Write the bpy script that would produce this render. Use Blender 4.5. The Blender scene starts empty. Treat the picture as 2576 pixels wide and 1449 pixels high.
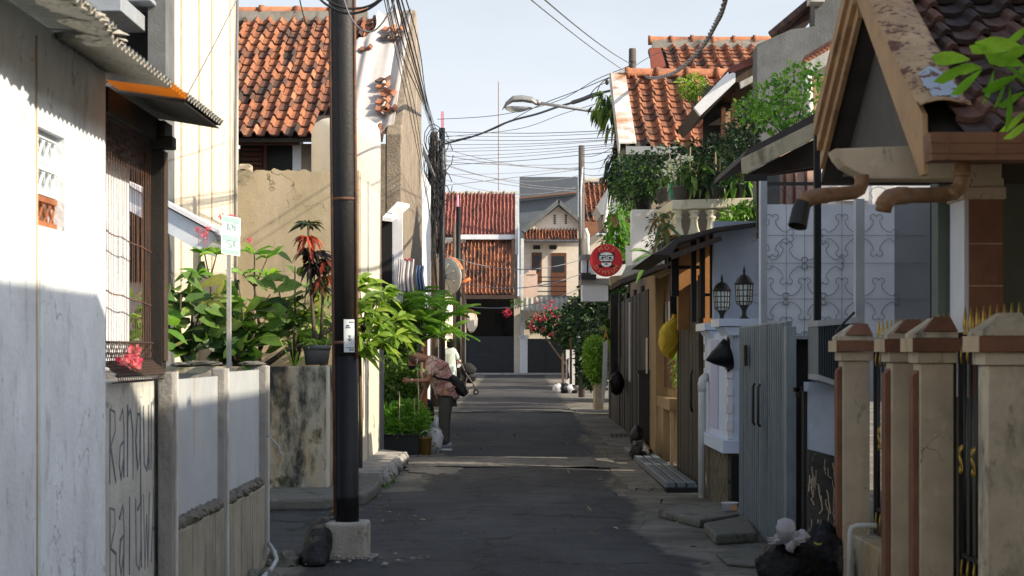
import bpy, math, random
from mathutils import Vector as V, Matrix
from math import sin, cos, pi, radians, tan, atan2
R = random.Random(11)
sc = bpy.context.scene
col = sc.collection

# ---------------------------------------------------------------- camera
F, CX, CY, H = 4472.0, 1300.7, 883.3, 1.45      # pixels of a 2576 px wide frame; eye height
cd = bpy.data.cameras.new('camera'); cam = bpy.data.objects.new('camera', cd); col.objects.link(cam)
cam.location = (0, 0, H); cam.rotation_euler = (radians(90), 0, 0)
cd.sensor_width = 36; cd.lens = F / 2576 * 36
cd.shift_x = -12.7 / 2576; cd.shift_y = 158.8 / 2576
cd.clip_end = 2000
cd.dof.use_dof = True; cd.dof.focus_distance = 27; cd.dof.aperture_fstop = 8
sc.camera = cam
# ---------------------------------------------------------------- sky and sun
SUN_EL, SUN_AZ = radians(30.5), radians(20)        # azimuth: from the right, turned this far to behind the camera
to_sun = V((cos(SUN_EL) * cos(SUN_AZ), -cos(SUN_EL) * sin(SUN_AZ), sin(SUN_EL)))
w = bpy.data.worlds.new('World'); sc.world = w; w.use_nodes = True
nt = w.node_tree; bg = nt.nodes['Background']
sky = nt.nodes.new('ShaderNodeTexSky'); sky.sky_type = 'NISHITA'; sky.sun_disc = False
sky.sun_elevation = SUN_EL; sky.sun_rotation = atan2(to_sun.x, to_sun.y)
sky.air_density = 1.0; sky.dust_density = 1.6; sky.ozone_density = 1.0
tc = nt.nodes.new('ShaderNodeTexCoord')
mp = nt.nodes.new('ShaderNodeMapping'); mp.inputs['Scale'].default_value = (1.6, 1.6, 5)
nz = nt.nodes.new('ShaderNodeTexNoise'); nz.inputs['Scale'].default_value = 2.2; nz.inputs['Detail'].default_value = 6
nz.inputs['Roughness'].default_value = .55
cr = nt.nodes.new('ShaderNodeValToRGB')
cr.color_ramp.elements[0].position = .3; cr.color_ramp.elements[0].color = (.72, .72, .72, 1)
cr.color_ramp.elements[1].position = .68; cr.color_ramp.elements[1].color = (.95, .95, .95, 1)
mx = nt.nodes.new('ShaderNodeMix'); mx.data_type = 'RGBA'
mx.inputs[7].default_value = (8.0, 8.55, 9.2, 1)          # thin bright cloud veil
nt.links.new(tc.outputs['Generated'], mp.inputs[0]); nt.links.new(mp.outputs[0], nz.inputs['Vector'])
nt.links.new(nz.outputs[0], cr.inputs[0])
sp = nt.nodes.new('ShaderNodeSeparateXYZ'); nt.links.new(tc.outputs['Generated'], sp.inputs[0])
er = nt.nodes.new('ShaderNodeMapRange'); er.inputs[1].default_value = .12; er.inputs[2].default_value = .75; er.inputs[3].default_value = 1.; er.inputs[4].default_value = .1
mu = nt.nodes.new('ShaderNodeMath'); mu.operation = 'MULTIPLY'; nt.links.new(sp.outputs[2], er.inputs[0]); nt.links.new(cr.outputs[0], mu.inputs[0]); nt.links.new(er.outputs[0], mu.inputs[1]); nt.links.new(mu.outputs[0], mx.inputs[0])
nt.links.new(sky.outputs[0], mx.inputs[6])
dt = nt.nodes.new('ShaderNodeVectorMath'); dt.operation = 'DOT_PRODUCT'; nt.links.new(tc.outputs['Generated'], dt.inputs[0]); dt.inputs[1].default_value = to_sun
gl = nt.nodes.new('ShaderNodeMapRange'); gl.inputs[1].default_value = .1; gl.inputs[2].default_value = 1; gl.inputs[3].default_value = 1; gl.inputs[4].default_value = 2.6
nt.links.new(dt.outputs['Value'], gl.inputs[0])
sg = nt.nodes.new('ShaderNodeVectorMath'); sg.operation = 'SCALE'; nt.links.new(mx.outputs[2], sg.inputs[0]); nt.links.new(gl.outputs[0], sg.inputs['Scale'])
nt.links.new(sg.outputs[0], bg.inputs[0])          # the veil brightens towards the sun
bg.inputs[1].default_value = .082
sl = bpy.data.lights.new('sun', 'SUN'); so = bpy.data.objects.new('sun', sl); col.objects.link(so)
sl.energy = 5.0; sl.angle = radians(.55); sl.color = (1, .87, .68)
so.rotation_euler = to_sun.to_track_quat('Z', 'Y').to_euler(); so.location = (30, -10, 30)
sc.view_settings.view_transform = 'Standard'; sc.view_settings.look = 'None'
sc.view_settings.exposure = 0.5; sc.view_settings.gamma = 1
sc.cycles.max_bounces = 6; sc.cycles.transparent_max_bounces = 8

# ---------------------------------------------------------------- projection helpers
def gz(D): return 0.0054 * max(0.0, D - 22)
def W(dx, dy, D): return V(((dx - CX) / F * D, D, H - (dy - CY) / F * D))
def wx(dx, D): return (dx - CX) / F * D
def wz(dy, D): return H - (dy - CY) / F * D
def DX(dx, X): return X * F / (dx - CX)
def gd(dy):
    t = (dy - CY) / F
    D = H / t
    return D if D <= 22 else (H + .0054 * 22) / (t + .0054)
def G(dx, dy):
    D = gd(dy); return V((wx(dx, D), D, gz(D)))

# ---------------------------------------------------------------- materials
def nodes(name):
    m = bpy.data.materials.new(name); m.use_nodes = True
    t = m.node_tree; return m, t, t.nodes['Principled BSDF']
def N(t, k, **kw):
    n = t.nodes.new(k)
    for a, b in kw.items(): setattr(n, a, b)
    return n
def noise(t, vec, scale, detail=5, rough=.6):
    n = N(t, 'ShaderNodeTexNoise'); n.inputs['Scale'].default_value = scale
    n.inputs['Detail'].default_value = detail; n.inputs['Roughness'].default_value = rough
    t.links.new(vec, n.inputs['Vector']); return n.outputs[0]
def ramp(t, fac, stops):
    r = N(t, 'ShaderNodeValToRGB'); e = r.color_ramp.elements
    while len(e) < len(stops): e.new(.5)
    for i, (p, c) in enumerate(stops):
        e[i].position = p; e[i].color = (*c, 1) if len(c) == 3 else c
    t.links.new(fac, r.inputs[0]); return r.outputs[0]
def mix(t, fac, a, b, blend='MIX'):
    m = N(t, 'ShaderNodeMix', data_type='RGBA', blend_type=blend)
    for s, v in ((0, fac), (6, a), (7, b)):
        if isinstance(v, (int, float)): m.inputs[s].default_value = v
        elif isinstance(v, tuple): m.inputs[s].default_value = (*v[:3], 1)
        else: t.links.new(v, m.inputs[s])
    return m.outputs[2]
def scaled(t, vec, s):
    m = N(t, 'ShaderNodeMapping'); m.inputs['Scale'].default_value = s
    t.links.new(vec, m.inputs[0]); return m.outputs[0]
def pm(name, base, rough=.85, var=.18, sc_=5., stains=(), bump=.2, bsc=45., metal=0., tint=None, spec=.35, wave=None, aniso=(1, 1, 1), crack=0):
    """weathered surface: base colour, mottling, stains [(colour, lo, hi, scale, (sx,sy,sz))], bump."""
    m, t, p = nodes(name)
    pos = N(t, 'ShaderNodeNewGeometry').outputs['Position']
    if tint:
        a = N(t, 'ShaderNodeAttribute', attribute_name='tint')
        c = ramp(t, a.outputs['Fac'], tint)
    else: c = None
    g = noise(t, scaled(t, pos, aniso), sc_, 6)
    f = ramp(t, g, [(.3, (1 - var,) * 3), (.7, (1 + var,) * 3)])
    c = mix(t, 1., c if c is not None else tuple(base), f, 'MULTIPLY')
    for (scol, lo, hi, ssc, st) in stains:
        n = noise(t, scaled(t, pos, st), ssc, 7, .65)
        k = ramp(t, n, [(lo, (0, 0, 0)), (hi, (1, 1, 1))])
        c = mix(t, k, c, tuple(scol))
    if crack:
        vo = N(t, 'ShaderNodeTexVoronoi', feature='DISTANCE_TO_EDGE'); vo.inputs['Scale'].default_value = crack
        nv = N(t, 'ShaderNodeTexNoise'); nv.inputs['Scale'].default_value = crack * 3; nv.inputs['Detail'].default_value = 5; t.links.new(pos, nv.inputs['Vector'])
        s1 = N(t, 'ShaderNodeVectorMath', operation='SCALE'); s1.inputs['Scale'].default_value = .8 / crack; t.links.new(nv.outputs['Color'], s1.inputs[0])
        a1 = N(t, 'ShaderNodeVectorMath', operation='ADD'); t.links.new(pos, a1.inputs[0]); t.links.new(s1.outputs[0], a1.inputs[1]); t.links.new(a1.outputs[0], vo.inputs['Vector'])
        k = mix(t, 1., ramp(t, vo.outputs['Distance'], [(.004, (.8, .8, .8)), (.012, (0, 0, 0))]), ramp(t, noise(t, pos, crack * 1.3, 3), [(.5, (0, 0, 0)), (.62, (1, 1, 1))]), 'MULTIPLY')
        c = mix(t, k, c, tuple(x * .3 for x in base))
    t.links.new(c, p.inputs['Base Color'])
    p.inputs['Roughness'].default_value = rough; p.inputs['Metallic'].default_value = metal
    p.inputs['Specular IOR Level'].default_value = spec
    if bump:
        b = N(t, 'ShaderNodeBump'); b.inputs['Strength'].default_value = bump; b.inputs['Distance'].default_value = .02
        t.links.new(noise(t, pos, bsc, 4), b.inputs['Height']); t.links.new(b.outputs[0], p.inputs['Normal'])
    return m
def leafmat(name, stops, trans=.35, rough=.45, spec=.4):
    m, t, p = nodes(name)
    a = N(t, 'ShaderNodeAttribute', attribute_name='tint')
    c = ramp(t, a.outputs['Fac'], stops)
    pos = N(t, 'ShaderNodeNewGeometry').outputs['Position']
    c = mix(t, 1., c, ramp(t, noise(t, pos, 14, 3), [(.3, (.8, .8, .8)), (.7, (1.2, 1.2, 1.2))]), 'MULTIPLY')
    t.links.new(c, p.inputs['Base Color']); p.inputs['Roughness'].default_value = rough
    p.inputs['Specular IOR Level'].default_value = spec
    tr = N(t, 'ShaderNodeBsdfTranslucent'); t.links.new(mix(t, 1., c, (1.25, 1.35, .6), 'MULTIPLY'), tr.inputs[0])
    ms = N(t, 'ShaderNodeMixShader'); ms.inputs[0].default_value = trans
    t.links.new(p.outputs[0], ms.inputs[1]); t.links.new(tr.outputs[0], ms.inputs[2])
    t.links.new(ms.outputs[0], t.nodes['Material Output'].inputs[0]); return m
def thinmat(name, c, trans=.6, rough=.5):
    m, t, p = nodes(name); p.inputs['Base Color'].default_value = (*c, 1); p.inputs['Roughness'].default_value = rough
    tr = N(t, 'ShaderNodeBsdfTranslucent'); tr.inputs[0].default_value = (*c, 1)
    ms = N(t, 'ShaderNodeMixShader'); ms.inputs[0].default_value = trans
    t.links.new(p.outputs[0], ms.inputs[1]); t.links.new(tr.outputs[0], ms.inputs[2])
    t.links.new(ms.outputs[0], t.nodes['Material Output'].inputs[0]); return m
ST = (1, 1, .12)                                   # vertical runs
M = {}
M['white_wall'] = pm('white plaster', (.8, .86, .9), stains=[((.62, .65, .68), .44, .8, 2.4, (1, 1.2, .6)), ((.6, .54, .42), .66, .8, 1.6, (1, 2, .14)), ((.4, .43, .46), .56, .74, 4.5, (1, 1.4, .6)), ((.27, .29, .31), .63, .7, 15, (1, 1.6, .7))], var=.1, sc_=3, bump=.3, bsc=28, crack=1.7)
M['graffiti_wall'] = pm('dirty plaster', (.5, .5, .46), stains=[((.2, .2, .19), .55, .8, 4, ST), ((.1, .1, .09), .62, .76, 9, ST)], crack=2.2)
M['hump'] = pm('worn hump concrete', (.17, .16, .14), stains=[((.09, .087, .08), .42, .66, 1.6, (1, .5, 1)), ((.06, .06, .058), .55, .68, 7, (1, 1, 1)), ((.32, .3, .26), .6, .72, 3, (.6, 2, 1))], bump=.5, bsc=40)
M['patch'] = pm('old trodden concrete', (.2, .188, .165), stains=[((.1, .095, .08), .46, .66, 2.2, (1, 1, 1)), ((.05, .05, .045), .58, .68, 6, (1, 1, 1))], bump=.5, bsc=25)
M['concrete'] = pm('weathered concrete', (.3, .29, .27), stains=[((.1, .1, .095), .52, .72, 3.5, (1, 1, .35)), ((.42, .38, .3), .6, .8, 2, ST)], bump=.35)
M['light_concrete'] = pm('pale concrete', (.42, .41, .38), stains=[((.16, .16, .14), .52, .75, 3, (1, 1, .3))], bump=.3)
M['base_concrete'] = pm('pole footing concrete', (.36, .34, .29), stains=[((.2, .19, .15), .5, .75, 6, (1, 1, .5)), ((.12, .13, .06), .62, .75, 9, (1, 1, 1))], bump=.4, bsc=60)
M['fence_wall'] = pm('streaked fence base', (.36, .34, .27), stains=[((.07, .065, .05), .5, .7, 8, (3, 3, .12)), ((.3, .22, .12), .58, .75, 4, ST)], bump=.3)
M['old_plaster'] = pm('mouldy planter plaster', (.42, .38, .28), stains=[((.42, .25, .09), .5, .68, 1.2, (1, 1, .4)), ((.09, .09, .06), .55, .68, 6, (1, 1, .3)), ((.035, .037, .033), .5, .6, 1.9, (1.2, 1, .5)), ((.06, .065, .03), .56, .66, 5, (1, 1, .8))], bump=.35)
M['beige'] = pm('beige stained plaster', (.39, .315, .2), stains=[((.3, .25, .16), .5, .75, 1.1, (1, 1, .7)), ((.45, .37, .26), .5, .7, 2.5, (1, 1, .3)), ((.12, .11, .08), .62, .72, 2.4, (1, 1, 1.6)), ((.42, .29, .17), .62, .75, 1.6, (1, 1, 1))], var=.16, sc_=2, crack=1.2)
M['cream_panel'] = pm('cream panel wall', (.62, .57, .46), stains=[((.5, .44, .33), .55, .78, 3, (1, 1.5, .08)), ((.3, .27, .22), .68, .8, 6, (1, 2, .06))], var=.08)
M['grey_wall'] = pm('grey bare render', (.14, .145, .145), stains=[((.075, .08, .078), .5, .7, 1.6, (1, 1, .5)), ((.22, .22, .21), .6, .8, 3, ST)], var=.16, bump=.3)
M['rough_brown'] = pm('rough brown render', (.26, .215, .165), stains=[((.16, .13, .1), .5, .7, 4, (1, 1, .6)), ((.45, .38, .28), .58, .75, 2, ST)], var=.25, bump=.7, bsc=30)
M['tile'] = pm('clay roof tile', (1, 1, 1), tint=[(0, (.06, .042, .035)), (.22, (.14, .066, .043)), (.5, (.27, .105, .054)), (.8, (.35, .142, .07)), (1, (.41, .185, .1))], var=.3, sc_=9, stains=[((.06, .05, .043), .54, .72, 1.6, (1, 1, .6)), ((.05, .045, .04), .6, .76, 7, (1, 1, 1))], bump=.3, bsc=70)
M['tile_dark'] = pm('old dark roof tile', (1, 1, 1), tint=[(0, (.05, .035, .03)), (.5, (.12, .06, .042)), (1, (.24, .11, .07))], var=.35, sc_=14, stains=[((.02, .02, .018), .52, .7, 6, (1, 1, 1)), ((.25, .22, .2), .7, .78, 25, (1, 1, 1))], bump=.4, bsc=60, rough=.65)
M['tile_red'] = pm('red roof tile', (1, 1, 1), tint=[(0, (.14, .06, .045)), (.5, (.29, .105, .08)), (1, (.36, .15, .115))], var=.25, sc_=3, stains=[((.1, .06, .05), .55, .75, .8, (1, 1, 1))], bump=.2)
M['under'] = pm('dark roof underlay', (.06, .05, .045))
M['ridge_mortar'] = pm('ridge mortar', (.3, .28, .24), stains=[((.12, .11, .1), .5, .7, 4, (1, 1, 1))], bump=.4)
M['tarp'] = pm('white tarpaulin', (.5, .46, .43), rough=.6, var=.06, bump=.25, bsc=9)
M['asbestos'] = pm('corrugated fibre cement', (.42, .4, .35), stains=[((.14, .13, .1), .5, .72, 5, (1, 1, 1)), ((.5, .46, .34), .6, .75, 2.5, (1, 1, 1))], bump=.35)
M['dark_wood'] = pm('weathered dark wood', (.055, .038, .028), stains=[((.13, .08, .05), .55, .75, 5, (4, 4, .2))], bump=.3, rough=.7)
M['black_wood'] = pm('near black wood', (.018, .015, .013), rough=.7)
M['rust'] = pm('rusty iron', (.12, .065, .045), stains=[((.25, .1, .04), .5, .7, 12, (1, 1, 1))], rough=.75)
M['black_iron'] = pm('black iron', (.012, .012, .013), rough=.45, var=.3, spec=.5)
M['gold'] = pm('gold painted iron', (.5, .33, .07), rough=.4, metal=.6, var=.25, sc_=20)
M['panel_grey'] = pm('galvanised sheet', (.33, .345, .345), rough=.55, metal=.15, stains=[((.28, .15, .06), .62, .8, 3, (2, 2, .2)), ((.3, .32, .34), .5, .8, 2, (1, 1, .4))], var=.08)
M['steel_grey'] = pm('painted grey steel', (.33, .35, .37), rough=.5, metal=.2, var=.12)
M['pole_steel'] = pm('tarred steel pole', (.012, .0115, .011), rough=.6, stains=[((.05, .025, .017), .55, .75, 5, (6, 6, .2)), ((.16, .14, .12), .72, .77, 40, (1, 1, 1))], var=.3, spec=.5)
M['pole_black'] = pm('black painted steel', (.007, .0075, .009), rough=.5, stains=[((.2, .19, .18), .73, .77, 45, (1, 1, .6))], spec=.25)
M['brown_pole'] = pm('brown pole', (.12, .085, .06), stains=[((.05, .04, .03), .5, .7, 6, (4, 4, .2))])
M['conc_pole'] = pm('spun concrete pole', (.1, .085, .075), var=.2)
M['cable'] = pm('black cable', (.02, .02, .022), rough=.5, bump=0)
M['cable_grey'] = pm('grey cable', (.16, .16, .17), rough=.5, bump=0)
M['pvc'] = pm('white pvc', (.6, .6, .57), rough=.5, stains=[((.2, .19, .16), .56, .75, 5, (1, 1, .4))], bump=.1)
M['pvc_grey'] = pm('grey pvc', (.4, .43, .45), rough=.5, bump=.05)
M['bag_black'] = pm('black plastic bag', (.005, .0053, .006), rough=.42, bump=1.0, bsc=24, spec=.28)
M['bag_white'] = thinmat('white plastic bag', (.75, .74, .78), .35, .4)
M['yellow'] = pm('yellow plastic', (.6, .45, .04), rough=.5, bump=0)
M['stone'] = pm('mossy stone', (.14, .135, .115), stains=[((.05, .055, .035), .5, .65, 5, (1, 1, 1)), ((.26, .25, .22), .6, .75, 8, (1, 1, 1))], bump=.6, bsc=20)
M['pot_grey'] = pm('grey plastic pot', (.09, .09, .088), rough=.6, bump=.05)
M['pot_black'] = pm('black plastic pot', (.02, .02, .021), rough=.6, bump=.05)
M['teal'] = pm('teal plastic', (.05, .36, .27), rough=.5, bump=0)
M['soil'] = pm('soil', (.06, .045, .03), bump=.6)
M['bark'] = pm('bark', (.11, .085, .06), stains=[((.04, .03, .025), .5, .7, 12, (1, 1, .4))], bump=.5)
M['leaf_dark'] = leafmat('dark glossy leaf', [(0, (.007, .02, .008)), (.5, (.016, .044, .013)), (1, (.045, .1, .022))], .22)
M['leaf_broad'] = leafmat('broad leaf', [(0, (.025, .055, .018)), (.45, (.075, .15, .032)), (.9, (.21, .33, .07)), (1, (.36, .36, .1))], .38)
M['leaf_lime'] = leafmat('lime leaf', [(0, (.08, .15, .02)), (.5, (.2, .33, .04)), (1, (.38, .5, .08))], .4)
M['leaf_fern'] = leafmat('pinnate leaf', [(0, (.06, .16, .025)), (.5, (.15, .33, .045)), (1, (.3, .5, .08))], .45)
M['leaf_herb'] = leafmat('herb leaf', [(0, (.03, .085, .018)), (.5, (.085, .19, .035)), (1, (.19, .32, .06))], .4)
M['leaf_red'] = leafmat('red cordyline leaf', [(0, (.015, .012, .016)), (.4, (.03, .018, .02)), (.6, (.04, .07, .02)), (.8, (.35, .04, .03)), (1, (.55, .12, .06))], .35)
M['leaf_hedge'] = leafmat('hedge leaf', [(0, (.08, .19, .02)), (.5, (.19, .36, .04)), (1, (.36, .54, .08))], .4)
M['leaf_herb_lit'] = leafmat('light shrub leaf', [(0, (.05, .12, .025)), (.5, (.14, .26, .055)), (1, (.3, .42, .12))], .4)  # brighter copy of the herb leaf, standing for sun on the shrub
M['flower_red'] = leafmat('red blossom', [(0, (.36, .015, .05)), (1, (.62, .07, .12))], .3)
M['flower_pink'] = leafmat('pink blossom', [(0, (.55, .03, .1)), (1, (.85, .3, .35))], .35)
M['flower_white'] = leafmat('white blossom', [(0, (.7, .7, .6)), (1, (.85, .85, .8))], .3)
M['glass'] = pm('dark glass', (.015, .017, .02), rough=.3, spec=.35, bump=0, var=.05)
M['white_paint'] = pm('white paint', (.72, .73, .75), rough=.6, stains=[((.4, .4, .38), .62, .82, 4, ST)], var=.06)
M['blue_wall'] = pm('pale blue wall', (.38, .44, .54), stains=[((.42, .47, .56), .55, .8, 1.4, (1, 1, 1)), ((.2, .24, .3), .58, .8, 2.2, (1, 1, .6))], var=.1)
M['blue_white'] = pm('pale blue white paint', (.56, .63, .76), stains=[((.34, .38, .44), .62, .82, 3, ST)], var=.06)
M['trim_white'] = pm('white trim', (.72, .73, .74), var=.06)
M['blue_gate'] = pm('blue grey steel gate', (.2, .235, .25), rough=.5, metal=.2, stains=[((.24, .13, .07), .66, .76, 6, (2, 2, .4)), ((.09, .11, .125), .5, .75, 3, (2, 2, .3)), ((.2, .23, .25), .66, .8, 8, (3, 3, .15))], var=.14)
M['dark_gate'] = pm('dark weathered gate boards', (.042, .038, .032), stains=[((.02, .018, .015), .5, .7, 5, (4, 4, .2)), ((.075, .065, .052), .6, .8, 6, (4, 4, .15))], rough=.75)
M['yellow_wall'] = pm('ochre wall', (.33, .235, .125), stains=[((.3, .2, .1), .58, .8, 2, (1, 1, .5))], var=.12)
M['brown_wood'] = pm('red brown wood', (.12, .045, .02), rough=.6, stains=[((.08, .03, .015), .5, .75, 5, (4, 4, .3))])
M['cream'] = pm('cream paint', (.56, .43, .27), stains=[((.3, .23, .15), .56, .8, 4, (1, 1, .5)), ((.15, .12, .08), .68, .8, 8, (1, 1, .6))], var=.12)
M['pillar'] = pm('tan pillar paint', (.54, .43, .3), stains=[((.36, .29, .2), .52, .75, 4, (1, 1, .5)), ((.15, .12, .09), .64, .76, 7, (1, 1, .5)), ((.68, .57, .41), .6, .8, 9, (1, 1, 1))], var=.15, bump=.25, crack=2.6)
M['pillar_tile'] = pm('brown clay facing', (.23, .105, .06), stains=[((.14, .06, .036), .5, .75, 5, (1, 1, .6))], var=.2)
M['pillar_old'] = pm('mouldy cap plaster', (.56, .47, .34), stains=[((.16, .145, .11), .46, .68, 5, (1, 1, .5)), ((.07, .07, .06), .58, .72, 9, (1, 1, .6))], var=.2, bump=.3, crack=2.4)
M['brown_fascia'] = pm('brown fascia board', (.22, .1, .05), rough=.6, stains=[((.12, .055, .03), .5, .75, 5, (.3, 1, 3))], var=.15)
M['rusty_flash'] = pm('rusting painted flashing', (.5, .33, .17), rough=.6, stains=[((.3, .17, .08), .45, .7, 4, (1, 1, 1)), ((.14, .05, .026), .55, .6, 9, (1, 1, 1)), ((.1, .04, .022), .58, .62, 26, (1, 1, 1))], var=.18)
M['peel'] = pm('peeled pale blue undercoat', (.4, .46, .53), rough=.6, stains=[((.16, .06, .03), .56, .59, 14, (1, 1, 1))], var=.1)
M['barge'] = pm('tan barge board', (.42, .25, .12), rough=.65, stains=[((.2, .1, .05), .56, .78, 6, (1, 1, 1))], var=.15)
M['brown_pipe'] = pm('brown pvc pipe', (.23, .12, .055), rough=.55, stains=[((.1, .05, .022), .48, .68, 5, (1, 1, 1)), ((.38, .24, .12), .6, .72, 9, (1, 1, 1))], var=.12, bump=.05)
M['green_wall'] = pm('grey green wall', (.14, .17, .14), var=.08)
M['dark_interior'] = pm('dark interior', (.03, .027, .025))
M['rust_white'] = pm('white flashing with rust', (.6, .59, .55), rough=.55, stains=[((.42, .2, .08), .46, .64, 1.5, (1, 1, .5)), ((.25, .09, .03), .56, .68, 2.4, (1, 1, .4))], var=.08)
M['white_rail'] = pm('cream balustrade', (.6, .57, .44), stains=[((.32, .3, .22), .58, .8, 6, (1, 1, .5))], var=.1)
M['lantern'] = pm('lantern bronze', (.03, .028, .026), rough=.5, metal=.5, bump=.05)
M['lantern_glass'] = pm('frosted lantern glass', (.5, .55, .5), rough=.3, var=.15, bump=0)
M['sign_red'] = pm('sign red', (.5, .02, .03), rough=.5, var=.06, bump=0)
M['sign_tan'] = pm('sign lettering', (.6, .3, .15), bump=0, var=.05)
M['sign_white'] = pm('sign white', (.75, .78, .82), bump=0, var=.03)
M['sign_black'] = pm('sign black', (.015, .015, .03), bump=0, var=.03)
M['skin'] = pm('skin', (.42, .2, .12), rough=.5, var=.1, bump=.05)
M['black'] = pm('matte black', (.012, .012, .013), var=.1, bump=.05)
M['hair'] = pm('black hair', (.008, .007, .007), rough=.9, spec=.1, bump=.3, bsc=80)
M['trousers'] = pm('olive grey trousers', (.075, .077, .062), var=.15, bump=.3, bsc=14)
M['dress'] = pm('pale mint dress', (.5, .56, .5), var=.1, bump=.4, bsc=22, aniso=(1, 1, .15))
M['orange'] = thinmat('orange fibreglass', (.95, .5, .08), .8, .5)
M['orange_pl'] = pm('orange plastic', (.75, .2, .06), rough=.5, bump=0, var=.1)
M['mirror_back'] = pm('mirror back grey', (.36, .35, .31), rough=.5, var=.1)
M['mirror'] = pm('mirror glass', (.6, .6, .62), rough=.08, metal=1, bump=0, var=.02)
M['grey_clad'] = pm('slate grey cladding', (.1, .115, .135), var=.1)
M['pink_wall'] = pm('pink beige wall', (.62, .45, .36), var=.08)
M['cream_far'] = pm('cream far wall', (.66, .58, .48), stains=[((.4, .35, .28), .58, .8, .8, (1, 1, .5))], var=.08)
M['pink_pipe'] = pm('pink plastic', (.62, .3, .4), rough=.5, bump=0)
M['grey_lamp'] = pm('aluminium lamp', (.3, .3, .29), rough=.45, metal=.3)
M['galv'] = pm('galvanised arm', (.5, .51, .5), rough=.45, metal=.4)
M['lens'] = thinmat('clear lamp bowl', (.55, .57, .58), .5, .2)
M['paper'] = pm('printed paper', (.6, .64, .66), var=.08, bump=0)
M['sign_teal'] = pm('teal sign paint', (.3, .46, .43), var=.1, bump=0)
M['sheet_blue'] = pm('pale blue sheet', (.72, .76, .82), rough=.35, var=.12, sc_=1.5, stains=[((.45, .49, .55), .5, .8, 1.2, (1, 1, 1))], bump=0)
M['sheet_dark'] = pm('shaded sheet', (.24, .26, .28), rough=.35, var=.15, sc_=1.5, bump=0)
M['ribbed'] = pm('ribbed blue grey metal', (.14, .17, .2), rough=.5, metal=.2, var=.1)
M['rough_black'] = pm('dark stone facing', (.05, .05, .047), stains=[((.4, .38, .32), .645, .67, 9, (2, 2, .35)), ((.02, .02, .02), .5, .7, 6, (1, 1, 1))], bump=.8, bsc=14)
M['cob'] = pm('rubble stone facing', (.11, .095, .065), stains=[((.24, .22, .17), .6, .7, 14, (1, 1, 1)), ((.03, .03, .025), .5, .62, 9, (1, 1, 1))], bump=.8, bsc=18)
M['netting'] = thinmat('yellow net bag', (.62, .45, .03), .3, .6)
M['cloth_white'] = thinmat('white cloth', (.75, .72, .72), .3, .8)
M['cloth_blue'] = pm('blue cloth', (.14, .2, .32))
M['strap_red'] = pm('dark red wood', (.16, .05, .04), rough=.7)
M['pale_tan'] = pm('pale tan slab', (.5, .4, .27), stains=[((.25, .2, .14), .52, .75, 5, (1, 1, 1))])

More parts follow.
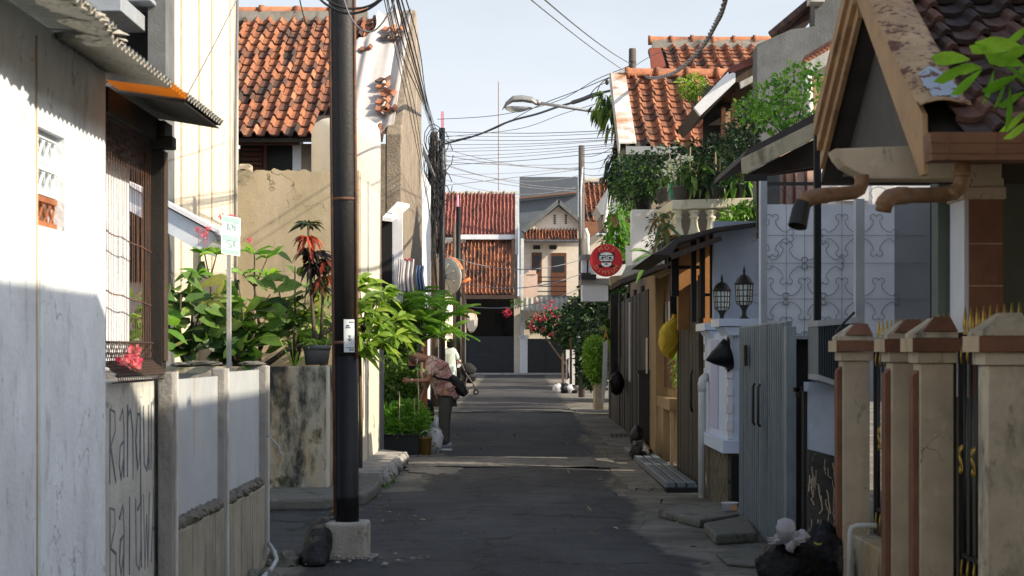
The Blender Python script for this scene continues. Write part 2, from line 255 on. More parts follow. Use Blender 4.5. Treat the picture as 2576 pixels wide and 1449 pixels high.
# ---------------------------------------------------------------- mesh builder
class MB:
    def __init__(s): s.v = []; s.f = []; s.t = []
    def add(s, vs, fs, tint=.5):
        o = len(s.v); s.v.extend(V(p) for p in vs)
        s.f.extend(tuple(i + o for i in f) for f in fs); s.t.extend([tint] * len(fs)); return s
    def box(s, x0, x1, y0, y1, z0, z1, tint=.5):
        return s.add([(x0, y0, z0), (x1, y0, z0), (x1, y1, z0), (x0, y1, z0), (x0, y0, z1), (x1, y0, z1), (x1, y1, z1), (x0, y1, z1)],
              [(0, 3, 2, 1), (4, 5, 6, 7), (0, 1, 5, 4), (1, 2, 6, 5), (2, 3, 7, 6), (3, 0, 4, 7)], tint)
    def px(s, a, b, c, d, D, depth, tint=.5):      # box whose front face fills columns a..b, rows c..d at distance D
        return s.box(wx(a, D), wx(b, D), D, D + depth, wz(d, D), wz(c, D), tint)
    def prism(s, pts, vec, tint=.5):               # polygon swept along vec
        n = len(pts); vec = V(vec); a = [V(p) for p in pts]
        return s.add(a + [p + vec for p in a], [tuple(range(n))[::-1], tuple(range(n, 2 * n))] +
                     [(i, (i + 1) % n, n + (i + 1) % n, n + i) for i in range(n)], tint)
    def ppx(s, pts, D, depth, tint=.5):            # polygon drawn at distance D, given real depth
        return s.prism([W(x, y, D) for x, y in pts], (0, depth, 0), tint)
    def obox(s, c, size, mat3=None, tint=.5):
        c = V(c); hx, hy, hz = (k / 2 for k in size); m = mat3 or Matrix.Identity(3)
        vs = [c + m @ V((x, y, z)) for z in (-hz, hz) for x, y in ((-hx, -hy), (hx, -hy), (hx, hy), (-hx, hy))]
        return s.add(vs, [(0, 3, 2, 1), (4, 5, 6, 7), (0, 1, 5, 4), (1, 2, 6, 5), (2, 3, 7, 6), (3, 0, 4, 7)], tint)
    def tube(s, path, r, n=8, cap=True, tint=.5):
        P = [V(p) for p in path]; k = len(P); rs = r if isinstance(r, (list, tuple)) else [r] * k
        ref = None; vs = []
        for i in range(k):
            d = (P[min(i + 1, k - 1)] - P[max(i - 1, 0)]).normalized()
            if ref is None:
                ref = d.orthogonal().normalized()
            ref = (ref - d * ref.dot(d))
            ref = ref.normalized() if ref.length > 1e-6 else d.orthogonal().normalized()
            b = d.cross(ref)
            vs += [P[i] + (ref * cos(2 * pi * j / n) + b * sin(2 * pi * j / n)) * rs[i] for j in range(n)]
        fs = [(i * n + j, i * n + (j + 1) % n, (i + 1) * n + (j + 1) % n, (i + 1) * n + j) for i in range(k - 1) for j in range(n)]
        if cap: fs += [tuple(range(n))[::-1], tuple(range((k - 1) * n, k * n))]
        return s.add(vs, fs, tint)
    def lathe(s, prof, c, n=20, axis=None, tint=.5, cap=True):   # prof [(r,h)] about axis from c
        c = V(c); ax = V(axis or (0, 0, 1)).normalized(); a = ax.orthogonal().normalized(); b = ax.cross(a)
        vs = [c + ax * h + (a * cos(2 * pi * j / n) + b * sin(2 * pi * j / n)) * r for r, h in prof for j in range(n)]
        k = len(prof)
        fs = [(i * n + j, i * n + (j + 1) % n, (i + 1) * n + (j + 1) % n, (i + 1) * n + j) for i in range(k - 1) for j in range(n)]
        if cap: fs += [tuple(range(n))[::-1], tuple(range((k - 1) * n, k * n))]
        return s.add(vs, fs, tint)
    def grid(s, fn, nu, nv, tint=.5):
        vs = [fn(i / nu, j / nv) for j in range(nv + 1) for i in range(nu + 1)]
        return s.add(vs, [(j * (nu + 1) + i, j * (nu + 1) + i + 1, (j + 1) * (nu + 1) + i + 1, (j + 1) * (nu + 1) + i) for j in range(nv) for i in range(nu)], tint)
    def blob(s, c, rad, amp=.1, nu=24, nv=14, seed=0, fr=3.0, tint=.5, flat=None):
        from mathutils import noise as mn
        c = V(c); vs = []; o = V((seed * 7.3, seed * 3.1, seed * 1.7))
        for j in range(nv + 1):
            th = pi * j / nv
            for i in range(nu):
                ph = 2 * pi * i / nu
                d = V((sin(th) * cos(ph), sin(th) * sin(ph), cos(th)))
                k = 1 + amp * (mn.noise(d * fr + o) + .5 * mn.noise(d * fr * 2.6 + o))
                p = c + V((d.x * rad[0], d.y * rad[1], d.z * rad[2])) * k
                if flat is not None: p.z = max(p.z, flat)
                vs.append(p)
        fs = [(j * nu + i, (j + 1) * nu + i, (j + 1) * nu + (i + 1) % nu, j * nu + (i + 1) % nu) for j in range(nv) for i in range(nu)]
        return s.add(vs, fs, tint)
    def leaf(s, p, d, L, wd, droop=.3, tint=None, seg=2, side=None, shape=.5):
        p = V(p); d = V(d).normalized()
        sd = side or d.cross(V((R.uniform(-.7, .7), R.uniform(-1.1, .3), R.uniform(.2, 1))))
        if sd.length < 1e-4: sd = V((1, 0, 0))
        sd.normalize(); up = sd.cross(d)
        prof = {1: [.0, .0], 2: [.12, 1, .05], 3: [.12, .85, .95, .04], 4: [.08, .58, .95, .92, .05]}[seg]
        vs = []
        for i, k in enumerate(prof):
            t = i / seg; q = p + d * (L * t) - V((0, 0, 1)) * (droop * L * t * t)
            vs += [q - sd * (wd / 2 * k) + up * (.12 * wd * k), q, q + sd * (wd / 2 * k) + up * (.12 * wd * k)]
        fs = []
        for i in range(seg):
            a = i * 3; fs += [(a, a + 1, a + 4, a + 3), (a + 1, a + 2, a + 5, a + 4)]
        return s.add(vs, fs, R.random() if tint is None else tint)
    def build(s, name, mat, parent=None, smooth=False, bevel=0, origin=None):
        me = bpy.data.meshes.new(name)
        if parent is not None: o = parent.matrix_world_loc
        elif origin is not None: o = V(origin)
        else:
            xs = [p.x for p in s.v]; ys = [p.y for p in s.v]; zs = [p.z for p in s.v]
            o = V(((min(xs) + max(xs)) / 2, (min(ys) + max(ys)) / 2, min(zs)))
        me.from_pydata([p - o for p in s.v], [], s.f)
        if isinstance(mat, str): mat = M[mat]
        me.materials.append(mat)
        a = me.attributes.new('tint', 'FLOAT', 'FACE'); a.data.foreach_set('value', s.t)
        if smooth: me.polygons.foreach_set('use_smooth', [True] * len(me.polygons))
        me.update()
        ob = bpy.data.objects.new(name, me); col.objects.link(ob)
        if parent is not None: ob.parent = parent.ob
        else: ob.location = o
        if bevel:
            b = ob.modifiers.new('bevel', 'BEVEL'); b.width = bevel; b.segments = 2; b.limit_method = 'ANGLE'
        h = Han(ob, o); return h
class Han:                                          # a linked object with its world origin
    def __init__(s, ob, loc): s.ob = ob; s.matrix_world_loc = loc
    def __setitem__(s, k, v): s.ob[k] = v
def tag(h, label, cat, group=None, kind=None):
    o = h.ob if isinstance(h, Han) else h
    if label: o['label'] = label
    if cat: o['category'] = cat
    if group: o['group'] = group
    if kind: o['kind'] = kind
    return h
def thing(name, label, cat, loc=(0, 0, 0), group=None):
    o = bpy.data.objects.new(name, None); col.objects.link(o); o.location = loc; o.empty_display_size = .2
    h = Han(o, V(loc)); return tag(h, label, cat, group)
def copy_tree(h, delta, label=None):
    r = h.ob.copy(); col.objects.link(r); r.location = h.ob.location + V(delta)
    if label: r['label'] = label
    for ch in list(h.ob.children):
        c = ch.copy(); col.objects.link(c); c.parent = r
        for g in list(ch.children):
            d = g.copy(); col.objects.link(d); d.parent = c
    return Han(r, h.matrix_world_loc + V(delta))
def one(mb, name, mat, label, cat, group=None, **kw): return tag(mb.build(name, mat, None, **kw), label, cat, group)
def struct(mb, name, mat, **kw):
    h = mb.build(name, mat, None, **kw); h.ob['kind'] = 'structure'; return h
def text(mb_unused, s, size, mtx, name, mat, parent, sx=1.0, depth=.001):
    cu = bpy.data.curves.new(name, 'FONT'); cu.body = s; cu.size = size; cu.align_x = 'CENTER'; cu.align_y = 'CENTER'; cu.extrude = depth
    tmp = bpy.data.objects.new(name, cu); col.objects.link(tmp); dg = bpy.context.evaluated_depsgraph_get()
    me = bpy.data.meshes.new_from_object(tmp.evaluated_get(dg)); me.name = name; bpy.data.objects.remove(tmp); me.materials.clear(); me.materials.append(M[mat])
    me.transform(Matrix.Translation(-parent.matrix_world_loc) @ mtx @ Matrix.Diagonal((sx, 1, 1, 1)))
    o = bpy.data.objects.new(name, me); col.objects.link(o); o.parent = parent.ob; return o

# tiled roof plane: p0 = upper left corner, u along the ridge, v down the slope
def tiles(p0, u, v, nu, nv, tw, tl, keep=None, roll=.05, jit=.012, dark=.25, sag=0):
    mb = MB(); p0 = V(p0); u = V(u).normalized(); v = V(v).normalized(); n = u.cross(v).normalized()
    if n.z < 0: n = -n
    prof = [(0, .0), (.12, -.008), (.4, -.013), (.63, -.002), (.69, roll * .68), (.79, roll), (.91, roll * .8), (.98, roll * .2), (1.03, .0)]
    patch = [[R.random() for _ in range(nu // 3 + 2)] for _ in range(nv // 3 + 2)]
    for j in range(nv):
        for i in range(nu):
            if keep and not keep(i, j): continue
            q = p0 + u * (i * tw + R.uniform(-jit, jit) + .35 * tw * .15 * sin(j * .9 + i * .4)) + v * (j * tl + R.uniform(-jit, jit) * .6)
            q += n * (R.uniform(0, jit) - sag * sin(pi * (i + .5) / nu))
            tnt = min(1, max(0, .62 + R.gauss(0, .17) - (R.uniform(.2, .55) if R.random() < dark * (.4 + 1.2 * patch[j // 3][i // 3]) else 0)))
            vs = []
            for (k, lift) in ((-.02, .004), (1.12, .036), (1.12, .012)):
                for (a, hgt) in prof: vs.append(q + u * (a * tw) + v * (k * tl) + n * (hgt + lift))
            m_ = len(prof)
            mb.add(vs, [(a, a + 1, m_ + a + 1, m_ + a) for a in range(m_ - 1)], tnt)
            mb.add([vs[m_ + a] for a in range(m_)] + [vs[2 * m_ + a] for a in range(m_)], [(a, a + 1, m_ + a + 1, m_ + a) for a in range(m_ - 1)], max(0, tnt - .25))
    return mb
def ridge(a, b, step=.42, r=.085):
    mb = MB(); a = V(a); b = V(b); n = max(1, int((b - a).length / step)); d = (b - a) / n
    for i in range(n):
        p = a + d * i + V((0, 0, R.uniform(-.012, .012)))
        mb.tube([p - d * .06, p + d * .08, p + d * .1, p + d * 1.0], [r * 1.25, r * 1.22, r, r * .93], 10, True, R.uniform(.4, .8))
    return mb
def corrug(p0, u, v, lu, lv, wl, amp, th=.012, skew=0, nv=1):
    """corrugated sheet, waves along u, runs along v"""
    mb = MB(); p0 = V(p0); u = V(u).normalized(); v = V(v).normalized(); n = u.cross(v).normalized()
    if n.z < 0: n = -n
    k = max(4, int(lu / wl * 6)); top = []; bot = []
    for j in range(nv + 1):
        for i in range(k + 1):
            s_ = lu * i / k
            q = p0 + u * s_ + v * (lv * j / nv) + u * (skew * j / nv * s_ / lu) + n * (amp * sin(2 * pi * s_ / wl))
            top.append(q + n * th); bot.append(q)
    m_ = k + 1; o = len(top)
    fs = [(j * m_ + i, j * m_ + i + 1, (j + 1) * m_ + i + 1, (j + 1) * m_ + i) for j in range(nv) for i in range(k)]
    fs += [tuple(o + x for x in f[::-1]) for f in fs]
    fs += [(i, i + 1, o + i + 1, o + i) for i in range(k)] + [(nv * m_ + i, nv * m_ + i + 1, o + nv * m_ + i + 1, o + nv * m_ + i) for i in range(k)]
    fs += [(j * m_, (j + 1) * m_, o + (j + 1) * m_, o + j * m_) for j in range(nv)] + [(j * m_ + k, (j + 1) * m_ + k, o + (j + 1) * m_ + k, o + j * m_ + k) for j in range(nv)]
    return mb.add(top + bot, fs)
def sag_line(a, b, sag, n=14):
    a = V(a); b = V(b)
    return [a.lerp(b, i / n) - V((0, 0, sag * 4 * (i / n) * (1 - i / n))) for i in range(n + 1)]
def rdir(): 
    while True:
        d = V((R.uniform(-1, 1), R.uniform(-1, 1), R.uniform(-1, 1)))
        if .05 < d.length < 1: return d.normalized()
def cloud_leaves(mb, blobs, n, L, wd, droop=.3, seg=2, upb=.25, shell=.55, tmin=0, tmax=1):
    tot = sum(b[1][0] * b[1][1] * b[1][2] for b in blobs)
    for c, r in blobs:
        c = V(c)
        for _ in range(max(6, int(n * r[0] * r[1] * r[2] / tot))):
            d = rdir(); k = R.uniform(shell, 1.05) if R.random() < .8 else R.random()
            p = c + V((d.x * r[0], d.y * r[1], d.z * r[2])) * k
            dd = (d * .8 + rdir() * .8 + V((0, 0, upb))).normalized()
            l = L * R.uniform(.65, 1.2)
            mb.leaf(p, dd, l, wd * R.uniform(.75, 1.15), droop, R.uniform(tmin, tmax), seg)
def bush(name, label, cat, base, blobs, n, L, wd, mat, group=None, stems=5, sr=.015, part='foliage', stem_mat='bark', **kw):
    t = thing(name, label, cat, base, group)
    mb = MB(); cloud_leaves(mb, blobs, n, L, wd, **kw); mb.build(part, mat, t)
    if stems:
        st = MB(); base = V(base)
        for i in range(stems):
            c, r = blobs[i % len(blobs)]; c = V(c) + rdir() * min(r) * .5
            m_ = base.lerp(c, .5) + V((R.uniform(-.05, .05), R.uniform(-.05, .05), .03))
            st.tube([base + V((R.uniform(-.03, .03), R.uniform(-.03, .03), 0)), m_, c], [sr, sr * .75, sr * .35], 6)
        st.build('stem', stem_mat, t, True)
    return t
# ================================================================ ground and road
from mathutils import noise as mnoise
def gm(name):
    m, t, p = nodes(name)
    pos = N(t, 'ShaderNodeNewGeometry').outputs['Position']; return m, t, p, pos
def ground_mat():
    m, t, p, pos = gm('earth and old concrete')
    c = mix(t, ramp(t, noise(t, pos, .9, 7), [(.38, (0, 0, 0)), (.62, (1, 1, 1))]), (.085, .078, .062), (.2, .185, .155))
    c = mix(t, ramp(t, noise(t, pos, 3, 7), [(.52, (0, 0, 0)), (.66, (1, 1, 1))]), c, (.06, .06, .045))
    t.links.new(c, p.inputs['Base Color']); p.inputs['Roughness'].default_value = .9
    b = N(t, 'ShaderNodeBump'); b.inputs['Strength'].default_value = .5; b.inputs['Distance'].default_value = .02
    t.links.new(noise(t, pos, 30, 5), b.inputs['Height']); t.links.new(b.outputs[0], p.inputs['Normal']); return m
def asphalt_mat():
    m, t, p, pos = gm('worn asphalt')
    g = noise(t, pos, 62, 6, .78)
    c = ramp(t, g, [(.34, (.014, .015, .0175)), (.55, (.032, .033, .036)), (.68, (.16, .16, .155))])
    c = mix(t, ramp(t, noise(t, scaled(t, pos, (1, .35, 1)), 1.3, 6), [(.42, (0, 0, 0)), (.72, (.7, .7, .7))]), c, (.088, .087, .084))
    c = mix(t, ramp(t, noise(t, scaled(t, pos, (.8, 2.2, 1)), 2.0, 6), [(.5, (0, 0, 0)), (.66, (.8, .8, .8))]), c, (.022, .0225, .026))
    c = mix(t, ramp(t, noise(t, pos, 38, 2), [(.72, (0, 0, 0)), (.74, (1, 1, 1))]), c, (.3, .28, .24))
    vo = N(t, 'ShaderNodeTexVoronoi', feature='DISTANCE_TO_EDGE'); vo.inputs['Scale'].default_value = .55
    nv = N(t, 'ShaderNodeTexNoise'); nv.inputs['Scale'].default_value = 2.5; nv.inputs['Detail'].default_value = 6; t.links.new(pos, nv.inputs['Vector'])
    s1 = N(t, 'ShaderNodeVectorMath', operation='SCALE'); s1.inputs['Scale'].default_value = .9; t.links.new(nv.outputs['Color'], s1.inputs[0])
    a1 = N(t, 'ShaderNodeVectorMath', operation='ADD'); t.links.new(pos, a1.inputs[0]); t.links.new(s1.outputs[0], a1.inputs[1]); t.links.new(a1.outputs[0], vo.inputs['Vector'])
    c = mix(t, ramp(t, vo.outputs['Distance'], [(.006, (.85, .85, .85)), (.02, (0, 0, 0))]), c, (.008, .008, .008))
    ea = N(t, 'ShaderNodeAttribute', attribute_name='edge'); ad = N(t, 'ShaderNodeMath', operation='ADD'); t.links.new(ea.outputs['Fac'], ad.inputs[0])
    sb = N(t, 'ShaderNodeMath', operation='SUBTRACT'); t.links.new(noise(t, pos, 3.5, 8, .7), sb.inputs[0]); sb.inputs[1].default_value = .5; t.links.new(sb.outputs[0], ad.inputs[1])
    dirt = mix(t, ramp(t, noise(t, pos, 2.4, 7), [(.35, (0, 0, 0)), (.65, (1, 1, 1))]), (.06, .055, .042), (.19, .175, .145))
    c = mix(t, ramp(t, ad.outputs[0], [(.18, (1, 1, 1)), (.42, (0, 0, 0))]), c, dirt)
    t.links.new(c, p.inputs['Base Color']); p.inputs['Roughness'].default_value = .8; p.inputs['Specular IOR Level'].default_value = .35
    b = N(t, 'ShaderNodeBump'); b.inputs['Strength'].default_value = .7; b.inputs['Distance'].default_value = .012
    t.links.new(g, b.inputs['Height']); t.links.new(b.outputs[0], p.inputs['Normal']); return m
M['ground'] = ground_mat(); M['asphalt'] = asphalt_mat()
mb = MB(); ys = [-25, 22, 90, 600]; xs = [-300, 300]
vs = [(x, y, gz(y) if y <= 90 else gz(90)) for y in ys for x in xs]
mb.add(vs, [(2 * i, 2 * i + 1, 2 * i + 3, 2 * i + 2) for i in range(3)]); struct(mb, 'ground', 'ground')
mb = MB(); n = 260; row = []; ek = []
for i in range(n + 1):
    D = -4 + 92.5 * (i / n) ** 1.35
    wob = .10 * mnoise.noise(V((D * .7, 3, 0))) + .06 * mnoise.noise(V((D * 2.3, 9, 0)))
    wob2 = .16 * mnoise.noise(V((D * .45, 30, 0))) + .06 * mnoise.noise(V((D * 2.1, 19, 0)))
    l = -1.5 + wob if D < 18.2 or D > 26 else -1.08 + wob
    r = 1.12 + wob2 + (.18 if D < 12.5 or D > 30 else 0)
    ek += [0, 1, 1, 1, 0]
    row += [(l, D, gz(D) + .005), (l + .3, D, gz(D) + .012), (0, D, gz(D) + .03), (r - .3, D, gz(D) + .014), (r, D, gz(D) + .005)]
mb.add(row, [(i * 5 + k, i * 5 + k + 1, i * 5 + k + 6, i * 5 + k + 5) for i in range(n) for k in range(4)])
# the side lane to the left
mb.add([(-14, 12.6, .0065), (-1.3, 12.3, .0065), (-1.2, 17.0, .0065), (-14, 16.2, .0065)], [(0, 1, 2, 3)])
ek += [.6, 1, 1, .6]
rd = struct(mb, 'road', 'asphalt', smooth=True); at = rd.ob.data.attributes.new('edge', 'FLOAT', 'POINT'); at.data.foreach_set('value', [float(e) for e in ek])

# low worn concrete humps across the lane
def hump(D0, D1, h, label):
    def f(a, b):
        x = -1.5 + 2.75 * a; D = D0 + (D1 - D0) * b + .10 * mnoise.noise(V((x * 1.3, D0, b * 2))) - .12 * a
        return V((x, D, gz(D) + .012 + (.022 if abs(x) < 1 else .012) + h * sin(pi * b) ** .6 * min(1, (1.26 - x) * 4, (x + 1.52) * 4) + .006 * mnoise.noise(V((x * 6, D * 6, 0)))))
    h_ = one(MB().grid(f, 70, 18), 'speed_hump', 'hump', label, 'speed hump', 'low humps across the lane', smooth=True); h_.ob['kind'] = 'structure'
hump(21.9, 23.7, .03, 'nearer worn pale concrete hump crossing the lane by the bending man')
hump(38.9, 39.9, .03, 'farther narrow pale concrete hump crossing the lane before the hedge')
# kerb slabs along the left
def slab(name, pts, z, mat, label, cat, group=None, th=None):
    mb = MB(); mb.prism([(x, y, (gz(y) if th is None else z - th)) for x, y in pts], (0, 0, z - (0 if th is None else z - th)) if th is None else (0, 0, th))
    return one(mb, name, mat, label, cat, group, bevel=.02)
t = thing('kerb', 'rough concrete kerb along the foot of the mouldy planter wall', 'kerb', (-2.6, 16.2, 0))
mb = MB(); mb.prism([(-9, 15.95, 0), (-2.45, 15.9, 0), (-2.43, 17.4, 0), (-9, 17.4, 0)], (0, 0, .105)); mb.build('kerb_slab', 'stone', t, bevel=.025)
mb = MB(); mb.prism([(-2.41, 16.0, 0), (-1.75, 16.1, 0), (-1.42, 16.6, 0), (-1.38, 17.6, 0), (-1.42, 18.6, 0), (-1.86, 18.6, 0), (-1.88, 17.4, 0), (-2.41, 17.4, 0)], (0, 0, .12)); mb.build('kerb_slab', 'stone', t, bevel=.03)
mb = MB(); mb.prism([(-1.42, 18.7, 0), (-1.40, 20.5, 0), (-1.44, 22.6, 0), (-1.78, 23.2, 0), (-1.86, 18.7, 0)], (0, 0, .17)); 
for i in range(9): mb.blob((-1.42 + R.uniform(-.03, .03), 18.9 + i * .42, .1), (.07, .14, .09), .3, 10, 7, i)
mb.build('kerb_slab', 'concrete', t, bevel=.02)
mb = MB()
for i in range(36): mb.leaf((-1.4 + R.uniform(-.05, .04), 18.5 + R.uniform(0, 1.2), .02 + R.uniform(0, .1)), rdir() + V((.4, -.4, .6)), R.uniform(.05, .11), .035, .4, R.random())
one(mb, 'weed', 'leaf_herb', 'low green weeds growing from the kerb beside the black pole', 'weed')
def ragged(pts, amp=.07, n=9):
    out = []
    for i, p in enumerate(pts):
        q = pts[(i + 1) % len(pts)]
        for j in range(n): out.append((p[0] + (q[0] - p[0]) * j / n + R.uniform(-amp, amp), p[1] + (q[1] - p[1]) * j / n + R.uniform(-amp, amp) * 2.5))
    return out
mb = MB(); mb.prism([(x, y, gz(y)) for x, y in ragged([(-1.34, 21.0), (-.72, 20.8), (-.66, 22.3), (-.9, 23.4), (-1.34, 23.5)])], (0, 0, .02))
one(mb, 'concrete_patch', 'patch', 'pale cracked concrete patch at the left road edge by the bending man', 'pavement patch', bevel=.01)
for h in ('concrete_patch',): bpy.data.objects[h]['kind'] = 'structure'
# rocks lower left
rk = [((-1.68, 11.25, .0), (.07, .2, .07)), ((-1.53, 10.95, 0), (.09, .12, .1)), ((-1.6, 12.1, .0), (.15, .16, .1)), ((-1.36, 12.2, 0), (.05, .1, .05))]
rl = ['low stone against the last fence post', 'pale rounded stone beside the grey hose at the bottom of the photo', 'flat mossy stone left of the black garbage bag', 'small stone tucked behind the black garbage bag']
for i, (c, r_) in enumerate(rk): one(MB().blob(c, r_, .28, 18, 11, i + 3, 2.2), 'stone', 'stone', rl[i], 'stone', 'stones by the fence corner')

# ================================================================ left: white kiosk house
XW = -1.785
t = thing('white_house', 'sunlit white plaster house with a corrugated awning at the left edge', 'house', (-1.9, 6, 0))
wz0, wz1 = 1.92, 2.29; d0, d1 = 6.62, 7.02
mb = MB()
mb.box(XW - .16, XW, -1.5, d0, 0, 2.68); mb.box(XW - .16, XW, d1, 7.71, 0, 2.68)
mb.box(XW - .16, XW, d0, d1, 0, wz0); mb.box(XW - .16, XW, d0, d1, wz1, 2.68)
mb.box(-5.5, XW - .16, 7.56, 7.71, 0, 2.7); mb.box(-5.5, -5.3, -1.5, 7.56, 0, 3.3)
mb.build('wall', 'white_wall', t)
mb = MB(); mb.box(XW - .16, XW - .05, d0, d1, wz0, wz0 + .004)
for k in range(3):                                   # lattice vent blocks
    za = wz0 + .006 + k * .122
    mb = MB(); mb.box(XW - .055, XW - .03, d0 + .004, d1 - .004, za, za + .022); mb.box(XW - .055, XW - .03, d0 + .004, d1 - .004, za + .096, za + .118)
    mb.box(XW - .11, XW - .1, d0, d1, za, za + .118)
    for q in range(9):
        y0 = d0 + .012 + q * .045; s_ = 1 if q % 2 else -1
        mb.tube([(XW - .04, y0 + s_ * .016 * sin(a * pi * 2 / 4), za + .02 + a * .078 / 4) for a in range(5)], .0055, 5)
    mb.build('vent_block', M['white_wall'] if k else pm('rusty red vent', (.35, .13, .06), var=.3), t)
mb = MB(); mb.tube([(XW + .003, 6.60, .0), (XW + .003, 6.605, 1.2), (XW + .004, 6.59, 2.62)], .004, 6); mb.build('wall_pipe', 'cream', t, True)
mb = MB(); mb.box(XW, XW + .008, 6.64, 6.70, 0, 1.90); mb.build('wall_strip', 'white_wall', t, bevel=.004)
# awning sheets
ez, ex = 2.565, -1.45
sv = V((-1, 1.5, .31)).normalized(); u = V((0, 1, 0))
corrug((ex, 1.0, ez + .045), u, sv, 5.42, 5.2, .066, .011).build('awning_sheet', 'asbestos', t, True)
corrug((ex, 6.35, ez), u, sv, 1.12, 1.6, .066, .011).build('awning_sheet', 'asbestos', t, True)
corrug((ex, 7.47, ez), u, sv, .34, .82, .066, .011, .006).build('orange_panel', 'orange', t, True)
corrug((ex, 7.81, ez), u, sv, .94, 1.5, .066, .011).build('awning_sheet', 'asbestos', t, True)
mb = MB(); q = V((ex - .015, 0, ez - .016)); mb.prism([q + V((0, 7.83, 0)), q + V((0, 8.74, 0)), q + sv * 1.5 + V((0, 8.74, 0)), q + sv * 1.5 + V((0, 7.83, 0))], (0, 0, -.006)); mb.build('shade_boards', 'black_wood', t)  # near-black sheet gives the awning's underside its shade as colour
mb = MB()
for i in range(22):
    y = 5.75 + i * .04; mb.blob((ex - .05 + R.uniform(-.05, .02), y, ez + .055 + R.uniform(-.008, .012) - .0015 * i), (.06, .035, .014), .5, 10, 7, i)
mb.build('mortar_lump', 'asbestos', t)
mb = MB(); mb.box(-1.82, -1.775, 7.72, 9.0, 2.49, 2.6); mb.box(-1.864, -1.705, 8.79, 8.9, 2.455, 2.515); mb.box(-1.95, -1.74, 8.78, 8.98, 2.515, 2.59); mb.build('beam', 'black_wood', t, bevel=.004)
mb = MB(); mb.box(-1.868, -1.768, 8.86, 8.96, 1.36, 2.455); mb.build('post', 'black_wood', t, bevel=.003); mb = MB(); mb.box(-1.766, -1.757, 8.865, 8.955, 1.4, 2.45); mb.build('post_trim', 'dark_wood', t, bevel=.003)
mb = MB()
for i in range(21):
    y = 7.74 + i * .053; mb.tube([(XW - .03, y, 1.42), (XW - .03 + R.uniform(-.004, .004), y + R.uniform(-.004, .004), 1.9), (XW - .03, y, 2.5)], .0019, 5)
for z in (1.72, 1.985): mb.tube([(XW - .027 + .004 * sin(i * 2.1), 7.72 + i * .1, z - .004 * i + .004 * sin(i * 1.7)) for i in range(12)], .0035, 5)
mb.build('window_bar', 'rust', t)
mb = MB(); mb.box(-1.915, -1.9, 7.75, 8.72, 1.36, 2.44)
mb.build('inner_board', 'white_wall', t)
def lattice(mb, p, u, v, lu, lv, st, r):
    p = V(p); u = V(u).normalized(); v = V(v).normalized(); k = int((lu + lv) / st)
    for i in range(k + 1):
        for s_ in (1, -1):
            a0 = i * st; pts = []
            for tt in (0, lv):
                a = a0 - lv + tt if s_ > 0 else a0 - tt
                pts.append((a, tt))
            (a, b), (c, d) = pts
            def cl(x0, y0, x1, y1):
                t0, t1 = 0., 1.
                dx = x1 - x0
                if abs(dx) > 1e-9:
                    ta, tb = (0 - x0) / dx, (lu - x0) / dx
                    if ta > tb: ta, tb = tb, ta
                    t0, t1 = max(t0, ta), min(t1, tb)
                return (t0, t1) if t1 > t0 else None
            q = cl(a, b, c, d)
            if q: mb.tube([p + u * (a + (c - a) * w_) + v * (b + (d - b) * w_) for w_ in q], r, 4, False)
mb = MB(); lattice(mb, (XW - .03, 7.72, 1.405), (0, 1, 0), (0, 0, 1), 1.12, .09, .04, .0022)
lattice(mb, (XW - .03, 7.72, 1.405), (0, 1, 0), (1, 0, -.75), 1.12, .1, .04, .0024)
mb.tube([(XW + .05, 7.7, 1.342), (XW + .05, 8.86, 1.342)], .007, 6); mb.tube([(XW - .03, 7.7, 1.49), (XW - .03, 8.86, 1.49)], .006, 6)
for i in range(26): mb.tube([(XW + .05, 7.72 + i * .045, 1.342), (XW + .055, 7.73 + i * .045, 1.315), (XW + .02, 7.735 + i * .045, 1.31)], .003, 5)
mb.build('mesh_tray', pm('dark rusty mesh', (.05, .032, .025)), t)
mb = MB(); lattice(mb, (XW - .06, 7.72, 2.32), (0, 1, 0), (0, 0, 1), 1.1, .18, .045, .004); mb.build('upper_mesh', 'black_iron', t)
# low front wall with painted scrawl
mb = MB(); mb.box(XW - .16, XW, 7.71, 8.86, 0, 1.318); lw = mb.build('low_wall', 'graffiti_wall', t, bevel=.006)
def stroke(mb, pts, y0, z0, sy, sz, r=.007):
    mb.tube([(XW + .0015, y0 + (a + R.uniform(-.03, .03)) * sy, z0 + b * sz) for a, b in pts], [r * R.uniform(.6, 1.5) for _ in pts], 6)
GL = {'B': [[(0, 0), (0, 1), (.6, .95), (.7, .75), (.1, .5), (.8, .4), (.75, .1), (0, 0)]], 'R': [[(0, 0), (.05, 1), (.6, .95), (.7, .7), (.1, .5), (.8, 0)]],
      'a': [[(.1, .8), (.5, .95), (.7, .7), (.65, 0)], [(.65, .5), (.2, .45), (.05, .2), (.3, 0), (.65, .25)]], 'N': [[(0, 0), (.05, 1)], [(.05, .9), (.4, 1), (.75, .7), (.8, 0)]],
      'D': [[(.7, .85), (.3, .9), (.05, .5), (.3, .1), (.6, .3), (.7, 1)], [(.7, .9), (.75, -.4), (.3, -.5)]], 'U': [[(0, 1), (.1, .15), (.5, .05), (.75, .3), (.8, 1)], [(.8, .5), (.85, 0)]],
      'W': [[(0, 1), (.25, 0), (.45, .7), (.65, 0), (.9, 1)]], 'A': [[(0, 0), (.4, 1), (.8, 0)], [(.2, .4), (.6, .4)]], 'I': [[(.3, 0), (.3, 1)]]}
sp_ = pm('grey spray paint', (.13, .15, .175), var=.35, bump=0)
mb = MB()
for row_, (word, z0, sz) in enumerate((('RaNDUN', .86, .33), ('BaIUWA', .42, .36), ('aRUN', .05, .3))):
    for k, ch in enumerate(word):
        for st_ in GL[ch]: stroke(mb, st_, 7.79 + k * .175, z0 + R.uniform(-.02, .02), .15, sz, .0095)
for p in mb.v: p.x = XW + .0012 + (p.x - XW) * .12
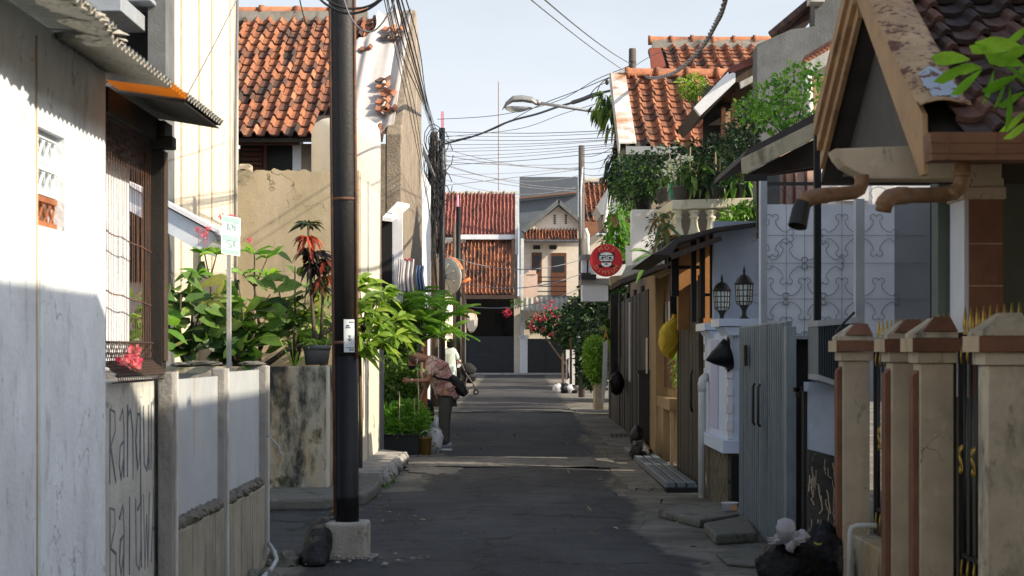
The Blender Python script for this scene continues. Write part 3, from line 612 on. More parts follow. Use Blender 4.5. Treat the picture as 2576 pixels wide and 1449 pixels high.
mb.build('graffiti', sp_, lw)
mb = MB()
for i in range(26):
    c = (XW - .005 + R.uniform(-.04, .03), 7.95 + R.uniform(0, .5), 1.375 + R.uniform(-.02, .05))
    for _ in range(4): mb.leaf(c, rdir(), .03, .025, .1, R.random(), 1)
mb.v = [p for p in mb.v]; 
mb = MB(); cloud_leaves(mb, [((XW - .0, 8.15, 1.385), (.03, .2, .03)), ((XW - .01, 8.3, 1.42), (.03, .1, .05))], 130, .035, .028, .2, 2, tmin=.0, tmax=1)
one(mb, 'blossom', 'flower_pink', 'pink blossoms caught in the wire mesh tray of the white house', 'flowers')

# ---------------------------------------------------------------- concrete post fence
XL = -1.69
t = thing('concrete_fence', 'grey concrete post fence with corrugated metal infill, left of the pole', 'fence', (-1.74, 10.4, 0))
for (a, b, xw) in ((8.73, 8.87, .075), (10.29, 10.40, .08), (11.98, 12.09, .11)):
    mb = MB(); mb.box(XL - xw, XL, a, b, 0, 1.352 + R.uniform(-.006, .006)); mb.build('post', 'concrete', t, bevel=.008)
for y in (8.80, 10.36, 12.055): mb = MB(); mb.box(XL + .0, XL + .008, y, y + .03, .0, 1.35); mb.build('pale_strip', 'pvc', t)
mb = MB(); mb.box(-6, -1.80, 12.0, 12.08, 0, 1.3); mb.build('return_wall', 'concrete', t)
for (a, b, zt) in ((8.88, 10.28, 1.305), (10.41, 11.97, 1.325)):
    corrug((XL - .055, a, .57), (0, 1, 0), (0, 0, 1), b - a, zt - .57, .06, .011, .004).build('metal_panel', 'panel_grey', t, True)
    mb = MB(); mb.prism([(XL - .13, a, 0), (XL - .004, a, 0), (XL - .004, a, .535), (XL - .03, a, .585), (XL - .13, a, .6)], (0, b - a, 0)); mb.build('base_wall', 'fence_wall', t, bevel=.01)
    mb = MB()
    k = int((b - a) / .13)
    for i in range(k): mb.blob((XL - .035 + R.uniform(-.01, .01), a + .07 + i * (b - a - .1) / k, .575), (.05, .075, .035), .35, 10, 7, i + int(a * 10))
    mb.build('coping_rubble', 'stone', t)
mb = MB(); mb.tube([(XL + .004, 11.95, .88), (XL + .03, 11.9, .88), (XL + .09, 11.9, .82), (XL + .12, 11.85, .76)], .006, 6)
one(mb, 'wire', 'panel_grey', 'short bent wire sticking out of the last concrete fence post', 'wire')
mb = MB(); mb.tube([W(x, y, d) for x, y, d in ((676, 1368, 11.95), (690, 1388, 11.7), (696, 1408, 11.4), (684, 1430, 11.1), (668, 1446, 10.9), (640, 1480, 10.6))], .015, 8)
one(mb, 'hose', 'pvc_grey', 'grey plastic hose curling out at the foot of the concrete fence', 'hose', smooth=True)
lb = ['flat broken stone lying on the fence-side planter top, left', 'long broken stone lying on the planter top beside the sign post', 'flat broken stone lying on the planter top near the grey pot']
for i, (x0, x1, y0, y1) in enumerate(((430, 500, 911, 924), (462, 560, 908, 921), (604, 668, 908, 922))):
    mb = MB(); D = 12.05; c = W((x0 + x1) / 2, (y0 + y1) / 2, D)
    mb.blob((c.x, D - .02, c.z), ((x1 - x0) / 2 / F * D, .1, .018), .3, 16, 9, i); one(mb, 'cap_stone', 'stone', lb[i], 'stone', 'stones on the planter top')

# ---------------------------------------------------------------- cream tower house behind
XT = -3.7
t = thing('cream_house', 'tall cream panelled house rising above the left planter', 'house', (-5, 20, 0))
mb = MB(); mb.box(-7, XT, 19.2, 23.6, 0, 10); mb.build('wall', 'cream_panel', t)
mb = MB()
for d in (455, 500, 532, 578): 
    y = DX(d, XT); mb.box(XT, XT + .014, y - .03, y + .03, 0, 10)
mb.build('seam', 'pale_tan', t, bevel=.003)
mb = MB(); mb.tube([(XT + .03, 23.2, 1), (XT + .035, 23.1, 4), (XT + .03, 23.3, 5.6), (XT + .06, 23.25, 8), (XT + .03, 23.3, 9.9)], .022, 6); mb.build('conduit', 'cable_grey', t, True)
mb = MB(); mb.box(wx(372, 18.7), XT + .002, 18.7, 19.2, 0, 10); mb.build('corner_column', 'grey_wall', t)
mb = MB(); mb.px(-80, 305, -14, 28, 17.6, 1.2); mb.px(300, 378, -10, 2, 18.4, .6); mb.build('eave_gutter', 'steel_grey', t, bevel=.01)
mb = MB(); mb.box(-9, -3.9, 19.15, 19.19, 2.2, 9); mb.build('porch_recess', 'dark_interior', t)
mb = MB(); mb.px(288, 298, 22, 260, 18.9, .06); mb.build('porch_post', 'strap_red', t)
mb = MB(); D = 17.9
mb.ppx([(318, 452), (552, 578), (556, 592), (330, 470)], D, .9); mb.build('canopy_sheet', 'white_paint', t)
mb = MB(); mb.ppx([(324, 470), (548, 592), (508, 636), (322, 528)], D + .05, .8); mb.build('canopy_fascia', 'sheet_blue', t)
mb = MB(); mb.tube([W(540, 586, D), W(556, 592, D), W(557, 600, D), W(545, 603, D)], .02, 8); mb.build('gutter_end', 'steel_grey', t, True)

# ---------------------------------------------------------------- planter wall and beige wall
t = thing('planter_wall', 'mouldy low plaster wall holding the raised plant bed', 'planter', (-3, 17.4, 0))
mb = MB(); mb.box(-8, -1.87, 17.4, 17.55, 0, 1.3); mb.box(-2.02, -1.87, 17.55, 20.05, 0, 1.3); mb.build('wall', 'old_plaster', t, bevel=.012)
mb = MB(); mb.box(-1.875, -1.855, 17.42, 17.62, .0, 1.305); mb.build('corner_strip', 'cream_panel', t)
mb = MB(); mb.box(-8, -2.02, 17.55, 20.05, 1.0, 1.22); mb.build('soil_bed', 'soil', t)
t = thing('beige_wall', 'tall stained beige plaster wall behind the plants with a crumbling top', 'wall', (-2.7, 20.1, 0))
top = [(W(597, 430, 20.1).x, 3.5)]
x = -3.15
while x < -1.78: top.append((x, 3.49 + .03 * mnoise.noise(V((x * 9, 0, 0))) + .02 * R.uniform(-1, 1))); x += .04
mb = MB(); pts = [(-3.163, 20.1, 0), (-1.78, 20.1, 0)] + [(a, 20.1, b) for a, b in top[::-1]]
mb.prism(pts, (0, .16, 0)); mb.build('front_wall', 'beige', t)
mb = MB(); mb.box(-1.94, -1.779, 20.262, 23.0, 0, 3.47); mb.build('side_wall', 'cream_panel', t)
mb = MB(); mb.box(-1.781, -1.77, 21.15, 21.22, 0, 3.47); mb.build('seam', 'concrete', t)
mb = MB(); mb.px(600, 630, 412, 432, 20.1, .2); mb.build('loose_block', 'pillar', t, bevel=.015)
# ---------------------------------------------------------------- water tank
t = thing('water_tank', 'round-topped white water tank between the beige wall and the tiled house', 'tank', (-2.27, 23.6, 0))
mb = MB(); zt = wz(303, 23.6); mb.lathe([(.455, 2.3), (.458, zt - .25), (.45, zt - .14), (.41, zt - .05), (.33, zt), (.0, zt + .01)], (-2.27, 23.6, 0), 36); mb.build('tank_body', pm('white tank', (.52, .49, .44), stains=[((.36, .34, .3), .56, .8, 3, ST)], var=.06), t, True)
mb = MB(); mb.lathe([(.5, 0), (.5, 2.3)], (-2.27, 23.62, 0), 24); mb.build('tank_base', 'grey_wall', t)

# ---------------------------------------------------------------- tiled left house
t = thing('tiled_house', 'old house with orange clay tile roof behind the black pole', 'house', (-3.5, 29, 0))
mb = MB(); mb.box(-7.5, -2.0, 27.25, 33, 0, 4.55); mb.box(wx(757, 27), -2.0, 27.0, 27.25, 0, 4.6)
mb.build('wall', 'rough_brown', t)
mb = MB(); mb.prism([(-1.755, 27.0, 0), (-1.755, 27.0, 4.75), (-1.755, 31.0, 7.4), (-1.755, 32.6, 6.5), (-1.755, 33, 0)], (-.24, 0, 0)); mb.build('gable_parapet', 'rough_brown', t, bevel=.02)
mb = MB(); mb.px(736, 757, 345, 460, 26.95, .3); mb.build('window_pillar', 'white_paint', t)
mb = MB(); mb.px(604, 736, 362, 470, 27.22, .04); mb.build('window_opening', 'glass', t)
mb = MB(); mb.px(663, 671, 364, 440, 27.15, .05); mb.px(604, 735, 432, 440, 27.15, .05); mb.build('window_frame', 'strap_red', t)
mb = MB()
for i in range(5): mb.px(607, 660, 372 + i * 12, 380 + i * 12, 27.17, .03)
mb.build('shutter', 'brown_wood', t)
mb = MB(); mb.px(596, 752, 336, 364, 26.6, .08); mb.build('eave_board', pm('dark red board', (.12, .05, .04), var=.25), t)
e0, e1 = (26.35, 4.6), (31.0, 7.2)
vv = V((0, e0[0] - e1[0], e0[1] - e1[1])); LV = vv.length; NV = 16; NU = 15; TW = .205; TL = LV / NV
x0 = -2.01 - NU * TW
def keep(i, j):
    k = NU - 1 - i                                   # columns from the right
    if j >= NV: return False
    if j in (0, 1, 2): return k > 1
    if j < 9: return k > 4
    if j < 13: return k > 2 + (j < 11)
    if j < 15: return k > 4
    return k > 2 or k in (0, 1)
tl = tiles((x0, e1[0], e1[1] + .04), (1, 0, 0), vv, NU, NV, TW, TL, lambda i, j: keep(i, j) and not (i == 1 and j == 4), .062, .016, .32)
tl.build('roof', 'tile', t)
mb = MB(); mb.prism([(x0 - 1, e1[0], e1[1] - .02), (-2.0, e1[0], e1[1] - .02), (-2.0, e0[0] + .1, e0[1] + .02), (x0 - 1, e0[0] + .1, e0[1] + .02)], (0, 0, -.06)); mb.build('roof_deck', 'under', t)
mb = MB(); mb.prism([(x0 - 1, 31.0, 7.1), (-2.0, 31.0, 7.1), (-2.0, 33.5, 5.6), (x0 - 1, 33.5, 5.6)], (0, 0, -.06)); mb.build('rear_roof', 'tile_dark', t)
ridge((x0 - .6, 31.0, 7.36), (-2.62, 31.0, 7.36), .52, .1).build('ridge_tiles', 'tile', t, True)
mb = MB(); mb.box(x0 - .6, -2.6, 30.88, 31.12, 7.1, 7.36); mb.build('ridge_bed', 'ridge_mortar', t)
# tarpaulin
def tarp(a, b):
    j = b; y = e1[0] + (e0[0] + .05 - e1[0]) * j; z = e1[1] + .16 + (e0[1] - e1[1]) * j
    l = (-2.42 if j < .22 else (-2.42 - (j - .22) * 4 if j < .3 else (-2.74 if j < .72 else (-2.74 + (j - .72) * 3 if j < .78 else -2.56)))) - .02 * sin(j * 30); x = l + (-1.83 - l) * a
    k = mnoise.noise(V((x * 2.2, j * 1.3, 4)))
    fold = .045 * sin(x * 26 + 3 * k + j * 2) * (.35 + .65 * abs(k)) + .07 * k + .10 * max(0, a - .8) * 5 * (1 - .3 * j)
    return V((x, y, z + fold + .06 * max(0, .12 - j) * 8 * sin(x * 14)))
mb = MB().grid(tarp, 60, 70)
h = one(mb, 'tarpaulin', 'tarp', 'creased white tarpaulin spread over the broken right end of the orange tile roof', 'tarpaulin', smooth=True)
so_ = h.ob.modifiers.new('thick', 'SOLIDIFY'); so_.thickness = .006
TB = {}
def loose(px_, py_, up=0., rot=0., base=None):
    # one or more loose tiles lying on the tarp slope
    j = None; best = 9
    for k in range(101):
        q = tarp(.6, k / 100); yy = CY - (q.z - H) / q.y * F
        if abs(yy - py_) < best: best = abs(yy - py_); j = k / 100
    a = 0; x_ = wx(px_, e1[0] + (e0[0] - e1[0]) * j); up *= .5
    y = e1[0] + (e0[0] - e1[0]) * j; z = e1[1] + .2 + (e0[1] - e1[1]) * j + up
    vn = vv.normalized(); un = (V((1, 0, 0)) * cos(rot) + V((0, vn.y, vn.z)) * sin(rot)); v2 = (vn * cos(rot) - V((1, 0, 0)) * sin(rot))
    return tiles((x_ - .1, y + .1, z + .055), un, v2, 1, 1, .2, .22, None, .05, .002, .1)
spots = [(982, 82, .05, .2, 'upper left loose tile of the stack near the ridge on the tarpaulin'), (1003, 84, .04, .1, 'upper right loose tile of the stack near the ridge on the tarpaulin'),
         (975, 103, .03, .1, 'lower left loose tile of the stack near the ridge on the tarpaulin'), (996, 106, .02, .0, 'lower right loose tile of the stack near the ridge on the tarpaulin'),
         (922, 132, .02, .05, 'single loose tile lying alone mid-tarpaulin beside the pole'),
         (972, 213, .06, .3, 'raised loose tile of the pair halfway down the tarpaulin'), (966, 228, .02, .1, 'lower loose tile of the pair halfway down the tarpaulin'),
         (960, 250, .06, -.5, 'crooked loose tile heading the lowest stack on the tarpaulin'), (982, 252, .06, .2, 'loose tile beside the crooked one in the lowest stack'),
         (966, 268, .04, .1, 'middle loose tile of the lowest stack on the tarpaulin'), (962, 284, .02, 0, 'bottom left loose tile of the lowest stack at the eave'), (982, 286, .02, .05, 'bottom right loose tile of the lowest stack at the eave')]
for (a, b, c, d, l_) in spots: one(loose(a, b, c, d), 'roof_tile', 'tile', 'orange ' + l_, 'roof tile', 'loose tiles lying on the tarpaulin')

# ---------------------------------------------------------------- canopy house and white house further along the left
t = thing('narrow_house', 'narrow white house with a small canopy beyond the tiled house', 'house', (-2.1, 34, 0))
mb = MB(); mb.box(-4, -1.86, 33.2, 38.3, 0, 5.0); mb.build('wall', 'white_paint', t); mb = MB(); mb.box(-5, -2.3, 38.4, 46, 0, 3.6); mb.build('low_wing', 'cream_far', t)
ft = thing('far_left_house', 'cream house far along the left behind the dark poles', 'house', (-4, 60, gz(60))); mb = MB(); mb.box(-6, -2.62, 50, 74, 0, 4.3); mb.build('wall', 'cream_far', ft); mb = MB(); mb.prism([(-2.45, 49.8, 4.3), (-4.3, 49.8, 5.2), (-6, 49.8, 4.3)], (0, 24.4, 0)); mb.build('roof', 'tile_dark', ft)
mb = MB(); mb.px(1050, 1062, 365, 760, 34.5, .12); mb.build('corner_pipe', 'white_paint', t)
mb = MB(); mb.prism([W(x, y, 40) for x, y in ((1062, 360), (1084, 412), (1084, 420), (1060, 380))], (-.02, 2.5, 0)); mb.build('eave', 'grey_wall', t)
mb = MB(); mb.px(960, 986, 545, 760, 25.2, .1); mb.build('doorway', 'black', t)
mb = MB(); mb.prism([W(962, 546, 25.0), W(986, 549, 25.0), W(1030, 513, 26.8), W(1000, 507, 26.8)], (0, 0, -.05)); mb.build('canopy', 'white_paint', t)
mb = MB(); mb.px(986, 1012, 522, 760, 25.4, .1); mb.build('white_panel', 'white_paint', t)
mb = MB(); mb.px(985, 991, 640, 760, 25.3, .06); mb.build('gate_post', 'steel_grey', t)
def hang(px_, D, name, mat, label, fr):
    x0, x1, y0, y1 = px_
    f = lambda a, b: W(x0 + (x1 - x0) * a + 2 * sin(b * 5 + fr), y0 + (y1 - y0) * b, D) + V((0, .05 * sin(a * 16 + fr) * (.3 + b), 0))
    h = one(MB().grid(f, 24, 12), name, mat, label, 'laundry', 'laundry hung by the narrow white house', smooth=True)
    h.ob.modifiers.new('thick', 'SOLIDIFY').thickness = .006
hang((1000, 1014, 650, 745), 25.0, 'hanging_cloth', 'cloth_white', 'plain white cloth hanging narrowest at the left of the laundry', 1)
hang((1012, 1040, 652, 735), 25.1, 'hanging_cloth', 'cloth_white', 'white cloth with a red hem hanging in the laundry', 2)
mb = MB(); mb.tube([W(1010 + i * 2.6, 653 + 2 * sin(i * 1.4), 25.08) for i in range(12)], .01, 6); one(mb, 'hem_ribbon', 'flower_red', 'wavy red hem along the top of the hung white cloth', 'ribbon')
hang((1047, 1066, 668, 730), 25.2, 'hanging_jeans', 'cloth_blue', 'dark blue garment hanging below the drain pipe', 3)
# ================================================================ front pole, garbage bag, street sign
PX, PD = -1.183, 12.42
t = thing('utility_pole', 'thick dark steel utility pole on a square concrete footing, nearest pole', 'pole', (PX, PD, 0))
mb = MB(); mb.box(PX - .148, PX + .148, PD - .15, PD + .15, -.02, .262)
b_ = mb.build('footing', 'base_concrete', t, bevel=.02)
mb = MB()
for i in range(60):
    a = R.uniform(0, 2 * pi); k = R.uniform(.16, .34) if R.random() < .6 else R.uniform(.2, .7); s_ = R.uniform(.004, .013) * (1.6 if R.random() < .12 else 1); mb.blob((PX + cos(a) * k, PD - abs(sin(a)) * k, .036), (s_ * 1.5, s_ * 1.2, s_ * .7), .4, 7, 5, i)
cr_ = mb.build('crumbs', 'concrete', b_); cr_.ob['kind'] = 'stuff'
def pc(z): return V((PX - .032 * z / 3.9, PD, z))
mb = MB(); mb.tube([pc(.2), pc(.42), pc(.44), pc(.445), pc(1.42)], [.082, .082, .086, .082, .082], 24); mb.build('lower_shaft', 'pole_black', t, True)
mb = MB(); mb.tube([pc(1.42), pc(2.55), pc(2.57), pc(7.2)], [.0845, .0855, .088, .087], 24); mb.build('upper_shaft', 'pole_steel', t, True)
mb = MB(); 
for z in (2.5, 1.5): mb.tube([pc(z), pc(z + .02)], [.0895, .0895], 24)
mb.tube([pc(.3) + V((-.078, -.03, 0)), pc(3.9) + V((-.083, -.03, 0))], .016, 8); mb.tube([pc(1.4) + V((.078, -.045, 0)), pc(4.2) + V((.083, -.045, 0))], .011, 8)
mb.build('side_strip', 'rust', t, True)
def patch(z0, z1, a0, a1, r_, n=8):
    f = lambda a, b: pc(z0 + (z1 - z0) * b) + V((sin(a0 + (a1 - a0) * a) * r_, -cos(a0 + (a1 - a0) * a) * r_, 0)); return MB().grid(f, n, 2)
za, zb = wz(886, PD), wz(804, PD)
st = patch(za, zb, -.06, .82, .0895).build('sticker', 'paper', t)
ink = pm('printed ink', (.06, .08, .12), bump=0)
mb = MB()
def ipatch(u0, u1, v0, v1): 
    q = patch(za + (zb - za) * v0, za + (zb - za) * v1, -.06 + .88 * u0, -.06 + .88 * u1, .0902, 3); mb.add(q.v, q.f)
for a in ((.45, .95, .9, .93), (.2, .5, .78, .83), (.15, .6, .73, .765), (.35, .65, .495, .515), (.4, .62, .465, .485), (.47, .57, .36, .46), (.33, .42, .37, .42), (.62, .7, .37, .42), (.4, .62, .335, .36), (.2, .95, .12, .145), (.48, .62, .04, .1), (.68, .9, .05, .09)): ipatch(*a)
mb.build('print', ink, st)
mb = MB()
bp = [(789, 1444, 11.9, 14), (790, 1432, 11.92, 30), (793, 1400, 12.05, 36), (799, 1368, 12.2, 36), (808, 1342, 12.38, 34), (824, 1322, 12.52, 28), (846, 1308, 12.6, 20), (868, 1302, 12.62, 11), (900, 1304, 12.62, 3)]
pth = []; rad = []
for i in range(len(bp) - 1):
    for j in range(5):
        k = j / 5; q = [bp[i][m] * (1 - k) + bp[i + 1][m] * k for m in range(4)]; pth.append(W(q[0], q[1], q[2])); rad.append(q[3] / F * q[2])
mb.tube(pth, rad, 30)
mb.v = [p + V((mnoise.noise(p * 9), mnoise.noise(p * 9 + V((5, 0, 0))), mnoise.noise(p * 9 + V((0, 7, 0))))) * .022 + V((mnoise.noise(p * 28), 0, mnoise.noise(p * 28 + V((3, 3, 3))))) * .008 for p in mb.v]
for p in mb.v: p.z = max(p.z, .012)
t = thing('garbage_bag', 'black garbage bag slumped behind the pole footing', 'garbage bag', (W(800, 1400, 12.0).x, 12.0, 0))
mb.build('sack', 'bag_black', t, True)
mb = MB(); mb.tube([W(x, y, 12.6) for x, y in ((832, 1302), (835, 1287), (839, 1283), (843, 1285), (847, 1300))], .006, 6); mb.build('drawstring', 'yellow', t, True)
mb = MB(); mb.grid(lambda a, b: W(806 + 48 * a, 1322 - 32 * a ** .7 + 4 * b + 2 * sin(a * 9), 12.4 - .03 * b) , 14, 5); mb.build('sheen_fold', pm('grey bag sheen', (.035, .042, .05), rough=.4, bump=.6, bsc=15), t, True)  # paler grey sheet colours in the highlight along the bag's top

t = thing('street_sign', 'faded teal two-plate street name sign on a thin post among the plants', 'sign', (wx(575, 13.6), 13.6, 0))
mb = MB(); mb.box(wx(570, 13.6), wx(580, 13.6), 13.6, 13.64, 0, wz(640, 13.6)); mb.build('post', 'light_concrete', t)
sx0, sx1 = wx(559, 13.6), wx(594, 13.6); zt_, zm_, zb_ = wz(541, 13.6), wz(587, 13.6), wz(638, 13.6)
dv = V((sx1 - sx0, .20, 0))
for k, (z1, z0, txt) in enumerate(((zt_, zm_, 'IRONI'), (zm_ - .004, zb_, 'YSSDR'))):
    mb = MB(); dz = -.012
    a = V((sx0 + .004 * (k == 0), 13.56, 0)); mb.prism([a + V((0, 0, z0)), a + dv + V((0, 0, z0 + dz)), a + dv + V((0, 0, z1 + dz)), a + V((0, 0, z1))], (.004, .006, 0)); pl = mb.build('plate', 'sign_white', t)
    n = V((dv.y, -dv.x, 0)).normalized(); n = n if n.y < 0 else -n
    hh = z1 - z0; mb = MB()
    for (f0, f1) in ((.66, .94),) if k == 0 else ((.72, .97), (.05, .26)):
        q = a + n * .002; mb.prism([q + dv * .04 + V((0, 0, z0 + hh * f0)), q + dv * .96 + V((0, 0, z0 + hh * f0 + dz)), q + dv * .96 + V((0, 0, z0 + hh * f1 + dz)), q + dv * .04 + V((0, 0, z0 + hh * f1))], n * .001)
    mb.build('band', 'sign_teal', pl)
    c = a + dv * .5 + n * .004 + V((0, 0, z0 + hh * (.36 if k == 0 else .5)))
    m4 = Matrix((dv.normalized(), V((0, 0, 1)), n)).transposed().to_4x4()
    o = text(None, txt, hh * .6, Matrix.Translation(c) @ m4, 'lettering', 'sign_teal', t, .52)

# ================================================================ planter plants
def shrub_broad(label, base, pts, n, L, wd, mat='leaf_broad', group='broad-leaved shrubs in the raised bed', tr=(0, 1)):
    t = thing('broadleaf_shrub', label, 'shrub', base, group); base = V(base); mb = MB(); st = MB()
    for p in pts:
        p = V(p); mid = base.lerp(p, .5) + V((R.uniform(-.06, .06), R.uniform(-.05, .05), .02)); st.tube([base, mid, p], [.016, .012, .006], 6)
        for i in range(n):
            f = R.uniform(.35, 1.02); q = base.lerp(mid, f * 2) if f < .5 else mid.lerp(p, min(1, f * 2 - 1))
            a = R.uniform(0, 2 * pi); d = V((cos(a), sin(a) - .25, R.uniform(-.1, .8) if f < .85 else R.uniform(.2, 1.1)))
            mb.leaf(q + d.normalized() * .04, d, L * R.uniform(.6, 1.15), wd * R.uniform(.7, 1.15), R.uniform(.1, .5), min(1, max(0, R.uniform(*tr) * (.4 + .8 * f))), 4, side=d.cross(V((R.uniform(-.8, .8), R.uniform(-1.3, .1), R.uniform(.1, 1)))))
    mb.build('foliage', mat, t, True); st.build('stem', 'bark', t, True); return t
B = lambda x, y, D: W(x, y, D)
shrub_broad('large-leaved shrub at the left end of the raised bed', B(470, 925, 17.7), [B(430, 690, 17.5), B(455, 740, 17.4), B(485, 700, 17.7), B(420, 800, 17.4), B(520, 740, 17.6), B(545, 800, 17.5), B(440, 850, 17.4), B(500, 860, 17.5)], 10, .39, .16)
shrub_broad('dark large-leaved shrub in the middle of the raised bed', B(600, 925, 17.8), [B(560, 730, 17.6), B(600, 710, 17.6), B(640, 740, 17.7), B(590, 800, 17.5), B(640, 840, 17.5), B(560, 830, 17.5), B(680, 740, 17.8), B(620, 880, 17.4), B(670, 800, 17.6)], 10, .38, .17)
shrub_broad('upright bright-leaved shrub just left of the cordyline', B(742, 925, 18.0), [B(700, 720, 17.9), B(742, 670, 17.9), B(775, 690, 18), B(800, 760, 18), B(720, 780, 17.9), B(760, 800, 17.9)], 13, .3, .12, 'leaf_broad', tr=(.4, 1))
shrub_broad('low dark shrub between the fence and the white house post', B(345, 960, 14.5), [B(330, 800, 14.5), B(350, 740, 14.6), B(320, 860, 14.4), B(360, 830, 14.5), B(430, 720, 15.2)], 12, .24, .1, 'leaf_fern', None)
def frangi(label, base, tips, fl, n=9, L=.2):
    t = thing('frangipani', label, 'shrub', base, 'frangipani plants in the raised bed'); mb = MB(); st = MB(); b = V(base); fm = MB()
    for (p, forks) in tips:
        p = V(p); st.tube([b, b.lerp(p, .5) + V((.02, 0, 0)), p], [.022, .017, .012], 7)
        for q in forks:
            q = V(q); st.tube([p, p.lerp(q, .5) + V((0, 0, -.01)), q], [.011, .009, .007], 6)
            for i in range(n):
                a = i / n * 2 * pi + R.random(); mb.leaf(q, (cos(a), sin(a) * .8 - .1, R.uniform(.15, .9)), L * R.uniform(.7, 1.1), .055, R.uniform(.2, .5), R.uniform(.2, 1), 3)
    mb.build('foliage', 'leaf_fern', t, True); st.build('branch', 'bark', t, True)
    for p in fl:
        p = V(p); cloud_leaves(fm, [(p, (.03, .03, .022))], 22, .026, .022, .1, 2)
        fm.tube([p - V((0, 0, .14)), p], .004, 5)
    fm.build('blossom', 'flower_pink', t); return t
frangi('frangipani with a pink flower head against the blue canopy', B(540, 925, 17.9), [(B(528, 700, 17.8), [B(515, 640, 17.8), B(545, 640, 17.8), B(500, 690, 17.7)])], [B(500, 578, 17.8), B(517, 584, 17.8), B(513, 592, 17.7), B(523, 578, 17.8)], 8, .24)
frangi('frangipani with bare forks and one red bud before the beige wall', B(655, 925, 18.4), [(B(640, 720, 18.3), [B(612, 690, 18.3), B(640, 640, 18.3), B(672, 650, 18.4), B(668, 700, 18.3)])], [B(628, 605, 18.3)], 9, .3)
frangi('frangipani rising behind the teal street sign', B(590, 925, 18.8), [(B(575, 700, 18.8), [B(572, 600, 18.8)])], [B(558, 545, 18.8), B(580, 546, 18.8), B(588, 548, 18.7)], 5, .16)
# leaning trunk
mb = MB(); mb.tube([B(660, 925, 17.75), B(720, 880, 17.75), B(790, 855, 17.8), B(835, 825, 17.8), B(850, 800, 17.9)], [.03, .026, .024, .02, .014], 9); mb.tube([B(742, 870, 17.75), B(740, 820, 17.75)], [.02, .018], 8)
mb.tube([B(640, 925, 17.85), B(665, 850, 17.8), B(690, 790, 17.8), B(740, 760, 17.8)], [.02, .018, .014, .01], 8); mb.tube([B(605, 925, 17.9), B(612, 860, 17.8), B(630, 800, 17.8)], [.02, .017, .01], 8)
t = thing('leaning_tree', 'bare grey branches leaning low across the raised bed', 'tree', B(655, 925, 17.8)); mb.build('trunk', 'bark', t, True)
mb = MB(); 
for p in (B(850, 800, 17.9), B(740, 815, 17.75), B(745, 760, 17.8), B(633, 800, 17.8)):
    for i in range(7): mb.leaf(p, rdir() + V((0, 0, .5)), .16, .05, .4, R.random(), 3)
mb.build('crown', 'leaf_broad', t, True)
# cordyline in a pot
t = thing('potted_cordyline', 'cordyline with red and dark leaf rosettes in a grey ribbed pot', 'potted plant', B(795, 918, 17.6))
mb = MB(); c = B(797, 918, 17.6); r1 = 33 / F * 17.6
mb.lathe([(r1 * .85, 0), (r1, .14), (r1, .15), (r1 * 1.07, .152), (r1 * 1.07, .195), (r1 * .98, .197), (r1 * .95, .17), (0, .17)], c, 28); mb.build('pot', 'pot_grey', t, True)
mb = MB(); mb.tube([c + V((-.02, .0, .17)), B(785, 760, 17.7), B(778, 640, 17.7), B(775, 560, 17.7)], [.02, .018, .014, .01], 7); mb.tube([c + V((.03, .02, .17)), B(815, 700, 17.75), B(818, 640, 17.75)], [.016, .013, .01], 7); mb.build('stem', 'bark', t, True)
mb = MB()
for (x, y, n, L, t0, t1, dp) in ((775, 566, 22, .17, .45, .62, .6), (775, 600, 22, .17, .62, 1, 1.2), (772, 628, 18, .16, .5, .95, 1.4), (795, 640, 34, .2, 0, .42, .7), (788, 668, 24, .19, 0, .45, 1.1), (820, 660, 22, .17, .1, 1, 1.1), (818, 700, 20, .17, .6, 1, 1.5), (800, 720, 14, .16, .45, .7, 1.0)):
    p = B(x, y, 17.7)
    for i in range(int(n * 1.5)):
        a = R.uniform(0, 2 * pi); mb.leaf(p, (cos(a), sin(a), R.uniform(.1, .9)), L * R.uniform(.8, 1.25), .05, dp * R.uniform(.6, 1.1), R.uniform(t0, t1), 4)
mb.build('foliage', 'leaf_red', t, True)
mb = MB()
for i in range(70): mb.leaf(c + V((R.uniform(-.12, .12), R.uniform(-.1, .1), .18)), (R.uniform(-1, 1), R.uniform(-1, 1), R.uniform(.3, 1.6)), R.uniform(.1, .24), .03, .5, R.random(), 3)
mb.build('underplanting', 'leaf_lime', t, True)
t = thing('agave', 'yellow-edged sword-leaved plant in the bed left of the grey pot', 'plant', B(742, 925, 17.5)); mb = MB(); c = B(740, 925, 17.5)
for (dx, dy, wd) in ((-38, -90, .05), (-30, -60, .04), (-5, -80, .035), (12, -50, .035), (-50, -40, .03), (25, -35, .03), (-20, -30, .04)):
    d = B(740 + dx, 925 + dy, 17.5) - c; mb.leaf(c + V((0, R.uniform(-.03, .06), 0)), d, d.length, wd, .12, R.uniform(.6, 1), 4)
mb.build('foliage', 'leaf_lime', t, True)
bush('yellow_shrub', 'loose yellow-green bush filling the bed behind the grey pot', 'shrub', B(815, 925, 18.4), [(B(775, 830, 18.5), (.26, .15, .2)), (B(815, 790, 18.5), (.16, .15, .3))], 330, .1, .03, 'leaf_lime', None, 5, .008, seg=3)
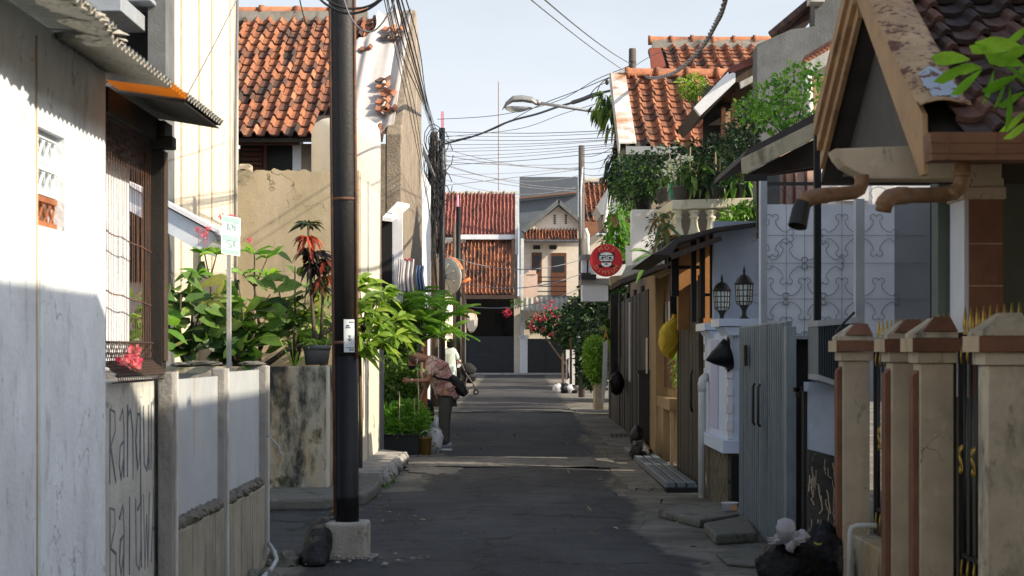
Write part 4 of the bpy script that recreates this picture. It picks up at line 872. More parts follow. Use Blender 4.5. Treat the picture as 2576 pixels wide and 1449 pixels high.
# lime tree against the cream wall
t = thing('lime_leaved_tree', 'thin-trunked young tree with lime green leaf whorls beside the black pole', 'tree', (-1.72, 19.5, .12))
mb = MB(); D = 19.5; mb.tube([(-1.72, D, .12), B(908, 1050, D), B(905, 900, D), B(915, 820, D), B(935, 760, D)], [.024, .022, .02, .015, .01], 8)
tips = [(905, 720), (925, 715), (945, 760), (960, 740), (980, 800), (1000, 810), (920, 790), (900, 840), (940, 850), (960, 880), (915, 880), (985, 850), (890, 760), (895, 890), (935, 815), (1010, 845)]
for (x, y) in tips: q = B(x, y, D + R.uniform(-.3, .1)); mb.tube([B(912, 840, D), B(912, 840, D).lerp(q, .6) + V((0, 0, -.03)), q], [.01, .007, .004], 5)
mb.build('trunk', 'bark', t, True); mb = MB()
for (x, y) in tips:
    for s_ in range(2):
        q = B(x + R.uniform(-10, 10), y + R.uniform(-12, 12), D + R.uniform(-.3, .15))
        for i in range(9):
            a = R.uniform(0, 2 * pi); mb.leaf(q, (cos(a), sin(a) * .8 - .15, R.uniform(-.1, .8)), R.uniform(.18, .34), .075, R.uniform(.3, .8), R.uniform(.1, 1), 3)
mb.build('crown', 'leaf_lime', t, True)
# pinnate tree
t = thing('gooseberry_tree', 'small tree with feathery bright green fronds over the bending man', 'tree', (-1.5, 26.2, 0))
mb = MB(); D = 26.2; b0 = V((-1.5, D, 0)); fork = B(1062, 860, D); mb.tube([b0, B(1055, 980, D), fork], [.04, .035, .03], 9)
tips = [(1010, 745), (1040, 735), (1075, 755), (1000, 775), (1100, 790), (1125, 800), (1085, 815), (1030, 790), (1060, 800), (1130, 830), (1100, 840), (980, 790), (1040, 830), (1075, 770), (1140, 790), (990, 740), (1015, 820)]
lm = MB()
for (x, y) in tips:
    q = B(x, y, D + R.uniform(-.5, .3)); mb.tube([fork, fork.lerp(q, .6) + V((0, 0, .03)), q], [.016, .01, .005], 5)
    for f in range(7):
        a = R.uniform(0, 2 * pi); d = V((cos(a), sin(a) * .7 - .2, R.uniform(-.05, .7))).normalized(); L = R.uniform(.36, .55); tn = R.uniform(.15, 1)
        sd = d.cross(V((0, 0, 1))).normalized()
        for k in range(13):
            tt = (k + 1) / 13; p = q + d * (L * tt) - V((0, 0, .16 * tt * tt * L * 2.2))
            for s_ in (-1, 1): lm.leaf(p, sd * s_ + d * .35 - V((0, 0, .25)), .12 * (1 - .5 * abs(tt - .4)), .042, .25, min(1, tn + R.uniform(-.12, .12)), 2, side=d)
mb.build('trunk', 'bark', t, True); lm.build('crown', 'leaf_fern', t)
bush('dark_shrub', 'tall dark small-leaved shrub along the cream wall behind the trough', 'shrub', (-1.66, 26.1, .05), [(B(980, 960, 26.0), (.26, .3, .36)), (B(1010, 940, 26.3), (.26, .3, .33)), (B(995, 880, 26.3), (.28, .3, .25)), (B(985, 800, 26.4), (.2, .3, .4)), (B(1015, 1000, 26.0), (.22, .25, .25))], 4200, .11, .06, 'leaf_herb_lit', None, 9, .012, tmin=.1, tmax=1)
t = bush('trough_herbs', 'feathery green herbs growing thick in the long black trough', 'plants', B(1010, 1100, 24.9), [(B(985, 1055, 24.9), (.24, .14, .2)), (B(1030, 1050, 24.9), (.26, .15, .24)), (B(1055, 1060, 24.8), (.14, .14, .16)), (B(1010, 1080, 24.75), (.36, .12, .12))], 3400, .11, .026, 'leaf_fern', None, 10, .004, tmin=.2, tmax=1, upb=.8)
t = thing('plant_trough', 'long black planting trough at the road edge under the herbs', 'trough', B(1008, 1146, 24.75))
D = 24.6; mb = MB(); zc = .0; x0, x1 = wx(953, D), wx(1060, D); zt_ = wz(1097, D)
mb.prism([(x0 + .03, D, .01), (x1 - .03, D, .01), (x1, D, zt_), (x0, D, zt_)], (0, .36, 0)); mb.build('tub', 'pot_black', t, bevel=.01)
mb = MB(); mb.box(x0 - .012, x1 + .012, D - .012, D + .372, zt_, zt_ + .025); mb.build('rim', 'pot_black', t, bevel=.006)
mb = MB()
for (x, y0, y1, l) in ((1005, 985, 1080, 0), (1040, 1000, 1098, 3), (1055, 930, 1060, -4), (962, 900, 1050, 4)): mb.tube([B(x, y1, 24.7), B(x + l, y0, 24.75)], .007, 5)
for i, q in enumerate((0, 8, 16, 24)): pass
one(mb, 'bamboo_stakes', 'pale_tan', 'thin bamboo stakes standing in the trough of herbs', 'stakes')
# bucket and white bag
t = thing('bucket', 'mustard yellow paint bucket standing by the end of the trough', 'bucket', B(1071, 1136, 24.6)); c = B(1071, 1136, 24.6); c.z = .005
mb = MB(); r1 = 15 / F * 24.6; mb.lathe([(r1 * .82, 0), (r1, .235), (r1 * 1.08, .237), (r1 * 1.08, .25), (r1 * .97, .25), (r1 * .9, .2), (0, .2)], c, 24); mb.build('pail', pm('mustard plastic', (.23, .14, .03), rough=.5), t, True)
mb = MB(); mb.tube([c + V((-r1 * 1.08, 0, .24)), c + V((-r1 * .7, -.06, .32)), c + V((0, -.09, .35)), c + V((r1 * .7, -.06, .32)), c + V((r1 * 1.08, 0, .24))], .005, 5); mb.build('handle', 'pvc', t, True)
mb = MB(); c = B(1092, 1130, 25.0); mb.blob((c.x, 25.0, .2), (.12, .12, .22), .22, 24, 16, 5, 3); mb.tube([(c.x + .01, 25, .38), (c.x + .03, 25, .46), (c.x + .045, 25, .52)], [.07, .035, .02], 10)
t = thing('plastic_bag', 'translucent white plastic bag of cuttings standing by the man', 'bag', (c.x, 25, 0)); mb.build('sack', 'bag_white', t, True)
mb = MB(); cloud_leaves(mb, [((c.x - .04, 24.93, .28), (.09, .08, .1)), ((c.x + .0, 24.9, .12), (.08, .06, .06))], 90, .06, .025, .3, 2); mb.build('cuttings', 'leaf_lime', t)

# ================================================================ people
def skin_body(name, bones, mat, parent, sub=2, root=0):
    """bones: dict verts [(x,y,z,r)], edges -> one continuous skinned surface"""
    vs, es = bones; me = bpy.data.meshes.new(name); o = parent.matrix_world_loc
    me.from_pydata([V(v[:3]) - o for v in vs], es, []); me.materials.append(M[mat] if isinstance(mat, str) else mat)
    ob = bpy.data.objects.new(name, me); col.objects.link(ob); ob.parent = parent.ob
    md = ob.modifiers.new('skin', 'SKIN'); md.use_smooth_shade = True
    lay = me.skin_vertices[0] if me.skin_vertices else None
    if lay is None:
        import bmesh
        bm = bmesh.new(); bm.from_mesh(me); bm.verts.layers.skin.verify(); bm.to_mesh(me); bm.free(); lay = me.skin_vertices[0]
    for i, v in enumerate(vs):
        r_ = v[3]; lay.data[i].radius = r_ if isinstance(r_, tuple) else (r_, r_); lay.data[i].use_root = (i == root)
    s_ = ob.modifiers.new('sub', 'SUBSURF'); s_.levels = sub; s_.render_levels = sub
    return Han(ob, o)
class Bn:
    def __init__(s, o): s.v = []; s.e = []; s.o = V(o)
    def chain(s, pts, start=None):
        prev = start
        for p in pts:
            s.v.append((s.o.x + p[0], s.o.y + p[1], s.o.z + p[2], p[3])); i = len(s.v) - 1
            if prev is not None: s.e.append((prev, i))
            prev = i
        return prev
    def hand(s, wrist, d, side, curl, sc_=1.):       # five separate fingers of unequal length
        i = wrist; p = V(s.v[i][:3]) - s.o; d = V(d).normalized(); side = V(side).normalized(); nrm = d.cross(side)
        palm = p + d * .055 * sc_
        s.v.append((*(s.o + palm), (.03 * sc_, .02 * sc_))); pi_ = len(s.v) - 1; s.e.append((i, pi_))
        for k, L in enumerate((.068, .078, .072, .056)):
            b = palm + d * .032 * sc_ + side * ((k - 1.5) * .019 * sc_); q = b + (d * cos(curl) + nrm * sin(curl)) * L * .5 * sc_; e = q + (d * cos(curl * 2.2) + nrm * sin(curl * 2.2)) * L * .5 * sc_
            s.chain([(*b, .0088), (*q, .008), (*e, .007)], pi_)
        b = palm - side * .034 * sc_; q = b + (d * .6 - side * .5 + nrm * .5).normalized() * .04 * sc_; s.chain([(*b, .0095), (*q, .008)], pi_)
mf = V((-1.07, 25.5, 0.0)); mf.z = gz(25.5) + .01
t = thing('person', 'bald man in a pink batik shirt bending over the roadside plants', 'person', mf)
b = Bn(mf)
hip = b.chain([(.06, 0, .86, .13)])
ch = b.chain([(.0, 0, 1.0, .125), (-.07, 0, 1.14, .135), (-.16, 0, 1.27, .12), (-.215, 0, 1.315, .065), (-.275, 0, 1.318, .058)], hip)
nk = len(b.v) - 2; chest = len(b.v) - 3
hd = b.chain([(-.345, 0, 1.335, (.082, .085)), (-.39, 0, 1.315, (.085, .098)), (-.425, 0, 1.265, (.075, .09)), (-.425, 0, 1.215, (.058, .068)), (-.405, 0, 1.18, (.035, .042))], ch)
for sy, el_, wr_ in ((-1, (-.19, -.2, 1.0), (-.44, -.2, 1.0)), (1, (-.23, .2, .93), (-.335, .13, .68))):
    a = b.chain([(-.17, sy * .155, 1.25, .055), ((-.17 + el_[0]) / 2, sy * .19, (1.25 + el_[2]) / 2, .047), (*el_, .041), tuple((el_[k] * .5 + wr_[k] * .5) for k in range(3)) + (.036,), (*wr_, .026)], chest)
    d = V(wr_) - V(el_); b.hand(a, d if sy > 0 else V((-1, 0, .15)), (0, 1, 0) if sy > 0 else (0, .3, 1), .7 if sy < 0 else .5, 1.0)
for sy in (-1, 1): b.chain([(.06, sy * .09, .78, .085), (.02, sy * .1, .45, .06), (.03, sy * .1, .1, .042), (-.03, sy * .1, .05, .035)], hip)
skin_body('body', (b.v, b.e), 'skin', t)
def batik():
    m, tt, p = nodes('batik cloth'); pos = N(tt, 'ShaderNodeNewGeometry').outputs['Position']
    vo = N(tt, 'ShaderNodeTexVoronoi', feature='DISTANCE_TO_EDGE'); vo.inputs['Scale'].default_value = 11; 
    dn = N(tt, 'ShaderNodeVectorMath', operation='ADD'); nn = N(tt, 'ShaderNodeTexNoise'); nn.inputs['Scale'].default_value = 12; tt.links.new(pos, nn.inputs['Vector'])
    sc1 = N(tt, 'ShaderNodeVectorMath', operation='SCALE'); sc1.inputs['Scale'].default_value = .12; tt.links.new(nn.outputs['Color'], sc1.inputs[0]); tt.links.new(pos, dn.inputs[0]); tt.links.new(sc1.outputs[0], dn.inputs[1]); tt.links.new(dn.outputs[0], vo.inputs['Vector'])
    base = ramp(tt, noise(tt, pos, 4.5, 3), [(.4, (.46, .21, .2)), (.5, (.54, .3, .26)), (.6, (.72, .54, .4))])
    c = mix(tt, ramp(tt, vo.outputs['Distance'], [(.03, (1, 1, 1)), (.07, (0, 0, 0))]), base, (.16, .09, .07))
    tt.links.new(c, p.inputs['Base Color']); p.inputs['Roughness'].default_value = .8; return m
s_ = Bn(mf)
h0 = s_.chain([(.075, 0, .70, (.165, .185)), (.075, 0, .78, (.16, .19)), (.06, 0, .88, (.15, .185)), (.0, 0, 1.02, (.145, .185)), (-.07, 0, 1.14, (.15, .19)), (-.15, 0, 1.25, (.13, .17)), (-.2, 0, 1.3, (.085, .09)), (-.225, 0, 1.315, (.07, .075))])
for sy, el_ in ((-1, (-.185, -.2, 1.05)), (1, (-.22, .2, 1.0))): s_.chain([(-.16, sy * .15, 1.235, .082), ((-.16 + el_[0]) / 2, sy * .185, (1.235 + el_[2]) / 2, .075), (*el_, .072)], 5)
skin_body('shirt', (s_.v, s_.e), batik(), t, root=3)
s_ = Bn(mf)
h0 = s_.chain([(.07, 0, .84, (.14, .16))])
for sy in (-1, 1): s_.chain([(.06, sy * .085, .74, (.11, .115)), (.03, sy * .1, .5, (.095, .1)), (.02, sy * .1, .25, (.088, .09)), (.03, sy * .1, .075, (.085, .085))], h0)
skin_body('trousers', (s_.v, s_.e), 'trousers', t)
for sy in (-1, 1):
    mb = MB(); yc = mf.y + sy * .1; f = lambda a, bq: V((mf.x - .135 + .27 * bq, yc, mf.z)) + V((0, cos(2 * pi * a) * (.048 - .03 * (1 - min(1, bq * 5)) - .012 * max(0, bq - .6)), .05 + sin(2 * pi * a) * (.045 - .02 * (1 - bq)) + .02 * bq))
    mb.grid(f, 18, 14); sh = mb.build('shoe', pm('grey knit shoe', (.28, .28, .3), var=.15), t, True)
    mb = MB(); mb.prism([(mf.x - .14 + x_, yc - w_, mf.z) for x_, w_ in ((0, .02), (.04, .045), (.14, .048), (.24, .042), (.275, .02))] + [(mf.x - .14 + x_, yc + w_, mf.z) for x_, w_ in ((.275, .02), (.24, .042), (.14, .048), (.04, .045), (0, .02))], (0, 0, .03)); mb.build('sole', 'trim_white', sh, bevel=.005)
mk = Bn(mf); mk.chain([(-.44, 0, 1.235, (.05, .062)), (-.435, 0, 1.20, (.06, .07)), (-.40, 0, 1.165, (.045, .055))]); skin_body('face_mask', (mk.v, mk.e), 'black', t)
mb = MB()
for sy in (-1, 1):
    c = mf + V((-.365, sy * .083, 1.285)); mb.blob(c, (.02, .012, .034), .1, 12, 8, 1)
mb.build('ear', 'skin', t, True)
mb = MB(); mb.tube([mf + V((-.385, -.088, 1.30)), mf + V((-.36, -.1, 1.315)), mf + V((-.345, -.098, 1.29)), mf + V((-.37, -.09, 1.24))], .005, 5); mb.build('mask_loop', 'trim_white', t)
mb = MB(); f = lambda a, bq: mf + V((-.395, 0, 1.29)) + V((-.02 + .1 * cos(pi * (.1 + .75 * bq)) - .0, .103 * cos(2 * pi * a) * sin(pi * (.1 + .75 * bq)), 0)) 
mb = MB(); mb.blob(mf + V((-.40, 0, 1.298)), (.088, .098, .075), .03, 20, 12, 3); mb.build('hair_stubble', pm('shaved stubble', (.13, .065, .045), var=.25), t, True)
mb = MB(); wv = mf + V((-.425, -.2, 1.0)); mb.lathe([(.031, -.012), (.034, 0), (.031, .012)], wv, 16, (1, 0, .02)); wt = mb.build('wristwatch', 'sign_white', t, True)
mb = MB(); mb.lathe([(.019, 0), (.019, .008), (0, .009)], wv + V((0, -.032, 0)), 14, (0, -1, 0)); mb.build('watch_dial', 'gold', wt)
t = thing('waist_bag', 'black bag slung behind the waist of the man in the batik shirt', 'bag', mf + V((.24, 0, .8)))
mb = MB(); 
def bagf(a, bq):
    c = mf + V((.1, -.05, 1.06)).lerp(mf + V((.335, -.02, .80)) - V((0, 0, 0)), bq) if False else mf + V((.115 + .22 * bq, -.06, 1.055 - .27 * bq)); r_ = .085 * (max(.02, sin(pi * min(1, .08 + .9 * bq))) ** .4)
    return c + V((cos(2 * pi * a) * .72, 0, cos(2 * pi * a) * .7)) * r_ + V((0, sin(2 * pi * a) * .09, 0))
mb.grid(bagf, 24, 16); mb.build('pouch', 'bag_black', t, True)
mb = MB(); mb.tube([mf + V((.14, -.12, 1.0)), mf + V((.04, -.2, 1.02)), mf + V((-.06, -.205, 1.035)), mf + V((-.17, -.14, 1.1)), mf + V((-.2, .0, 1.13))], .017, 6); mb.build('strap', 'black', t, True)

DW = 51.8; wf = V((wx(1133, DW), DW, gz(DW)))
t = thing('person', 'woman with bobbed black hair in a pale mint dress pushing a stroller away', 'person', wf)
b = Bn(wf); hip = b.chain([(0, 0, .86, (.15, .11))]); ch = b.chain([(0, 0, 1.05, (.12, .1)), (0, 0, 1.24, (.14, .1)), (0, 0, 1.36, (.1, .075)), (0, .01, 1.42, .05), (0, .02, 1.49, (.075, .085)), (0, .02, 1.56, (.08, .09)), (0, .01, 1.61, (.05, .05))], hip)
for sx in (-1, 1):
    a = b.chain([(sx * .15, 0, 1.31, .05), (sx * .2, .03, 1.06, .042), (sx * .2 + .06, .22, .97, .036), (sx * .1 + .12, .36, .97, .025)], hip + 2); b.hand(a, (0, 1, -.2), (1, 0, 0), .8)
    b.chain([(sx * .085, 0, .75, .08), (sx * .08, .02 * sx, .42, .058), (sx * .08, .05 * sx, .09, .04), (sx * .08, .12 + .05 * sx, .035, .035)], hip)
skin_body('body', (b.v, b.e), 'skin', t)
s_ = Bn(wf); s_.chain([(0, 0, .45, (.2, .18)), (0, 0, .62, (.2, .17)), (0, 0, .85, (.18, .15)), (0, 0, 1.05, (.165, .135)), (0, 0, 1.22, (.18, .13)), (0, 0, 1.36, (.12, .09)), (0, .01, 1.41, (.075, .07))])
for sx in (-1, 1): s_.chain([(sx * .14, 0, 1.3, .085), (sx * .19, .01, 1.15, .08), (sx * .205, .03, 1.03, .075)], 4)
skin_body('dress', (s_.v, s_.e), 'dress', t, root=3)
mb = MB(); mb.blob(wf + V((0, 0, 1.53)), (.115, .115, .125), .08, 20, 14, 4); mb.blob(wf + V((0, -.02, 1.45)), (.115, .1, .08), .1, 18, 10, 6); mb.build('hair', 'hair', t, True)
sf = V((wx(1172, 52.3), 52.3, gz(52.3)))
t = thing('stroller', 'black folding stroller pushed by the woman in the mint dress', 'stroller', sf)
mb = MB()
for sy in (-.2, .2):
    mb.tube([sf + V(p) for p in ((-.22, sy, 1.0), (-.12, sy, .9), (.02, sy, .6), (.22, sy, .32), (.3, sy, .1))], .02, 7)
    mb.tube([sf + V(p) for p in ((.05, sy, .55), (-.02, sy, .3), (.0, sy, .1))], .018, 7); mb.tube([sf + V(p) for p in ((-.0, sy, .12), (.12, sy, .2), (.24, sy, .28))], .014, 6)
mb.tube([sf + V((-.22, -.2, 1.0)), sf + V((-.25, 0, 1.02)), sf + V((-.22, .2, 1.0))], .022, 7); mb.build('frame', 'black_iron', t, True)
mb = MB(); mb.blob(sf + V((.05, 0, .74)), (.25, .23, .2), .1, 20, 12, 2); mb.blob(sf + V((.1, 0, .5)), (.2, .2, .16), .15, 18, 10, 4); mb.build('canopy', 'black', t, True)
mb = MB(); mb.prism([sf + V((-.1, -.18, .75)), sf + V((.0, -.18, .4)), sf + V((.24, -.18, .42)), sf + V((.3, -.18, .55)), sf + V((.08, -.18, .5))], (0, .36, 0)); mb.build('seat', 'black', t)
for (x_, sy) in ((0, -.2), (0, .2), (.3, -.2), (.3, .2)):
    mb = MB(); c = sf + V((x_, sy, .085)); mb.lathe([(.055, -.02), (.085, -.018), (.085, .018), (.055, .02)], c, 18, (0, 1, 0)); wl_ = mb.build('wheel', 'black', t, True)
    mb = MB(); mb.lathe([(.03, -.023), (.03, .023)], c, 10, (0, 1, 0)); mb.build('hub', 'steel_grey', wl_)
# ================================================================ mid poles, mirrors
def pole(label, x, D, ytop, r, mat, extra=()):
    p = V((wx(x, D), D, gz(D))); t = thing('utility_pole', label, 'pole', p, 'utility poles along the lane')
    mb = MB(); mb.tube([p, V((p.x, D, wz(ytop, D)))], [r * 1.08, r], 14); mb.build('shaft', mat, t, True); return t
pa = pole('tall brown utility pole draped with cables, left of its black neighbour', 1093, 43, 332, .085, 'brown_pole')
pb = pole('tall black utility pole carrying the first round mirror', 1112, 45, 322, .078, 'pole_black')
mb = MB(); mb.box(wx(1109, 45), wx(1117, 45), 44.98, 45.06, wz(324, 45), wz(280, 45)); mb.build('pink_cap', 'pink_pipe', pb)
pc_ = pole('thin black utility pole with a pink pipe tip, further down the lane', 1153, 58, 520, .075, 'pole_black')
mb = MB(); mb.tube([W(1151, 520, 58), W(1151, 490, 58)], .04, 8); mb.build('pink_cap', 'pink_pipe', pc_)
pd = pole('slim brown pole just right of the thin black one', 1165, 60, 640, .06, 'brown_pole')
pe = pole('slim rust-brown pole left of the thin black one', 1143, 57, 560, .05, 'brown_pole')
t = thing('cable_bundle', 'thick tangle of old cables hanging down the brown utility pole', 'cables', W(1096, 700, 42.8))
mb = MB()
for i in range(20):
    x0 = 1082 + R.uniform(0, 34); y0 = 332 + R.uniform(0, 50); L = R.uniform(60, 400)
    mb.tube([W(x0, y0, 42.7), W(x0 + R.uniform(-9, 9), y0 + L * .3, 42.6), W(x0 + R.uniform(-9, 9), y0 + L * .7, 42.6), W(1093 + R.uniform(-6, 12), y0 + L, 42.75)], R.uniform(.01, .028), 5)
for i in range(16):
    x0 = 1098 + R.uniform(-10, 25); y0 = 345 + R.uniform(0, 210); r_ = R.uniform(8, 26)
    mb.tube([W(x0 + r_ * cos(a * .6), y0 + 1.6 * r_ * sin(a * .6), 42.5) for a in range(11)], .011, 5)
mb.build('strand', 'cable', t, True)
mb = MB(); mb.px(1113, 1124, 372, 430, 44.6, .2); mb.px(1100, 1108, 350, 372, 44.6, .2); mb.build('junction_box', 'steel_grey', t, bevel=.02)
def mirror(label, x, y, D, hw, hh, hub, back):
    r_ = hh / F * D; c = W(x, y, D); ang = math.acos(min(1, hw / hh)); n = V((sin(ang), cos(ang) if back else -cos(ang), 0)) if back else V((-sin(ang), -cos(ang), 0))
    t = thing('traffic_mirror', label, 'mirror', c, 'round traffic mirrors on the poles')
    a_ = -n
    mb = MB(); mb.lathe([(0, .0), (r_ * .96, .0), (r_ * .96, -.002)], c + n * .02, 40, n); mb.lathe([(r_ * .9, .03), (r_ * .5, .05), (0, .06)], c, 40, n, cap=False); mb.build('glass', 'mirror', t, True)
    mb = MB(); mb.lathe([(0, -.11), (r_ * .2, -.1), (r_ * .75, -.06), (r_ * .97, -.01), (r_, .0), (r_ * 1.02, .03), (r_ * .98, .045)], c, 44, n, cap=False)
    for k in range(8):
        a = k * pi / 4 + .2; e = n.orthogonal().normalized(); f = n.cross(e); d = e * cos(a) + f * sin(a)
        mb.tube([c + d * r_ * .25 - n * .1, c + d * r_ * .72 - n * .066], .018, 6)
    mb.build('back_shell', 'mirror_back', t, True)
    mb = MB(); mb.lathe([(.001, -.15), (r_ * .17, -.14), (r_ * .2, -.09)], c, 20, n); mb.build('hub', pm('blue grey hub', (.14, .19, .26)), t, True)
    mb = MB(); e = V((0, 0, 1)); f = n.cross(e); vs = []; fs = []
    k = 20
    for i in range(k + 1):
        a = (.12 if back else .1) * pi + i / k * pi * (.8 if back else .8)
        d = (f * cos(a) + e * sin(a)) if not back else (f * cos(a + .0) + e * sin(a))
        vl_ = .1 if back else .06
        for (rr, o) in ((1.0, .02), (1.04, vl_), (1.065, vl_), (1.03, .02)): vs.append(c + d * r_ * rr + n * o)
    fs = [(i * 4 + q, i * 4 + (q + 1) % 4, i * 4 + 4 + (q + 1) % 4, i * 4 + 4 + q) for i in range(k) for q in range(4)]
    mb.add(vs, fs); mb.build('visor', 'orange_pl', t, True)
    mb = MB(); mb.tube([c - n * .1, c - n * .16, V((hub[0], hub[1], c.z))], .03, 8); mb.build('arm', 'steel_grey', t, True)
mirror('large round traffic mirror seen from its ribbed grey back', 1124, 697, 45.7, 36, 48, (wx(1112, 45), 45), True)
mirror('small round traffic mirror with an orange visor facing the camera', 1187, 808, 55, 14, 28, (wx(1153, 58), 57.9), False)
mb = MB(); mb.tube([W(1160, 716, 50), W(1168, 708, 50), W(1183, 701, 50)], .045, 8); one(mb, 'orange_tube', 'orange_pl', 'short orange tube sticking out right of the large mirror', 'tube', smooth=True)
mb = MB(); mb.px(1150, 1160, 905, 925, 57.8, .05); one(mb, 'notice_card', 'paper', 'small white card fixed low on the thin black pole', 'card')
t = thing('post', 'orange-red painted post half hidden by the fern tree', 'post', W(1068, 1010, 30)); mb = MB(); mb.px(1064, 1075, 850, 1040, 30, .1); mb.build('shaft', pm('orange red paint', (.5, .16, .08), var=.3), t)
mb = MB(); mb.px(1164, 1169, 770, 945, 61, .08); one(mb, 'white_pipe', 'pvc', 'thin white upright pipe beside the far left gate', 'pipe')
# parked motorbike hint behind the man: low wheel
t = thing('motorcycle', 'dark motorcycle half hidden behind the bending man and the plants', 'motorcycle', W(1078, 1062, 32))
mb = MB(); c = W(1072, 1040, 32); c.z = gz(32) + .27
for xo in (0, ):
    mb.lathe([(.2, -.04), (.27, -.04), (.27, .04), (.2, .04)], c + V((0, 0, 0)), 22, (1, .5, 0)); mb.lathe([(.2, -.04), (.27, -.04), (.27, .04), (.2, .04)], c + V((-.6, 1.05, 0)), 22, (1, .5, 0))
mb.build('wheel', 'black', t, True); mb = MB(); mb.blob(c + V((-.3, .5, .35)), (.3, .5, .25), .1, 16, 10); mb.tube([c, c + V((-.08, .12, .5)), c + V((-.12, .2, .75))], .03, 8); mb.build('fairing', 'pole_black', t, True)
mb = MB(); mb.lathe([(.0, 0), (.17, .01), (.17, -.01)], c + V((.03, -.03, 0)), 18, (1, -.5, 0)); mb.tube([c + V((.05, -.1, .1)), c + V((-.2, .3, .12))], .04, 8); mb.build('chrome', 'galv', t, True)

# ================================================================ end of the lane
E = 87.0
t = thing('red_tile_house', 'house with two tiers of red tile roof closing the lane on the left', 'house', W(1235, 935, E))
mb = MB(); mb.px(1040, 1302, 600, 960, E + 4.2, 5); mb.px(1040, 1172, 600, 960, E + .3, .3); mb.build('wall', 'cream_far', t)
def roofpx(x0, x1, y0, y1, D0, D1, nu, nv, **k):
    a = W(x0, y0, D0); b = W(x1, y0, D0); c = W(x0, y1, D1); d = W(x1, y1, D1); v = V((0, c.y - a.y, c.z - a.z)); u = V((1, 0, 0)); x0_ = min(a.x, c.x); Lx = b.x - x0_
    q = V((x0_, a.y, a.z)); tl = tiles(q, u, v, nu, nv, Lx / nu, v.length / nv, **k)
    deck = MB(); deck.prism([(x0_, a.y, a.z - .05), (b.x, a.y, b.z - .05), (b.x, c.y, c.z - .05), (x0_, c.y, c.z - .05)], (0, 0, -.08)); return tl, deck
a, b = roofpx(1050, 1298, 487, 592, E + 4, E + .2, 27, 15, roll=.1, jit=.012, dark=.08); a.build('upper_roof', 'tile_red', t); b.build('roof_deck', 'under', t)
a, b = roofpx(1120, 1294, 605, 740, E + .6, E - 4.2, 18, 14, roll=.1, jit=.015, dark=.3); a.build('lower_roof', 'tile', t); b.build('roof_deck', 'under', t)
ridge(W(1050, 487, E + 4), W(1300, 487, E + 4), .6, .13).build('ridge_tiles', 'ridge_mortar', t, True)
ridge(W(1120, 606, E + .5), W(1296, 604, E + .5), .6, .11).build('ridge_tiles', 'tile', t, True)
mb = MB(); mb.px(1150, 1302, 590, 602, E + .1, .2); mb.build('white_beam', 'white_paint', t)
mb = MB(); mb.px(1287, 1294, 600, 745, E - 3.9, .1); mb.px(1165, 1302, 742, 752, E - 4.3, .15); mb.build('barge_board', 'dark_wood', t)
mb = MB(); mb.px(1296, 1304, 480, 640, E - .2, .2); mb.build('white_pipe', 'pvc', t)
mb = MB(); mb.px(1293, 1308, 745, 945, E - 1.5, .4); mb.px(1165, 1172, 752, 940, E - 1.5, .4); mb.build('gate_pillar', 'cream_far', t)
mb = MB(); mb.px(1172, 1293, 846, 939, E - 1.4, .05)
for i in range(7): mb.px(1176, 1290, 852 + i * 12, 860 + i * 12, E - 1.42, .03)
mb.px(1230, 1234, 846, 938, E - 1.44, .05); mb.build('gate', pm('dark blue steel gate', (.022, .025, .031), rough=.5, var=.2), t)
mb = MB(); mb.px(1165, 1302, 752, 846, E + 2.5, .1); mb.build('carport_wall', 'dark_interior', t)
mb = MB(); mb.px(1245, 1268, 790, 822, E + 2.4, .1); mb.lathe([(.35, -.1), (.42, -.1), (.42, .1), (.35, .1)], W(1244, 838, E + 1.5), 22, (0, 1, 0)); mb.px(1228, 1262, 832, 846, E + 1.6, .8); mb.build('parked_car_part', 'black', t)
mb = MB(); mb.tube([W(1254.5, 480, E + 8), W(1254.5, 205, E + 8)], .035, 6); one(mb, 'antenna_mast', pm('red white mast', (.4, .3, .3), bump=0), 'thin antenna mast rising alone above the red tile roof', 'mast')
# right end house
t = thing('cream_gable_house', 'two-storey cream house with a small gable closing the lane on the right', 'house', W(1380, 940, E))
mb = MB(); mb.px(1312, 1500, 600, 960, E, 5); mb.ppx([(1318, 585), (1405, 520), (1450, 552), (1500, 585), (1500, 602), (1318, 602)], E - .2, 5); mb.build('wall', 'cream_far', t)
mb = MB(); mb.ppx([(1312, 578), (1405, 500), (1408, 500), (1408, 512), (1320, 586)], E - .7, 1.2); mb.ppx([(1405, 500), (1470, 560), (1470, 570), (1404, 512)], E - .7, 1.2); mb.build('barge_board', 'grey_wall', t)
a, b = roofpx(1318, 1452, 577, 604, E - .1, E - 1.2, 17, 4, roll=.1, jit=.015, dark=.35); a.build('mid_roof', 'tile', t); b.build('roof_deck', 'under', t)
mb = MB(); mb.px(1314, 1452, 601, 607, E - 1.2, .2); mb.build('eave_gutter', 'panel_grey', t)
for (x0, x1, y0, y1) in ((1338, 1363, 635, 712), (1386, 1425, 636, 752)):
    mb = MB(); mb.px(x0, x1, y0, y1, E - .06, .08); dr = mb.build('door' if x0 > 1370 else 'window', 'brown_wood', t)
    mb = MB(); mb.px(x0 + 5, x1 - 5, y0 + 8, y0 + 48, E - .08, .03); mb.build('pane', 'glass', dr)
for x in (1341, 1382): mb = MB(); mb.px(x, x + 18, 617, 627, E - .04, .06); mb.build('wall_vent', 'dark_interior', t)
mb = MB()
for x in (1393, 1421):
    for k in range(5): mb.px(x, x + 5, 540 + k * 5, 543 + k * 5, E - .24, .06)
    mb.build('gable_vent', 'dark_interior', t); mb = MB()
mb = MB(); mb.px(1308, 1352, 690, 760, E - 1.6, .3); mb.px(1330, 1349, 680, 690, E - 1.65, .4); mb.build('balcony_pier', 'pink_wall', t)
mb = MB()
